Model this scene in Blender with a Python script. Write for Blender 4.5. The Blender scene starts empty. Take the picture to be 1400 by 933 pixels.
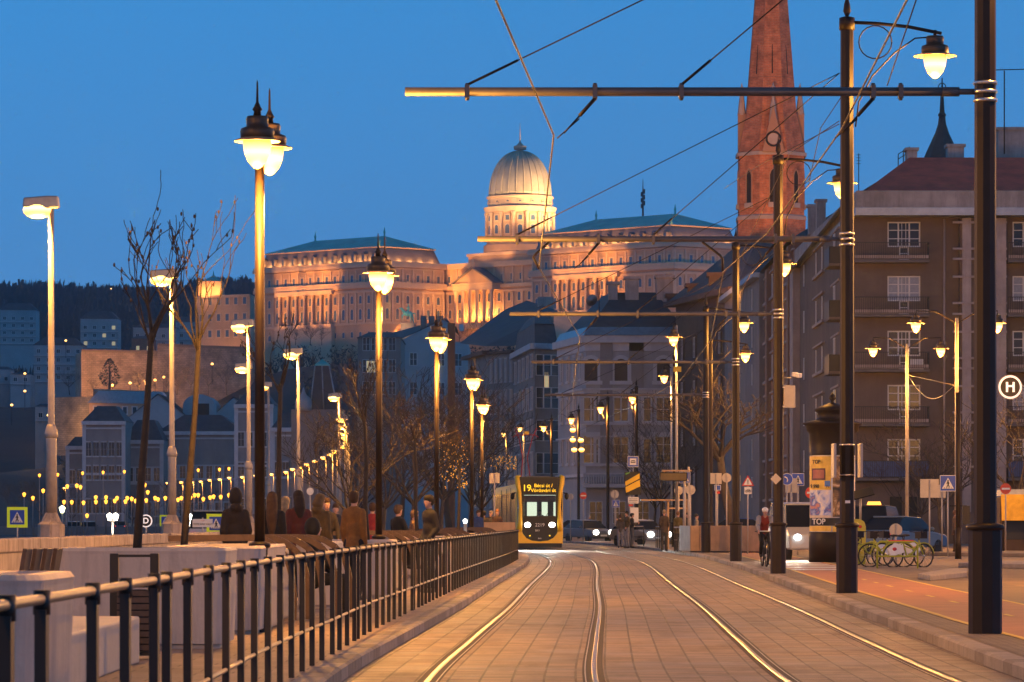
import bpy, math, random
from mathutils import Vector, Matrix, noise
R = random.Random(7)
sc = bpy.context.scene
COL = sc.collection
PI = math.pi
# ------------------------------------------------------------------ camera numbers (photo 1400 x 933)
F, CX, HY, EYE = 5300.0, 700.0, 713.5, 1.43
G = 0.13                                   # pavement height above the road
def wx(x, D): return (x-CX)*D/F
def wz(y, D): return EYE+(HY-y)*D/F
def gd(y, g=0.0): return F*(EYE-g)/(y-HY)   # distance of a ground point
def W(x, y, D): return Vector((wx(x, D), D, wz(y, D)))

# ------------------------------------------------------------------ materials
MATS = {}
def new_mat(name):
    m = bpy.data.materials.new(name); m.use_nodes = True
    MATS[name] = m
    return m, m.node_tree.nodes, m.node_tree.links, m.node_tree.nodes['Principled BSDF']
def mat(name, col, rough=.7, metal=0., var=.25, scale=3., bump=0., bscale=None, coord='Object', stain=None, spec=None):
    m, n, l, b = new_mat(name)
    b.inputs['Roughness'].default_value = rough; b.inputs['Metallic'].default_value = metal
    if spec is not None: b.inputs['Specular IOR Level'].default_value = spec
    tc = n.new('ShaderNodeTexCoord')
    nz = n.new('ShaderNodeTexNoise'); nz.inputs['Scale'].default_value = scale; nz.inputs['Detail'].default_value = 6
    nz.inputs['Roughness'].default_value = .65
    l.new(tc.outputs[coord], nz.inputs['Vector'])
    mr = n.new('ShaderNodeMapRange'); mr.inputs[1].default_value = .3; mr.inputs[2].default_value = .7
    mr.inputs[3].default_value = 1-var; mr.inputs[4].default_value = 1+var
    l.new(nz.outputs['Fac'], mr.inputs[0])
    mx = n.new('ShaderNodeMix'); mx.data_type = 'RGBA'; mx.blend_type = 'MULTIPLY'; mx.inputs[0].default_value = 1
    mx.inputs[6].default_value = (*col, 1); l.new(mr.outputs[0], mx.inputs[7])
    out = mx.outputs[2]
    if stain:                               # vertical dirt runs: (colour, amount)
        mp = n.new('ShaderNodeMapping'); mp.inputs['Scale'].default_value = (4, 4, .5)
        l.new(tc.outputs[coord], mp.inputs[0])
        n2 = n.new('ShaderNodeTexNoise'); n2.inputs['Scale'].default_value = stain[2] if len(stain) > 2 else 1.; n2.inputs['Detail'].default_value = 8
        n2.inputs['Roughness'].default_value = .75
        l.new(mp.outputs[0], n2.inputs['Vector'])
        m2 = n.new('ShaderNodeMapRange'); m2.inputs[1].default_value = .48; m2.inputs[2].default_value = .72; m2.inputs[4].default_value = stain[1]
        l.new(n2.outputs['Fac'], m2.inputs[0])
        x2 = n.new('ShaderNodeMix'); x2.data_type = 'RGBA'; l.new(m2.outputs[0], x2.inputs[0])
        l.new(out, x2.inputs[6]); x2.inputs[7].default_value = (*stain[0], 1); out = x2.outputs[2]
    l.new(out, b.inputs['Base Color'])
    if bump:
        nb = n.new('ShaderNodeTexNoise'); nb.inputs['Scale'].default_value = bscale or scale*6; nb.inputs['Detail'].default_value = 5
        l.new(tc.outputs[coord], nb.inputs['Vector'])
        bp = n.new('ShaderNodeBump'); bp.inputs['Strength'].default_value = bump; bp.inputs['Distance'].default_value = .02
        l.new(nb.outputs['Fac'], bp.inputs['Height']); l.new(bp.outputs[0], b.inputs['Normal'])
    return m
def emit(name, col, s):
    m, n, l, b = new_mat(name)
    b.inputs['Base Color'].default_value = (*col, 1)
    b.inputs['Emission Color'].default_value = (*col, 1); b.inputs['Emission Strength'].default_value = s
    return m
def brick(name, c1, c2, mortar, sw, sh, ms=.012, rough=.85, coord='UV', bump=.4, off=.5, var=.2, vs=.6, rvar=None):
    m, n, l, b = new_mat(name)
    tc = n.new('ShaderNodeTexCoord')
    bk = n.new('ShaderNodeTexBrick'); bk.inputs['Scale'].default_value = 1
    bk.offset = off; bk.inputs['Brick Width'].default_value = sw; bk.inputs['Row Height'].default_value = sh
    bk.inputs['Mortar Size'].default_value = ms; bk.inputs['Mortar Smooth'].default_value = .2
    bk.inputs['Color1'].default_value = (*c1, 1); bk.inputs['Color2'].default_value = (*c2, 1); bk.inputs['Mortar'].default_value = (*mortar, 1)
    l.new(tc.outputs[coord], bk.inputs['Vector'])
    nz = n.new('ShaderNodeTexNoise'); nz.inputs['Scale'].default_value = vs; nz.inputs['Detail'].default_value = 7; nz.inputs['Roughness'].default_value = .6
    l.new(tc.outputs[coord], nz.inputs['Vector'])
    mr = n.new('ShaderNodeMapRange'); mr.inputs[1].default_value = .3; mr.inputs[2].default_value = .7
    mr.inputs[3].default_value = 1-var; mr.inputs[4].default_value = 1+var; l.new(nz.outputs['Fac'], mr.inputs[0])
    mx = n.new('ShaderNodeMix'); mx.data_type = 'RGBA'; mx.blend_type = 'MULTIPLY'; mx.inputs[0].default_value = 1
    l.new(bk.outputs['Color'], mx.inputs[6]); l.new(mr.outputs[0], mx.inputs[7]); l.new(mx.outputs[2], b.inputs['Base Color'])
    if rvar:
        m2 = n.new('ShaderNodeMapRange'); m2.inputs[1].default_value = .35; m2.inputs[2].default_value = .65
        m2.inputs[3].default_value = rvar[0]; m2.inputs[4].default_value = rvar[1]
        l.new(nz.outputs['Fac'], m2.inputs[0]); l.new(m2.outputs[0], b.inputs['Roughness'])
    else: b.inputs['Roughness'].default_value = rough
    bp = n.new('ShaderNodeBump'); bp.inputs['Strength'].default_value = bump; bp.inputs['Distance'].default_value = .006; bp.invert = True
    n3 = n.new('ShaderNodeTexNoise'); n3.inputs['Scale'].default_value = 25; n3.inputs['Detail'].default_value = 4; l.new(tc.outputs[coord], n3.inputs['Vector'])
    ad = n.new('ShaderNodeMath'); ad.operation = 'MULTIPLY_ADD'; l.new(n3.outputs['Fac'], ad.inputs[0]); ad.inputs[1].default_value = .25; l.new(bk.outputs['Fac'], ad.inputs[2])
    l.new(ad.outputs[0], bp.inputs['Height']); l.new(bp.outputs[0], b.inputs['Normal'])
    return m
def glass(name, col=(.02, .03, .05), rough=.08):
    m, n, l, b = new_mat(name)
    b.inputs['Base Color'].default_value = (*col, 1); b.inputs['Roughness'].default_value = rough
    b.inputs['Specular IOR Level'].default_value = .4
    return m

M_track = brick('track_slabs', (.265, .198, .152), (.15, .113, .088), (.06, .044, .033), .288, .24, .012, bump=.7, off=0., var=.34, vs=.7, rvar=(.5, .82))
def grime(m, col, amt, sx, sy, sc_=1.):
    n, l = m.node_tree.nodes, m.node_tree.links; b = n['Principled BSDF']; src = b.inputs['Base Color'].links[0].from_socket
    tc = n.new('ShaderNodeTexCoord'); mp = n.new('ShaderNodeMapping'); mp.inputs['Scale'].default_value = (sx, sy, 1); l.new(tc.outputs['UV'], mp.inputs[0])
    nz = n.new('ShaderNodeTexNoise'); nz.inputs['Scale'].default_value = sc_; nz.inputs['Detail'].default_value = 9; nz.inputs['Roughness'].default_value = .7; l.new(mp.outputs[0], nz.inputs[0])
    r = n.new('ShaderNodeMapRange'); r.inputs[1].default_value = .47; r.inputs[2].default_value = .72; r.inputs[4].default_value = amt; l.new(nz.outputs['Fac'], r.inputs[0])
    x = n.new('ShaderNodeMix'); x.data_type = 'RGBA'; l.new(r.outputs[0], x.inputs[0]); l.new(src, x.inputs[6]); x.inputs[7].default_value = (*col, 1); l.new(x.outputs[2], b.inputs['Base Color'])
grime(M_track, (.05, .034, .024), .75, 1.6, .35, .9)
M_seal = mat('rail_seal', (.016, .011, .008), .8, 0, .4, 5, .3)
M_rail = mat('rail_steel', (.15, .105, .06), .34, 1., .3, 3)
M_kerb2 = mat('kerb_stone_dark', (.205, .172, .148), .8, 0, .25, 4, .5, 30)
M_kerb = mat('kerb_stone', (.27, .23, .20), .75, 0, .22, 4, .5, 30)
M_paveL = brick('promenade_paving', (.27, .20, .16), (.22, .165, .13), (.12, .09, .07), .6, .4, .01, bump=.3, var=.18)
M_paveR = mat('plaza_paving', (.23, .17, .12), .8, 0, .28, .7, .4, 30)
M_strip = brick('kerb_strip_setts', (.18, .14, .11), (.14, .11, .09), (.06, .05, .04), .2, .12, .014, bump=.5, var=.25)
M_bike = mat('bike_lane_red', (.33, .13, .07), .75, 0, .18, 1.2, .3, 40)
M_yel = mat('yellow_line', (.55, .36, .05), .7, 0, .3, 6)
M_white = mat('white_line', (.62, .6, .56), .65, 0, .25, 5)
M_asph = mat('asphalt', (.055, .05, .046), .8, 0, .25, .8, .5, 30)
M_ground = mat('ground_dark', (.05, .048, .045), .9, 0, .3, .05)
M_conc = mat('cast_white_concrete', (.54, .46, .38), .65, 0, .10, 1.3, .25, 18, stain=((.27, .22, .18), .55, 1.5))
M_wall = brick('river_wall_stone', (.42, .34, .26), (.36, .29, .22), (.16, .12, .09), 1.7, 1.05, .014, bump=.3, off=0., var=.32, vs=1.1)
M_cope = mat('river_wall_coping', (.40, .32, .25), .85, 0, .35, 1.5, .5, 14, stain=((.08, .06, .05), .9, 1.6))
M_iron = mat('brown_painted_iron', (.018, .011, .008), .5, 0, .2, 3, spec=.25)
M_iron2 = mat('dark_railing_paint', (.008, .006, .005), .5, 0, .2, 6)
M_hand = mat('brushed_handrail', (.28, .225, .15), .5, .4, .15, 6)
M_steel = mat('galvanised_steel', (.34, .33, .32), .5, .6, .2, 4)
M_beam = mat('dull_beam_steel', (.11, .10, .10), .55, .3, .2, 4)
M_band = mat('bright_clamp_band', (.7, .66, .6), .3, .9, .1, 6)
M_greypole = mat('grey_lamp_pole', (.36, .32, .28), .55, .1, .25, 2.5, 0, stain=((.14, .10, .08), .6))
M_wood = mat('dark_bench_wood', (.085, .05, .032), .6, 0, .35, 9)
M_ply = mat('plywood_panel', (.42, .27, .15), .6, 0, .2, 2.2, 0, stain=((.28, .17, .09), .5))
M_plyw = mat('whitewashed_panel', (.42, .42, .36), .6, 0, .2, 2.)
M_bark = mat('young_bark', (.04, .03, .021), .9, 0, .4, 9, .6, 30)
M_bark2 = mat('old_bark', (.055, .042, .034), .9, 0, .3, 6)
M_bud = mat('withered_buds', (.09, .055, .03), .9, 0, .3, 10)
M_lamp = emit('lamp_glass_lit', (1., .48, .08), 3.6)
def lamp_glass(m):
    n, l = m.node_tree.nodes, m.node_tree.links; b = n['Principled BSDF']
    tc = n.new('ShaderNodeTexCoord'); sp = n.new('ShaderNodeSeparateXYZ'); l.new(tc.outputs['Generated'], sp.inputs[0])
    cr = n.new('ShaderNodeValToRGB'); e = cr.color_ramp.elements
    e[0].position = 0; e[0].color = (1, .30, .03, 1); e[1].position = 1; e[1].color = (1, .42, .06, 1)
    x = e.new(.28); x.color = (1, .46, .085, 1); x = e.new(.62); x.color = (1, .62, .22, 1)
    l.new(sp.outputs[2], cr.inputs[0]); l.new(cr.outputs[0], b.inputs['Emission Color'])
    r2 = n.new('ShaderNodeValToRGB'); e = r2.color_ramp.elements; e[0].position = 0; e[0].color = (.22,)*3+(1,); e[1].position = 1; e[1].color = (.34,)*3+(1,)
    x = e.new(.55); x.color = (1, 1, 1, 1); l.new(sp.outputs[2], r2.inputs[0])
    mu = n.new('ShaderNodeMath'); mu.operation = 'MULTIPLY'; mu.inputs[1].default_value = 4.8; l.new(r2.outputs[0], mu.inputs[0]); l.new(mu.outputs[0], b.inputs['Emission Strength'])
lamp_glass(M_lamp)                         # the bulb sits in the upper half of the glass
M_lampf = emit('far_sodium_lit', (1., .38, .035), 3.6)
M_lampw = emit('white_lamp_lit', (1., .93, .75), 6.)
M_lampg = emit('greenish_lamp_lit', (.95, .95, .55), 4.)
M_cap = mat('lamp_cap_metal', (.055, .036, .022), .45, .3, .2, 6)
M_brim = mat('lamp_brim_enamel', (.34, .22, .12), .5, 0, .1, 6)
M_head = emit('headlight_lit', (1., .95, .82), 14.)
M_headb = emit('cold_headlight_lit', (.85, .96, 1.), 14.)
M_tail = emit('red_taillight', (1., .05, .03), 4.)
M_yellow = mat('tram_yellow', (.90, .54, .012), .4, 0, .05, 2)
M_black = mat('gloss_black', (.008, .008, .009), .3, 0, .1, 3, spec=.25)
M_rubber = mat('black_rubber', (.02, .02, .02), .8, 0, .1, 3)
M_tglass = glass('tram_side_glass', (.03, .02, .012), .16)
M_led = emit('led_amber', (1., .58, .02), 1.5)
M_grn = emit('cab_wall_glow', (.75, .9, .68), 2.2)
M_tgrey = mat('tram_roof_grey', (.16, .155, .15), .5, 0, .2, 3)
M_red = mat('pantograph_red', (.45, .03, .025), .5, 0, .1, 3)
M_blue = mat('sign_blue', (.012, .07, .42), .4, 0, .05, 3)
M_sw = mat('sign_white', (.75, .74, .70), .45, 0, .05, 3)
M_sk = mat('sign_black', (.012, .012, .012), .5, 0, .05, 3)
M_sr = mat('sign_red', (.55, .035, .02), .45, 0, .05, 3)
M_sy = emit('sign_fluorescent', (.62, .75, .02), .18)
M_sg = mat('sign_back_grey', (.42, .38, .33), .5, .3, .12, 3)
M_sgl = emit('backlit_white', (1., .86, .80), .7)
M_pg = glass('window_dark', (.018, .018, .022), .2)
M_cg = mat('car_glass', (.008, .008, .01), .25, 0, .05, 2, spec=.25)
M_pgp = mat('palace_glass', (.07, .12, .20), .2, 0, .2, 1)
M_lit = emit('window_lit', (1., .62, .12), .55)
M_litw = emit('window_lit_pale', (1., .72, .34), .35)
M_curt = mat('net_curtain', (.30, .32, .36), .8, 0, .15, 6)
M_frame = mat('white_window_frame', (.62, .60, .58), .6, 0, .1, 4)
M_apt = mat('apartment_render', (.14, .10, .08), .9, 0, .24, .45, .3, 10, stain=((.115, .08, .06), .75, .3))
M_aptc = mat('apartment_pale_trim', (.36, .29, .26), .85, 0, .2, .8, 0, stain=((.2, .15, .13), .5, .4))
M_slabc = mat('weathered_cornice', (.33, .29, .27), .85, 0, .3, .6, .3, 8, stain=((.14, .12, .11), .7, .5))
M_btile = mat('balcony_slab', (.14, .115, .10), .85, 0, .2, 2)
M_brickb = brick('brown_brick', (.25, .10, .055), (.20, .08, .045), (.22, .14, .10), .28, .09, .008, coord='UV', bump=.2, var=.2)
M_grey = mat('grey_render', (.22, .20, .19), .9, 0, .2, .4, 0, stain=((.14, .12, .11), .5, .2))
M_dark = mat('dark_brown_render', (.10, .065, .05), .9, 0, .25, .5)
M_pale = mat('pale_stucco', (.40, .36, .35), .85, 0, .14, .4, 0, stain=((.28, .24, .23), .5, .25))
M_palet = mat('pale_stucco_trim', (.56, .51, .50), .8, 0, .12, .8)
M_slate = mat('slate_roof', (.055, .06, .07), .7, 0, .3, .8, .4, 3)
M_zinc = mat('zinc_flashing', (.30, .33, .36), .4, .5, .2, 1.5)
def tiles(name, c, sx, sz):
    m = mat(name, c, .8, 0, .25, .7)
    n, l = m.node_tree.nodes, m.node_tree.links
    w = n.new('ShaderNodeTexWave'); w.wave_type = 'BANDS'; w.bands_direction = 'Z'; w.inputs['Scale'].default_value = sz; w.wave_profile = 'SAW'
    tc = n.new('ShaderNodeTexCoord'); l.new(tc.outputs['Object'], w.inputs['Vector'])
    bp = n.new('ShaderNodeBump'); bp.inputs['Strength'].default_value = 1; bp.inputs['Distance'].default_value = .12
    l.new(w.outputs['Fac'], bp.inputs['Height']); l.new(bp.outputs[0], n['Principled BSDF'].inputs['Normal'])
    return m
M_rtile = tiles('red_roof_tiles', (.70, .10, .055), 1, .5)
M_gtile = tiles('grey_roof_tiles', (.07, .065, .065), 1, .55)
M_spire = brick('spire_brick', (.52, .17, .065), (.40, .12, .05), (.40, .22, .13), .5, .16, .02, coord='UV', bump=.3, var=.45, vs=1.1)
M_spstone = mat('spire_stone', (.42, .33, .27), .85, 0, .2, 1)
M_dkvoid = mat('louvre_dark', (.015, .013, .012), .8, 0, .2, 2)
M_pal = mat('palace_stone', (.50, .33, .21), .85, 0, .14, .12, 0, stain=((.34, .24, .18), .4, .05))
M_palt = mat('palace_trim_stone', (.58, .42, .29), .85, 0, .12, .2)
M_pslate = mat('palace_mansard_slate', (.16, .14, .15), .7, 0, .2, .3)
M_copper = mat('verdigris_copper', (.15, .55, .48), .55, .1, .2, .2)
M_domec = mat('dome_bronze', (.52, .45, .33), .55, .1, .2, .15, 0, stain=((.2, .22, .2), .5, .06))
M_hill = mat('hillside_scrub', (.028, .024, .02), .95, 0, .4, .03, .8, .6)
M_wood_far = mat('far_winter_wood', (.022, .021, .021), .95, 0, .5, .05, .8, .4)
M_bast = brick('bastion_stone', (.36, .25, .17), (.26, .18, .125), (.18, .125, .09), 1.3, .55, .05, coord='UV', bump=.6, var=.5, vs=.22)
M_hb = mat('hill_house_render', (.36, .36, .37), .9, 0, .15, .2)
M_hb2 = mat('row_house_render', (.30, .25, .23), .9, 0, .18, .25, 0, stain=((.2, .16, .15), .5, .1))
M_skin = mat('skin', (.50, .28, .20), .55, 0, .06, 8)
def cloth(name, c, var=.3): return mat(name, tuple(v*.55 for v in c), .85, 0, var, 9, .3, 30)

# ------------------------------------------------------------------ mesh helpers
class MB:
    def __init__(s): s.v = []; s.f = []; s.m = []; s.uv = {}; s.sm = []
    def face(s, pts, m=0, smooth=False, uv=None):
        b = len(s.v); s.v += [tuple(p) for p in pts]; s.f.append(tuple(range(b, b+len(pts)))); s.m.append(m); s.sm.append(smooth)
        if uv: s.uv[len(s.f)-1] = uv
    def add(s, vs, fs, m=0, smooth=False):
        b = len(s.v); s.v += [tuple(p) for p in vs]
        for f in fs: s.f.append(tuple(i+b for i in f)); s.m.append(m); s.sm.append(smooth)
    def box(s, c, d, m=0, rz=0., rx=0., ry=0.):
        hx, hy, hz = d[0]/2, d[1]/2, d[2]/2
        M = Matrix.Rotation(rz, 3, 'Z') @ Matrix.Rotation(ry, 3, 'Y') @ Matrix.Rotation(rx, 3, 'X')
        vs = [M @ Vector((a*hx, b_*hy, c_*hz)) + Vector(c) for c_ in (-1, 1) for b_ in (-1, 1) for a in (-1, 1)]
        s.add(vs, [(0, 2, 3, 1), (4, 5, 7, 6), (0, 1, 5, 4), (2, 6, 7, 3), (0, 4, 6, 2), (1, 3, 7, 5)], m)
        return s
    def bb(s, x0, x1, y0, y1, z0, z1, m=0): return s.box(((x0+x1)/2, (y0+y1)/2, (z0+z1)/2), (x1-x0, y1-y0, z1-z0), m)
    def tube(s, pts, r, n=8, m=0, smooth=True, cap=True):
        pts = [Vector(p) for p in pts]; k = len(pts)
        rr = r if isinstance(r, (list, tuple)) else [r]*k
        vs = []; ref = None
        for i, p in enumerate(pts):
            d = (pts[min(i+1, k-1)]-pts[max(i-1, 0)])
            if d.length < 1e-9: d = Vector((0, 0, 1))
            d.normalize()
            if ref is None: ref = Vector((1, 0, 0)) if abs(d.x) < .9 else Vector((0, 1, 0))
            a = (ref - d*ref.dot(d))
            if a.length < 1e-6: a = d.orthogonal()
            a.normalize(); b = d.cross(a); ref = a
            for j in range(n):
                t = 2*PI*j/n
                vs.append(p + (a*math.cos(t)+b*math.sin(t))*rr[i])
        fs = [(i*n+j, i*n+(j+1) % n, (i+1)*n+(j+1) % n, (i+1)*n+j) for i in range(k-1) for j in range(n)]
        if cap: fs += [tuple(range(n-1, -1, -1)), tuple((k-1)*n+j for j in range(n))]
        s.add(vs, fs, m, smooth); return s
    def lathe(s, prof, c=(0, 0, 0), n=16, m=0, smooth=True, sy=1., ph=0.):
        c = Vector(c); vs = []
        for r, z in prof:
            for j in range(n):
                t = 2*PI*j/n+ph; vs.append(c+Vector((r*math.cos(t), r*math.sin(t)*sy, z)))
        k = len(prof)
        fs = [(i*n+j, i*n+(j+1) % n, (i+1)*n+(j+1) % n, (i+1)*n+j) for i in range(k-1) for j in range(n)]
        if prof[0][0] > 1e-4: fs.append(tuple(range(n-1, -1, -1)))
        if prof[-1][0] > 1e-4: fs.append(tuple((k-1)*n+j for j in range(n)))
        s.add(vs, fs, m, smooth); return s
    def ell(s, c, r, n=14, k=8, m=0):
        prof = [(max(1e-5, math.cos(-PI/2+PI*i/k)), math.sin(-PI/2+PI*i/k)) for i in range(k+1)]
        vs = []; c = Vector(c)
        for q, z in prof:
            for j in range(n): vs.append(c+Vector((q*math.cos(2*PI*j/n)*r[0], q*math.sin(2*PI*j/n)*r[1], z*r[2])))
        s.add(vs, [(i*n+j, i*n+(j+1) % n, (i+1)*n+(j+1) % n, (i+1)*n+j) for i in range(k) for j in range(n)], m, True); return s
    def prism(s, poly, a, b, axis='z', m=0):
        """polygon (2-D) pushed from a to b along an axis"""
        n = len(poly)
        def P(p, t): return {'z': (p[0], p[1], t), 'y': (p[0], t, p[1]), 'x': (t, p[0], p[1])}[axis]
        vs = [P(p, a) for p in poly]+[P(p, b) for p in poly]
        s.add(vs, [tuple(range(n-1, -1, -1)), tuple(range(n, 2*n))]+[(i, (i+1) % n, n+(i+1) % n, n+i) for i in range(n)], m); return s
    def wallq(s, p, q, z0, z1, m=0):        # vertical quad with metre UVs
        L = math.hypot(q[0]-p[0], q[1]-p[1])
        s.face([(p[0], p[1], z0), (q[0], q[1], z0), (q[0], q[1], z1), (p[0], p[1], z1)], m, uv=[(0, z0), (L, z0), (L, z1), (0, z1)])
    def mesh(s, name, mats):
        me = bpy.data.meshes.new(name); me.from_pydata(s.v, [], s.f)
        for m in (mats if isinstance(mats, (list, tuple)) else [mats]): me.materials.append(m)
        me.polygons.foreach_set('material_index', s.m)
        me.polygons.foreach_set('use_smooth', s.sm)
        if s.uv:
            u = me.uv_layers.new(name='UVMap')
            for fi, uv in s.uv.items():
                for k, li in enumerate(me.polygons[fi].loop_indices): u.data[li].uv = uv[k]
        me.update(); return me
    def build(s, name, mats, parent=None, bevel=0., loc=None, rz=None, fix=True):
        me = s.mesh(name, mats)
        o = bpy.data.objects.new(name, me); COL.objects.link(o)
        if parent is not None: o.parent = parent
        if loc is not None: o.location = loc
        if rz is not None: o.rotation_euler.z = rz
        if bevel:
            b = o.modifiers.new('Bevel', 'BEVEL'); b.width = bevel; b.segments = 2; b.limit_method = 'ANGLE'
        return o
def tag(o, label=None, cat=None, group=None, kind=None):
    if label: o['label'] = label
    if cat: o['category'] = cat
    if group: o['group'] = group
    if kind: o['kind'] = kind
    return o
def thing(name, label, cat, loc=(0, 0, 0), rz=0., group=None):
    o = bpy.data.objects.new(name, None); o.empty_display_size = .2; COL.objects.link(o)
    o.location = loc; o.rotation_euler.z = rz
    return tag(o, label, cat, group)
def struct(o): o['kind'] = 'structure'; return o
def link_copy(o, parent=None):
    c = o.copy(); COL.objects.link(c)
    if parent is not None: c.parent = parent
    return c
def copy_tree(o, parent=None):
    c = link_copy(o, parent)
    for ch in list(o.children): copy_tree(ch, c)
    return c
def dup(o, loc, rz=None, label=None, group=None, scale=None):
    c = copy_tree(o); c.location = loc
    if rz is not None: c.rotation_euler.z = rz
    if scale is not None: c.scale = (scale,)*3
    if label: c['label'] = label
    if group: c['group'] = group
    return c
def inst(me, name, parent, loc, rz=0.):
    o = bpy.data.objects.new(name, me); COL.objects.link(o); o.parent = parent; o.location = loc; o.rotation_euler.z = rz
    return o
def text_mesh(s, size, mats, name='lettering', parent=None, loc=(0, 0, 0), rot=(PI/2, 0, 0), ext=.004, align='CENTER', bold=0.):
    cu = bpy.data.curves.new('lettering', 'FONT'); cu.body = s; cu.size = size; cu.align_x = align; cu.align_y = 'CENTER'; cu.extrude = ext; cu.offset = bold
    cu.space_line = .95
    t = bpy.data.objects.new('tmp_text', cu); COL.objects.link(t)
    dg = bpy.context.evaluated_depsgraph_get(); dg.update()
    me = bpy.data.meshes.new_from_object(t.evaluated_get(dg))
    bpy.data.objects.remove(t)
    me.materials.clear(); me.materials.append(mats)
    o = bpy.data.objects.new(name, me); COL.objects.link(o); o.location = loc; o.rotation_euler = rot
    if parent is not None: o.parent = parent
    return o
def point(loc, W_, col=(1., .42, .068), r=.15, name='lamp_light'):
    l = bpy.data.lights.new(name, 'POINT'); l.energy = W_; l.color = col; l.shadow_soft_size = r
    o = bpy.data.objects.new(name, l); COL.objects.link(o); o.location = loc; return o
def spot(loc, to, W_, col, ang=90, r=.4, blend=.6, name='floodlight_beam'):
    l = bpy.data.lights.new(name, 'SPOT'); l.energy = W_; l.color = col; l.shadow_soft_size = r; l.spot_size = math.radians(ang); l.spot_blend = blend
    o = bpy.data.objects.new(name, l); COL.objects.link(o); o.location = loc
    o.rotation_euler = (Vector(to)-Vector(loc)).to_track_quat('-Z', 'Y').to_euler(); return o

# ------------------------------------------------------------------ camera, world
cam = bpy.data.cameras.new('camera'); co = bpy.data.objects.new('camera', cam); COL.objects.link(co); sc.camera = co
co.location = (0, 0, EYE); co.rotation_euler = (PI/2, 0, 0)
cam.sensor_width = 36; cam.lens = F/1400*36; cam.shift_y = (HY-466.5)/1400; cam.clip_end = 20000; cam.clip_start = .5
cam.dof.use_dof = True; cam.dof.focus_distance = 120; cam.dof.aperture_fstop = 14
w = bpy.data.worlds.new('World'); sc.world = w; w.use_nodes = True
n, l = w.node_tree.nodes, w.node_tree.links
bg = n['Background']; sk = n.new('ShaderNodeTexSky'); sk.sky_type = 'NISHITA'; sk.sun_disc = False
SUN_EL, SUN_ROT = 8., 110.
sk.sun_elevation = math.radians(SUN_EL); sk.sun_rotation = math.radians(SUN_ROT); sk.ozone_density = 6; sk.dust_density = 0.; sk.air_density = 1.
tc = n.new('ShaderNodeTexCoord'); mp = n.new('ShaderNodeVectorMath'); mp.operation = 'ADD'; mp.inputs[1].default_value = (0, 0, .8)
nm = n.new('ShaderNodeVectorMath'); nm.operation = 'NORMALIZE'
l.new(tc.outputs['Generated'], mp.inputs[0]); l.new(mp.outputs[0], nm.inputs[0]); l.new(nm.outputs[0], sk.inputs['Vector'])
tint = n.new('ShaderNodeMix'); tint.data_type = 'RGBA'; tint.blend_type = 'MULTIPLY'; tint.inputs[0].default_value = 1
tint.inputs[7].default_value = (2.75, 4.0, 3.35, 1)
l.new(sk.outputs[0], tint.inputs[6]); bg.inputs[1].default_value = .15
sx = n.new('ShaderNodeSeparateXYZ'); l.new(tc.outputs['Generated'], sx.inputs[0])
ze = n.new('ShaderNodeMapRange'); ze.interpolation_type = 'SMOOTHSTEP'; ze.inputs[1].default_value = .2; ze.inputs[2].default_value = .85; ze.inputs[3].default_value = 1.; ze.inputs[4].default_value = .26
l.new(sx.outputs[2], ze.inputs[0])                 # the dusk sky is deeper towards the zenith
zm = n.new('ShaderNodeMix'); zm.data_type = 'RGBA'; zm.blend_type = 'MULTIPLY'; zm.inputs[0].default_value = 1
hz_ = n.new('ShaderNodeMapRange'); hz_.inputs[1].default_value = .03; hz_.inputs[2].default_value = .14; hz_.inputs[3].default_value = 1.; hz_.inputs[4].default_value = 0.; l.new(sx.outputs[2], hz_.inputs[0])
hm_ = n.new('ShaderNodeMix'); hm_.data_type = 'RGBA'; hm_.inputs[6].default_value = (1, 1, 1, 1); hm_.inputs[7].default_value = (1.75, .93, .86, 1); l.new(hz_.outputs[0], hm_.inputs[0])
h2_ = n.new('ShaderNodeMix'); h2_.data_type = 'RGBA'; h2_.blend_type = 'MULTIPLY'; h2_.inputs[0].default_value = 1; l.new(tint.outputs[2], h2_.inputs[6]); l.new(hm_.outputs[2], h2_.inputs[7])
l.new(h2_.outputs[2], zm.inputs[6]); l.new(ze.outputs[0], zm.inputs[7]); l.new(zm.outputs[2], bg.inputs[0])
sc.view_settings.view_transform = 'Standard'; sc.view_settings.look = 'None'; sc.view_settings.gamma = 1; sc.view_settings.use_curve_mapping = False
sc.view_settings.exposure = 0
sl = bpy.data.lights.new('afterglow_sun', 'SUN'); sl.energy = .03; sl.angle = math.radians(12); sl.color = (1, .75, .6)
so = bpy.data.objects.new('afterglow_sun', sl); COL.objects.link(so); so.rotation_euler = (math.radians(82), 0, math.radians(-70))
sc.cycles.use_denoising = True; sc.cycles.max_bounces = 6; sc.cycles.diffuse_bounces = 3; sc.cycles.glossy_bounces = 3
sc.cycles.volume_bounces = 0; sc.cycles.sample_clamp_indirect = 4; sc.cycles.caustics_reflective = False; sc.cycles.caustics_refractive = False
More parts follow.
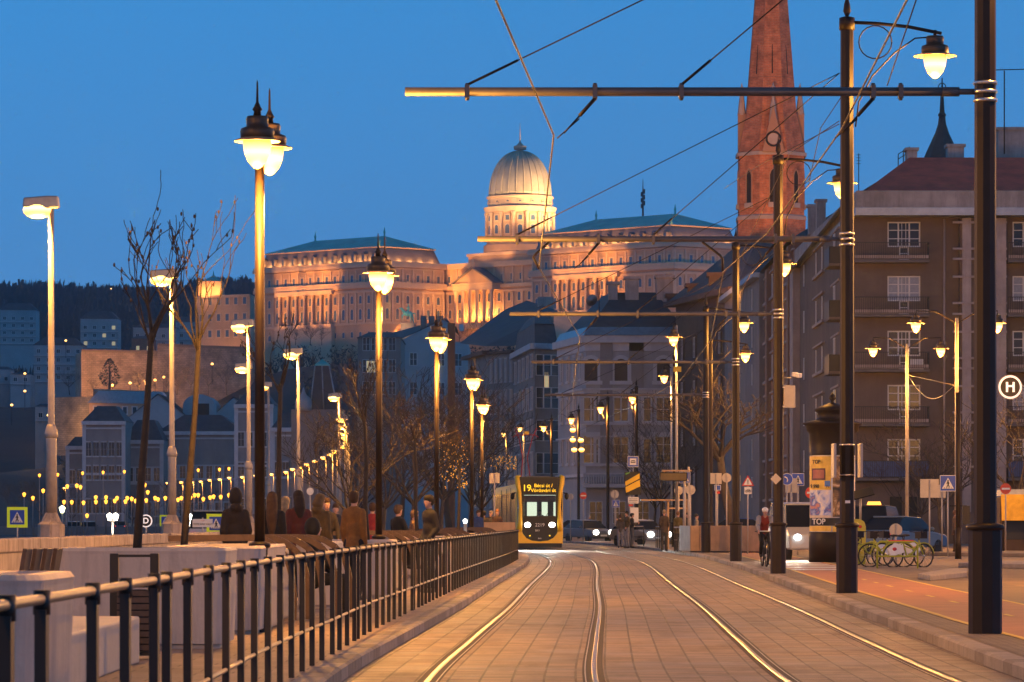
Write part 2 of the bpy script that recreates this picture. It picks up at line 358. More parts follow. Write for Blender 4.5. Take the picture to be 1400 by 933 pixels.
# ------------------------------------------------------------------ curves on the ground
def crom(pts, step=1.5):
    P = [Vector(p) for p in pts]; P = [P[0]*2-P[1]]+P+[P[-1]*2-P[-2]]
    out = []
    for i in range(1, len(P)-2):
        a, b, c, d = P[i-1:i+3]; n_ = max(2, int((c-b).length/step))
        for k in range(n_):
            t = k/n_
            out.append(.5*((2*b)+(c-a)*t+(2*a-5*b+4*c-d)*t*t+(3*b-a-3*c+d)*t**3))
    out.append(P[-2]); return out
def frame(c):
    res = []; s = 0
    for i, p in enumerate(c):
        d = (c[min(i+1, len(c)-1)]-c[max(i-1, 0)]).normalized()
        if i: s += (p-c[i-1]).length
        res.append((p, Vector((d.y, -d.x)), s))      # point, unit vector to the right, run
    return res
def ribbon(mb, fr, o1, o2, z, m=0, z2=None):
    z2 = z if z2 is None else z2
    for (p, r, s), (q, t, u) in zip(fr, fr[1:]):
        a, b, c, d = p+r*o1, p+r*o2, q+t*o2, q+t*o1
        mb.face([(a.x, a.y, z), (b.x, b.y, z2), (c.x, c.y, z2), (d.x, d.y, z)], m, uv=[(o1, s), (o2, s), (o2, u), (o1, u)])
def at(fr, D):
    for (p, r, s), (q, t, u) in zip(fr, fr[1:]):
        if p.y <= D <= q.y:
            k = (D-p.y)/(q.y-p.y); return p.lerp(q, k), r.lerp(t, k).normalized()
    return fr[-1][0], fr[-1][1]
TC = crom([(-.12, 4), (-.1, 12), (-.06, 22), (0, 35), (.27, 47), (.72, 65), (1.17, 87.6), (1.62, 108), (1.95, 125), (2.15, 142), (2.08, 160), (1.75, 178), (1.35, 198),
           (.45, 222), (-1.4, 250), (-4.8, 285), (-10.5, 325), (-18, 365)])
FR = frame(TC)
SP = 3.22                                             # distance between the two tracks
# ground
mb = MB(); mb.face([(-3000, -60, -.03), (3000, -60, -.03), (3000, 6500, -.03), (-3000, 6500, -.03)]); struct(mb.build('ground', M_ground))
# tramway bed
mb = MB(); ribbon(mb, FR, -1.55, SP+2.6, 0.); struct(mb.build('tramway', M_track))
mb = MB()
for o in (-.7535, .7535, SP-.7535, SP+.7535):
    sg = 1 if o in (-.7535, SP-.7535) else -1        # flangeway lies on the inner side
    ribbon(mb, FR, o-.085-.03*(sg<0), o+.085+.03*(sg>0), .004, 0)
struct(mb.build('rail_seal_strip', M_seal))
for k, o in enumerate((-.7535, .7535, SP-.7535, SP+.7535)):
    sg = 1 if o in (-.7535, SP-.7535) else -1
    mb = MB()
    prof = [(-.026, .005), (-.020, .012), (.020, .012), (.026, .005)]
    for (a, za), (b, zb) in zip(prof, prof[1:]): ribbon(mb, FR, o+a, o+b, za, 0, zb)
    g1, g2 = sorted((o+sg*.082, o+sg*.094)); ribbon(mb, FR, g1, g2, .007, 1)
    for f in range(len(mb.sm)): mb.sm[f] = True
    struct(mb.build('rail', [M_rail, M_steel]))
# left kerb + promenade
KL = -1.52
def kerb_run(name, fr, o, out, lo, hi, seg=1.0):
    """kerb stones of about 1 m with open joints: o = face towards the track, out = -1/1 side it lies on"""
    mb = MB(); acc = 0
    fr2 = [f for f in fr if lo <= f[0].y <= hi]
    krg = random.Random(5)
    for (p, r, s), (q, t, u) in zip(fr2, fr2[1:]):
        f0 = len(mb.m); q2 = q-(q-p)*.02
        a0, a1 = p+r*o, q2+t*o; e0, e1 = p+r*(o+out*.03), q2+t*(o+out*.03); b0, b1 = p+r*(o+out*.24), q2+t*(o+out*.24)
        mb.face([(a0.x, a0.y, 0), (a1.x, a1.y, 0), (a1.x, a1.y, G-.02), (a0.x, a0.y, G-.02)])
        mb.face([(a0.x, a0.y, G-.02), (a1.x, a1.y, G-.02), (e1.x, e1.y, G), (e0.x, e0.y, G)])
        mb.face([(e0.x, e0.y, G), (e1.x, e1.y, G), (b1.x, b1.y, G), (b0.x, b0.y, G)])
        mb.face([(a0.x, a0.y, 0), (a0.x, a0.y, G-.02), (e0.x, e0.y, G), (b0.x, b0.y, G), (b0.x, b0.y, 0)])
        if krg.random() < .42:
            for f in range(f0, len(mb.m)): mb.m[f] = 1
    return struct(mb.build(name, [M_kerb, M_kerb2]))
FR1 = frame(crom([tuple(p) for p in TC[::3]], 1.0))
kerb_run('kerb', FR1, KL, -1, 4, 366)
RW = [(-10.2, 20), (-10, 76), (-9.85, 110), (-9.5, 140), (-9.2, 165), (-10, 220), (-11.1, 259), (-14.5, 335), (-20, 411), (-28.5, 502), (-44, 601), (-57, 668), (-80, 750)]
RWC = crom(RW, 4); RFR = frame(RWC)
mb = MB()
prev = None
for (p, r, s) in FR[::2]:
    if p.y > 362: break
    k = p+r*(KL-.24); wpt, _ = at(RFR, max(p.y, 20.1))
    cur = (k, Vector((wpt.x+.2, p.y)))
    if prev:
        a, b, c, d = prev[1], prev[0], cur[0], cur[1]
        mb.face([(a.x, a.y, G), (b.x, b.y, G), (c.x, c.y, G), (d.x, d.y, G)], uv=[(v.x, v.y) for v in (a, b, c, d)])
    prev = cur
struct(mb.build('promenade', M_paveL))
# river wall (a thing): body + coping
t = thing('river_wall', 'long low stone river wall with weathered coping along the promenade', 'wall', (0, 0, 0))
mb = MB()
for (p, r, s), (q, t2, u) in zip(RFR, RFR[1:]):
    for o, sgn in ((.0, 1), (-.5, -1)):
        a, b = p+r*o, q+t2*o
        mb.face([(a.x, a.y, -.03), (b.x, b.y, -.03), (b.x, b.y, .82), (a.x, a.y, .82)], uv=[(s, 0), (u, 0), (u, .85), (s, .85)])
mb.build('wall_body', M_wall, t)
mb = MB()
CFR = frame(crom(RW, 1.9))
for (p, r, s), (q, t2, u) in zip(CFR, CFR[1:]):
    q2 = q-(q-p)*.008
    a, b, c, d = p+r*.07, p-r*.57, q2-t2*.57, q2+t2*.07
    lo, hi = .82, 1.09
    mb.add([(v.x, v.y, z) for z in (lo, hi) for v in (a, b, c, d)], [(3, 2, 1, 0), (4, 5, 6, 7), (0, 1, 5, 4), (1, 2, 6, 5), (2, 3, 7, 6), (3, 0, 4, 7)])
mb.build('coping', M_cope, t, bevel=.03)
# right kerb + plaza
KRP = [(4.45, 4), (4.5, 15), (4.55, 25), (4.62, 35), (4.84, 43), (5.6, 69.5), (6.37, 96.5), (7.05, 125), (7.42, 150), (7.35, 172), (6.9, 198), (6.0, 225), (4.2, 255), (.8, 292), (-6, 338), (-12.5, 370)]
KR = crom(KRP, 1.0); KF = frame(KR)
kerb_run('kerb', KF, 0, 1, 4, 368)
mb = MB()
for (p, r, s), (q, t2, u) in zip(KF[::3], KF[3::3]):
    a, b = p+r*.24, q+t2*.24
    mb.face([(a.x, a.y, G), (70, a.y, G), (70, b.y, G), (b.x, b.y, G)])
mb.face([(-14, 368.2, G), (70, 368.2, G), (70, 460, G), (-14, 460, G)])
struct(mb.build('plaza', M_paveR))
mb = MB(); ribbon(mb, [f for f in KF if f[0].y < 175], .26, 1.05, G+.004); struct(mb.build('kerbside_paving', M_strip))
BL = crom([(5.35, 12), (5.42, 30), (5.72, 48.7), (5.95, 56.5), (6.6, 78.5), (7.45, 104), (8.2, 130), (9.0, 160), (10.2, 190)], 1.5)
BF = frame(BL)
mb = MB(); ribbon(mb, BF, 0, 1.95, G+.008); struct(mb.build('bike_lane', M_bike))
mb = MB(); ribbon(mb, BF, .0, .09, G+.012); ribbon(mb, BF, 1.86, 1.95, G+.012)
for i in range(0, len(BF)-2, 3): ribbon(mb, BF[i:i+2], .95, 1.03, G+.012)
struct(mb.build('yellow_line_marking', M_yel))
# white crossing bars on the lane and the kerbside
mb = MB()
for i in range(7):
    D = 103+i*4.2
    p, r = at(BF, D); q, r2 = at(BF, D+2.3)
    a, b, c, d = p+r*.05, p+r*1.7, q+r2*1.7, q+r2*.05
    mb.face([(v.x, v.y, G+.016) for v in (a, b, c, d)])
struct(mb.build('crossing_marking', M_white))
# asphalt road + kerb island at right
mb = MB(); ribbon(mb, BF, 1.97, 3.6, G+.006); struct(mb.build('asphalt_path', mat('path_asphalt', (.16, .115, .075), .8, 0, .25, .9, .4, 30)))
mb = MB()
pts = [(9.6, 66), (40, 50), (60, 50), (60, 118), (13.5, 112), (10.6, 92)]
mb.face([(x, y, G+.004) for x, y in pts]); struct(mb.build('road', mat('road_asphalt', (.20, .135, .07), .75, 0, .25, .5, .4, 30)))
def island(name, poly, h=.13, m=None):
    mb = MB(); mb.prism(poly, G, G+h); o = mb.build(name, m or M_kerb, bevel=.025); return struct(o)
island('kerb_island', [(wx(1255, 88), 88), (wx(1272, 84.5), 84.5), (wx(1322, 90.5), 90.5), (wx(1322, 97), 97), (wx(1300, 98), 98)])
island('kerb_island', [(wx(1310, 110), 110), (wx(1480, 104), 104), (wx(1480, 118), 118), (wx(1330, 116), 116)])
island('kerb_island', [(wx(1215, 150), 150), (wx(1500, 138), 138), (wx(1500, 150), 150), (wx(1215, 160), 160)], .14, M_paveR)
# manhole grate strip beside P1
island('kerb_island', [(6.0, 38), (7.2, 40.6), (6.5, 42), (5.5, 41)], .02, M_paveR)

# ------------------------------------------------------------------ railing on the left
RL = crom([(-1.95, 8), (-1.86, 12), (-1.82, 15), (-1.84, 22), (-1.86, 28), (-1.83, 33), (-1.76, 38), (-1.68, 45.8), (-1.58, 51), (-1.46, 56.7), (-1.12, 73), (-.62, 95), (-.16, 115), (.2, 134)], .7)
RLF = frame(RL)
t = thing('railing', 'long dark upright railing with pale tubular handrail beside the tram track', 'railing', (RL[0].x, RL[0].y, G))
off = Vector((RL[0].x, RL[0].y, 0))
mb = MB(); mb.tube([Vector((p.x, p.y, 1.0))-off for p in RL], .021, 10); mb.build('handrail', M_hand, t)
mb = MB(); mb.tube([Vector((p.x, p.y, .34))-off for p in RL], .016, 8); mb.build('lower_rail', M_hand, t)
pm = MB(); pm.box((0, 0, .48), (.045, .10, .96)); pm.tube([(0, -.0, .94), (0, 0, 1.035)], .034, 8)
pmesh = pm.mesh('post', M_iron2)
s_next = 0
for p, r, s in RLF:
    if s >= s_next:
        o = inst(pmesh, 'post', t, (p.x-off.x, p.y-off.y, 0), math.atan2(r.y, r.x)); s_next += 1.4
# ------------------------------------------------------------------ lamp heads
def head_parts(par, sc_, loc, up=.0, finial=True, bf=1.):
    """hanging/standing classic lamp: glass bottom at -0.62, brim at -0.2 (times sc_)"""
    x, y, z = loc
    def L(prof): return [(r*sc_, h*sc_) for r, h in prof]
    mb = MB(); mb.lathe(L([(.05, .14), (.15, .13), (.165, .09), (.16, .05), (.16, -.02), (.24, -.05), (.25, -.09), (.245, -.19), (.235, -.2)]), n=18)
    h = mb.build('lamp_head', M_cap, par, loc=(x, y, z))
    mb = MB(); mb.lathe(L([(.24, -.185), (.39*bf, -.225), (.395*bf, -.235), (.385*bf, -.24), (.2, -.215)]), n=24); mb.build('brim', M_brim, h)
    mb = MB(); mb.lathe(L([(.2, -.218), (.205, -.3), (.19, -.4), (.14, -.52), (.07, -.6), (.015, -.635)]), n=18); mb.build('glass', M_lamp, h)
    if finial:
        mb = MB(); mb.lathe(L([(.06, .14), (.05, .2), (.075, .23), (.05, .27), (.02, .34), (.012, .62), (.002, .66)]), n=10); mb.build('finial', M_iron, h)
    return h
LIGHTS = []; LAMPK = .56
# right hand tramway masts --------------------------------------------------------------
def mast(x, D, label, beam=True, lamp=1, h=10.86, beam_z=6.5, arm=1.6, r=.135, lampz=10.15, ties=True, grp='tramway masts along the right kerb', W_=2700, sleeve=True, blen=6.72, top_in=True):
    X = wx(x, D); t = thing('tramway_mast', label, 'mast', (X, D, G), 0, grp)
    n = 10
    mb = MB(); mb.tube([(0, 0, 0), (0, 0, h-.45)], [r, r*.88], n, smooth=False); mb.build('shaft', M_iron, t)
    if sleeve:
        mb = MB(); mb.tube([(0, 0, 0), (0, 0, 1.2)], r*1.45, n, smooth=False); mb.build('base_sleeve', M_iron, t)
        mb = MB(); mb.lathe([(r*1.3, 1.2), (r*1.62, 1.205), (r*1.66, 1.235), (r*1.62, 1.265), (r*.95, 1.285)], n=16); mb.build('collar', M_iron, t)
    if top_in:
        mb = MB(); mb.lathe([(r*1.06, h-.62), (r*1.06, h-.4), (r*.6, h-.38), (.03, h-.37), (.07, h-.28), (.055, h-.15), (.02, h-.03), (.004, h+.12)], n=14); mb.build('finial', M_iron, t)
    if beam:
        for k in range(3):
            z = beam_z-.1+k*.1
            mb = MB(); mb.lathe([(r*.93, z-.02), (r*1.03, z-.018), (r*1.03, z+.018), (r*.93, z+.02)], n=16); mb.build('clamp_band', M_band, t)
        zb = beam_z-G
        zb = beam_z
        mb = MB(); mb.tube([(-r*.9, 0, zb), (-.45, 0, zb)], .035, 8); mb.tube([(-.3, 0, zb), (-.5, 0, zb)], .055, 8)
        mb.tube([(-.45, 0, zb), (-blen, 0, zb)], .052, 12); mb.build('beam', M_beam, t)
        for dx in (.98, 1.3, 3.52, 4.52, 6.0):
            mb = MB(); mb.box((-dx, 0, zb), (.055, .14, .15)); mb.tube([(-dx, 0, zb-.1), (-dx, 0, zb+.1)], .022, 6); mb.build('beam_clamp', M_beam, t)
        if ties:
            for dx in (6.0, 3.52):
                mb = MB(); e = Vector((-dx, 0, zb+.08)); q = Vector((-r, 0, h-1.4 if top_in else h-2.1)); a = e.lerp(q, .1)
                mb.tube([e, a], .017, 6); mb.tube([a, q], .009, 5); mb.build('tie_rod', M_iron, t)
        for cx in (4.52, 1.3):                       # V hangers carrying the contact wire
            mb = MB(); e = Vector((-cx, 0, zb-.08)); a = e+Vector((-.36, .0, -.40)); mb.tube([e, e.lerp(a, .5)], .022, 6); mb.tube([e.lerp(a, .5), a], .01, 6)
            mb.tube([e.lerp(a, .5)+Vector((0, .02, -.03)), a+Vector((-.08, 0, -.06))], .008, 5)
            mb.build('wire_hanger', M_iron, t)
    if lamp:
        ax = lamp*arm
        mb = MB(); s = 1 if lamp > 0 else -1
        z0 = h-.48
        mb.tube([(s*r*.8, 0, z0), (ax*.35, 0, z0-.02), (ax*.7, 0, z0-.08), (ax+s*.12, 0, z0-.2)], .032, 8)
        mb.tube([(s*(r+.38+.30*math.cos(a*PI/9)), 0, z0-.36+.30*math.sin(a*PI/9)) for a in range(19)], .012, 6)
        mb.tube([(s*(r+.02), 0, z0-1.9), (s*(r+.08), 0, z0-1.45), (s*(r+.32), 0, z0-.98), (s*(r+.72), 0, z0-.56), (s*(r+1.1), 0, z0-.29), (s*(r+1.35), 0, z0-.27)], .014, 6)
        mb.build('lamp_arm', M_iron, t)
        hd = head_parts(t, 1., (ax, 0, z0-.38), finial=False)
        mb = MB(); mb.tube([(0, 0, .13), (0, 0, .24)], .03, 8); mb.build('stem', M_iron, hd)
        LIGHTS.append((Vector((X+ax, D-.0, G+z0-.38-.85)), W_))
    return t
mast(1347, 44.9, 'nearest brown tramway mast, its top cut off by the photo', lamp=1, h=10.6, beam_z=6.28)
mast(1158, 70.5, 'brown mast with spiked top and scrolled lamp arm beside the leaning red lane', beam_z=6.44)
mast(1064, 97, 'brown mast in front of the church tower, third from the camera', beam_z=6.5)
mast(1006, 127.4, 'brown mast with cable clamps standing in front of the dark leaning tree', beam_z=6.55)
mast(965, 162, 'brown mast at the left part of the plywood boxes', beam_z=6.6, h=10.7)
mast(972, 180, 'slim lit mast just behind the plywood boxes', beam=False, h=10.2, W_=2600, r=.1)
DECOY = None
for x, D, dx, zl, lab, sl in ((923, 200, -.05, 0, 'mast carrying a street lamp above the dark display board', True),
                          (870, 246, -.25, 0, 'mast behind the blue tram stop sign', False),
                          (831, 268, -.5, 0, 'dark mast in front of the pale corner house, right of the no entry sign', False),
                          (791, 297, -.55, 0, 'dark mast with clustered spotlights right of the tram', False),
                          (754, 322, -.65, 0, 'slim mast rising behind the tram roof', False)):
    t = mast(x, D, lab, beam=False, lamp=-1 if dx < -.1 else 0, arm=abs(dx), h=10.3, r=.11 if D > 210 else .13, W_=2800, sleeve=D < 210)
# lamps on the lower steel mast beside the tree (two heads, photo 921,466 and 908,519)
def arm_lamp(x, y, D, label, px=None, W_=2600):
    """a street lamp on its own thin pole: pixel of the glass bottom"""
    X = wx(x, D); z = wz(y, D)+.63
    PX = wx(px if px else x, D)
    t = thing('street_lamp', label, 'street lamp', (PX, D, G), 0, 'street lamps on thin poles')
    mb = MB(); mb.tube([(0, 0, 0), (0, 0, z+.3-G)], [.07, .05], 8); mb.build('pole', M_steel, t)
    mb = MB(); mb.tube([(0, 0, z+.2-G), ((X-PX)*.5, 0, z+.42-G), (X-PX, 0, z+.36-G), (X-PX, 0, z+.12-G)], .03, 6); mb.build('lamp_arm', M_iron, t)
    head_parts(t, 1., (X-PX, 0, z-G), finial=False)
    LIGHTS.append((Vector((X, D, z-.9)), W_)); return t
arm_lamp(921, 473, 177, 'street lamp just above the small yellow plate on a thin pole', 925)
arm_lamp(908, 524, 222, 'street lamp whose arm reaches left of a thin pole above the display board', 918)
arm_lamp(711, 591, 345, 'street lamp at the far end of the curve above the tram pantograph', 716, 900)
arm_lamp(688, 598, 375, 'tiny street lamp left of the tram pantograph', 692, 700)
def twin_lamp(px, y, D, half, label, W_=5200):
    X = wx(px, D); z = wz(y, D)+.63; t = thing('twin_street_lamp', label, 'street lamp', (X, D, G), 0, 'two armed street lamps on the square')
    mb = MB(); mb.tube([(0, 0, 0), (0, 0, z-G)], [.1, .07], 10); mb.build('pole', M_greypole, t)
    for s in (-1, 1):
        mb = MB(); mb.tube([(0, 0, z-G-.25), (s*half*.5, 0, z+.28-G), (s*half, 0, z+.3-G), (s*half, 0, z+.12-G)], .028, 6); mb.build('lamp_arm', M_iron, t)
        head_parts(t, 1., (s*half, 0, z-G), finial=False)
        LIGHTS.append((Vector((X+s*half, D, z-.9)), W_))
twin_lamp(1240, 488, 189, 1.65, 'two armed street lamp in front of the blue balcony')
twin_lamp(1308, 455, 166, 1.75, 'two armed street lamp left of the nearest big mast')
# hanging cables between the twin lamps and the mast
mb = MB()
a = W(1241, 513, 186); b = W(1305, 527, 168)
mb.tube([a.lerp(b, k/10)+Vector((0, 0, -.95*math.sin(PI*k/10)*.9)) for k in range(11)], .018, 5)
tag(mb.build('sagging_cable', M_hand), 'sagging lit cable slung between two lamp poles', 'cable')
mb = MB(); mb.tube([a, b], .016, 5); tag(mb.build('taut_cable', M_hand), 'taut lit cable between two lamp poles above a sagging one', 'cable')
# contact wires
def wire(pts, r, label, name='contact_wire'):
    mb = MB(); mb.tube([W(*p) for p in pts], r, 6); return tag(mb.build(name, M_wirem), label, 'overhead wire')
M_wirem = mat('copper_wire', (.055, .035, .03), .6, .3, .2, 6)
wire([(640, -110, 26), (678, 0, 31.5), (757, 185, 44.9), (737, 366, 70.5), (793, 462, 97), (785, 520, 127), (782, 548, 160), (741, 590, 215)], .011, 'left contact wire zigzagging down the middle of the view')
wire([(1276, -60, 28), (1240, 0, 32), (1150, 178, 44.9), (1050, 318, 62), (989, 372, 70.5), (972, 465, 97), (930, 520, 127), (880, 548, 160), (790, 590, 215)], .011, 'right contact wire running down past the church tower')
wire([(1256, -10, 38), (1213, 117, 44.9)], .008, 'thin steep stay wire at upper right')
for pts, lab in (([(1147, 170, 70.5), (1040, 225, 96), (990, 258, 127)], 'thin span wire from the spiked mast towards the church tower'),
                 ([(1147, 166, 70.5), (1080, 210, 84), (1012, 352, 97)], 'thin span wire crossing the church tower louvres'),
                 ([(1152, 130, 66), (1122, 175, 70), (1106, 250, 72)], 'short stay wire beside the spiked mast')):
    wire(pts, .008, lab, 'span_wire')
# curved registration arms under the second beam
for k, (pts, lab) in enumerate((([(752, 330, 70.5), (733, 347, 70.5), (729, 352, 70.5), (737, 368, 70.5)], 'left bent steady arm under the second beam'),
                       ([(960, 331, 70.5), (984, 349, 70.5), (988, 354, 70.5), (988, 371, 70.5)], 'right bent steady arm under the second beam'))):
    mb = MB(); mb.tube([W(*p) for p in pts], .022, 6); tag(mb.build('steady_arm', M_iron), lab, 'steady arm')
# ------------------------------------------------------------------ ornate promenade lamps (left)
def prom_lamp(x, D, label, W_=2600):
    X = wx(x, D); s = .80; t = thing('promenade_lamp', label, 'street lamp', (X, D, G), 0, 'twin headed lamps along the promenade')
    H = 5.9
    mb = MB(); mb.tube([(0, 0, 0), (0, 0, 1.0)], .095, 12, smooth=False); mb.build('base_sleeve', M_iron, t)
    mb = MB(); mb.lathe([(.09, .98), (.125, 1.0), (.13, 1.03), (.12, 1.05), (.06, 1.07)], n=14); mb.build('collar', M_iron, t)
    mb = MB(); mb.tube([(0, 0, 1.0), (0, 0, H-.35)], [.062, .055], 12); mb.build('shaft', M_iron, t)
    mb = MB(); mb.tube([(-.0, -.42, H+.1), (0, -.2, H-.28), (0, 0, H-.42), (.04, .2, H-.28), (.09, .42, H+.1)], .026, 8); mb.build('cross_arm', M_iron, t)
    for dx, dy in ((-.0, -.42), (.09, .42)):
        head_parts(t, s, (dx, dy, H+.02), finial=True, bf=.86)
        LIGHTS.append((Vector((X+dx, D+dy, G+H-.8)), W_))
for x, D, lab in ((355, 45.6, 'tall twin headed promenade lamp nearest the camera at left'), (518, 69.5, 'twin headed promenade lamp, second from the camera, against the palace'),
                  (597, 94, 'twin headed promenade lamp beside the man in a dark coat'), (645, 121, 'twin headed promenade lamp fourth in line before the grey houses'),
                  (659, 148, 'twin headed promenade lamp at the far end of the railing')): prom_lamp(x, D, lab)
# ------------------------------------------------------------------ box-headed lamps on the river wall
def wall_lamp_mesh():
    t = thing('river_wall_lamp', 'x', 'street lamp', (0, 0, 0))
    H = 7.28
    mb = MB(); mb.lathe([(.3, 0), (.3, .28), (.22, .34), (.15, .5), (.125, .55)], n=8, smooth=False); mb.build('plinth', M_cope, t)
    mb = MB(); mb.tube([(0, 0, .5), (0, 0, 2.35), (0, 0, 2.5), (0, 0, H)], [.13, .12, .075, .06], 12); mb.build('pole', M_greypole, t)
    mb = MB(); mb.lathe([(.125, 2.2), (.15, 2.22), (.15, 2.3), (.11, 2.45), (.08, 2.5)], n=14); mb.build('joint_ring', M_greypole, t)
    mb = MB(); mb.prism([(-.62, .02), (-.60, .22), (-.1, .26), (.16, .26), (.18, .0), (-.1, -.02)], -.16, .16, 'y'); hd = mb.build('lamp_head', M_steel, t, bevel=.03, loc=(0, 0, H+.02))
    mb = MB(); mb.ell((-.3, 0, -.04), (.33, .2, .19)); mb.build('glass', M_lamp, hd)
    return t
WL = wall_lamp_mesh()
wl_list = [(70, 86, 'box headed grey lamp at far left on the stone river wall', 3200), (235, 110.8, 'box headed lamp on the river wall between two young trees', 3200),
           (340, 138, 'box headed lamp on the river wall just left of the nearest promenade lamp', 2600), (367, 200, 'box headed lamp seen low beside the leaning third tree', 0), (408, 161, 'box headed lamp on the wall behind the third young tree', 2400),
           (340, 176, 'smaller box headed lamp half hidden behind another near the tall lamp', 1800), (464, 217, 'first box headed lamp of the close line rising left of the second promenade lamp', 1800)]
far = [(472, 573), (474, 583), (476, 592), (477, 598), (478, 605), (474, 610), (461, 616), (455, 621), (446, 625), (434, 630), (423, 634), (414, 638), (403, 641), (394, 645), (374, 648), (352, 650), (334, 652), (316, 653), (303, 655), (289, 656), (277, 658), (265, 659), (250, 659), (231, 660), (213, 663), (196, 664), (178, 665), (165, 665), (150, 665), (134, 666), (112, 666), (90, 667)]
for x, y in far: wl_list.append((x, 6.97*F/(HY-y), 'slim sodium lamp in the far curving row along the river wall', 1500 if y < 625 else 500))
for i, (x, D, lab, W_) in enumerate(wl_list):
    X = wx(x, D); o = WL if i == 0 else dup(WL, (0, 0, 0))
    o.location = (X, D, 1.09)
    tag(o, lab, None, 'box headed lamps on the river wall')
    if W_: LIGHTS.append((Vector((X-.3, D, 8.0)), W_))
# wall lamps with a common label share the group
# bare unseen lights: the rows carried on, plus plaza lights added to brighten it
for x, y, z, W_ in ((-2.7, 22.4, 5.35, 3200), (-3.3, -2.4, 5.35, 1500), (6.7, 18.5, 9.3, 1800), (6.6, -8, 9.3, 1500), (17, 78, 8.5, 22000), (25, 124, 8.5, 24000), (31, 178, 8.5, 9000), (-10.4, 61, 8.0, 2600), (-10.5, 36, 8.0, 2600)): LIGHTS.append((Vector((x, y, z)), W_))
for loc, W_ in LIGHTS: point(loc, W_*LAMPK)
# ------------------------------------------------------------------ bare trees
def bare_tree(name, seed, H, trunk_h, r0, spread, depth, lean=(0, 0), buds=0, nlimb=5, up=.6, mats=(None, None), twig=.006, density=1.0, label=None, cat='tree', loc=(0, 0, 0), wig=.12):
    rg = random.Random(seed); t = thing(name, label, cat, loc)
    mb = MB(); top = Vector((lean[0], lean[1], trunk_h))
    pts = [Vector((0, 0, -.05)), top*.33+Vector((rg.uniform(-1, 1)*wig*.3, 0, 0)), top*.66+Vector((rg.uniform(-1, 1)*wig*.3, 0, 0)), top]
    mb.tube(pts, [r0*1.15, r0, r0*.85, r0*.7], 8); mb.build('trunk', mats[0], t)
    cr = MB()
    def grow(p, d, L, r, lev):
        n_ = 4; q = [p]; cur = Vector(p); dd = Vector(d)
        for i in range(n_):
            dd = (dd+Vector((rg.uniform(-1, 1), rg.uniform(-1, 1), rg.uniform(-.4, 1)*up*.6))*.22).normalized()
            cur = cur+dd*L/n_; q.append(Vector(cur))
        cr.tube(q, [max(twig, r*(1-.15*i)) for i in range(n_+1)], 5 if r > .03 else 3, 0, True, False)
        if buds and lev >= depth-1:
            for b in q[1:]:
                if rg.random() < buds: cr.ell(b+Vector((rg.uniform(-.02, .02), rg.uniform(-.02, .02), 0)), (.014, .014, .024), 5, 3, 1)
        if lev < depth:
            k = rg.choice((1, 2, 2, 3)) if density < 1 else rg.choice((2, 3, 3)) if density <= 1 else rg.choice((3, 4, 4))
            for j in range(k):
                i = rg.randint(1, n_); base = q[i] if j else q[-1]
                ax = Vector((rg.uniform(-1, 1), rg.uniform(-1, 1), rg.uniform(-.2, 1)*up)).normalized()
                nd = (dd*.75+ax*spread).normalized()
                grow(base, nd, L*rg.uniform(.55, .8), r*.55, lev+1)
    for j in range(nlimb):
        a = 2*PI*(j+rg.uniform(-.3, .3))/nlimb
        d = Vector((math.cos(a)*spread, math.sin(a)*spread, .55+up*rg.random())).normalized()
        grow(top*(rg.uniform(.93, 1) if j else 1), d, (H-trunk_h)*rg.uniform(.38, .6), r0*.45, 1)
    grow(top, Vector((lean[0]*.3, 0, 1)).normalized(), (H-trunk_h)*.5, r0*.5, 1)
    cr.build('crown', [mats[0], mats[1] or mats[0]], t)
    return t
# ------------------------------------------------------------------ white planters and benches
def planter(name, label, x0, x1, y0, y1, top, taper=.03, cat='planter', grp=None):
    mb = MB()
    cx, cy = (x0+x1)/2, (y0+y1)/2; hx, hy = (x1-x0)/2, (y1-y0)/2; rad = .12
    def ring(hx, hy, z, rd):
        out = []
        for sx, sy, a0 in ((1, 1, 0), (-1, 1, PI/2), (-1, -1, PI), (1, -1, 3*PI/2)):
            for k in range(5):
                a = a0+PI/2*k/4; out.append((sx*(hx-rd)+rd*math.cos(a), sy*(hy-rd)+rd*math.sin(a), z))
        return out
    H = top-G
    lv = [(hx-taper-.05, hy-taper-.05, 0, rad), (hx-taper-.05, hy-taper-.05, .045, rad), (hx-taper, hy-taper, .05, rad), (hx-.004, hy-.004, H-.06, rad), (hx, hy, H-.03, rad), (hx-.02, hy-.02, H, rad), (hx-.12, hy-.12, H, .05), (hx-.13, hy-.13, H-.08, .05)]
    rings = [ring(*a) for a in lv]; vs = [p for r in rings for p in r]; n = 20
    fs = [(i*n+j, i*n+(j+1) % n, (i+1)*n+(j+1) % n, (i+1)*n+j) for i in range(len(lv)-1) for j in range(n)]
    mb.add(vs, fs, 0, False)
    mb.face(rings[-1], 1)
    o = mb.build(name, [M_conc, M_soil], None, loc=(cx, cy, G))
    return tag(o, label, cat, grp)
M_soil = mat('planter_soil', (.05, .035, .025), .95, 0, .3, 6, .5, 20)
PG = 'cast white planters along the promenade'
def plx(xl, xr, D, depth, top, label):
    return planter('planter', label, wx(xl, D), wx(xr, D), D, D+depth, top, grp=PG)
plx(-60, 57, 19.7, 1.6, 1.16, 'white rounded planter cut off by the left edge of the photo')
plx(77, 309, 39.6, 1.75, 1.16, 'broad white planter behind the dark litter bin, with a leaning young tree')
plx(225, 357, 44.6, 5.0, 1.15, 'white planter right behind the broad one, holding the second young tree')
plx(404, 461, 58, 2.2, 1.13, 'white planter right of the curved slatted bench where a person sits')
plx(430, 538, 66, 2.4, 1.12, 'white planter behind the railing below the second promenade lamp')
plx(560, 607, 88, 2.5, 1.10, 'white planter just right of the low arched bench, near the man in a dark coat')
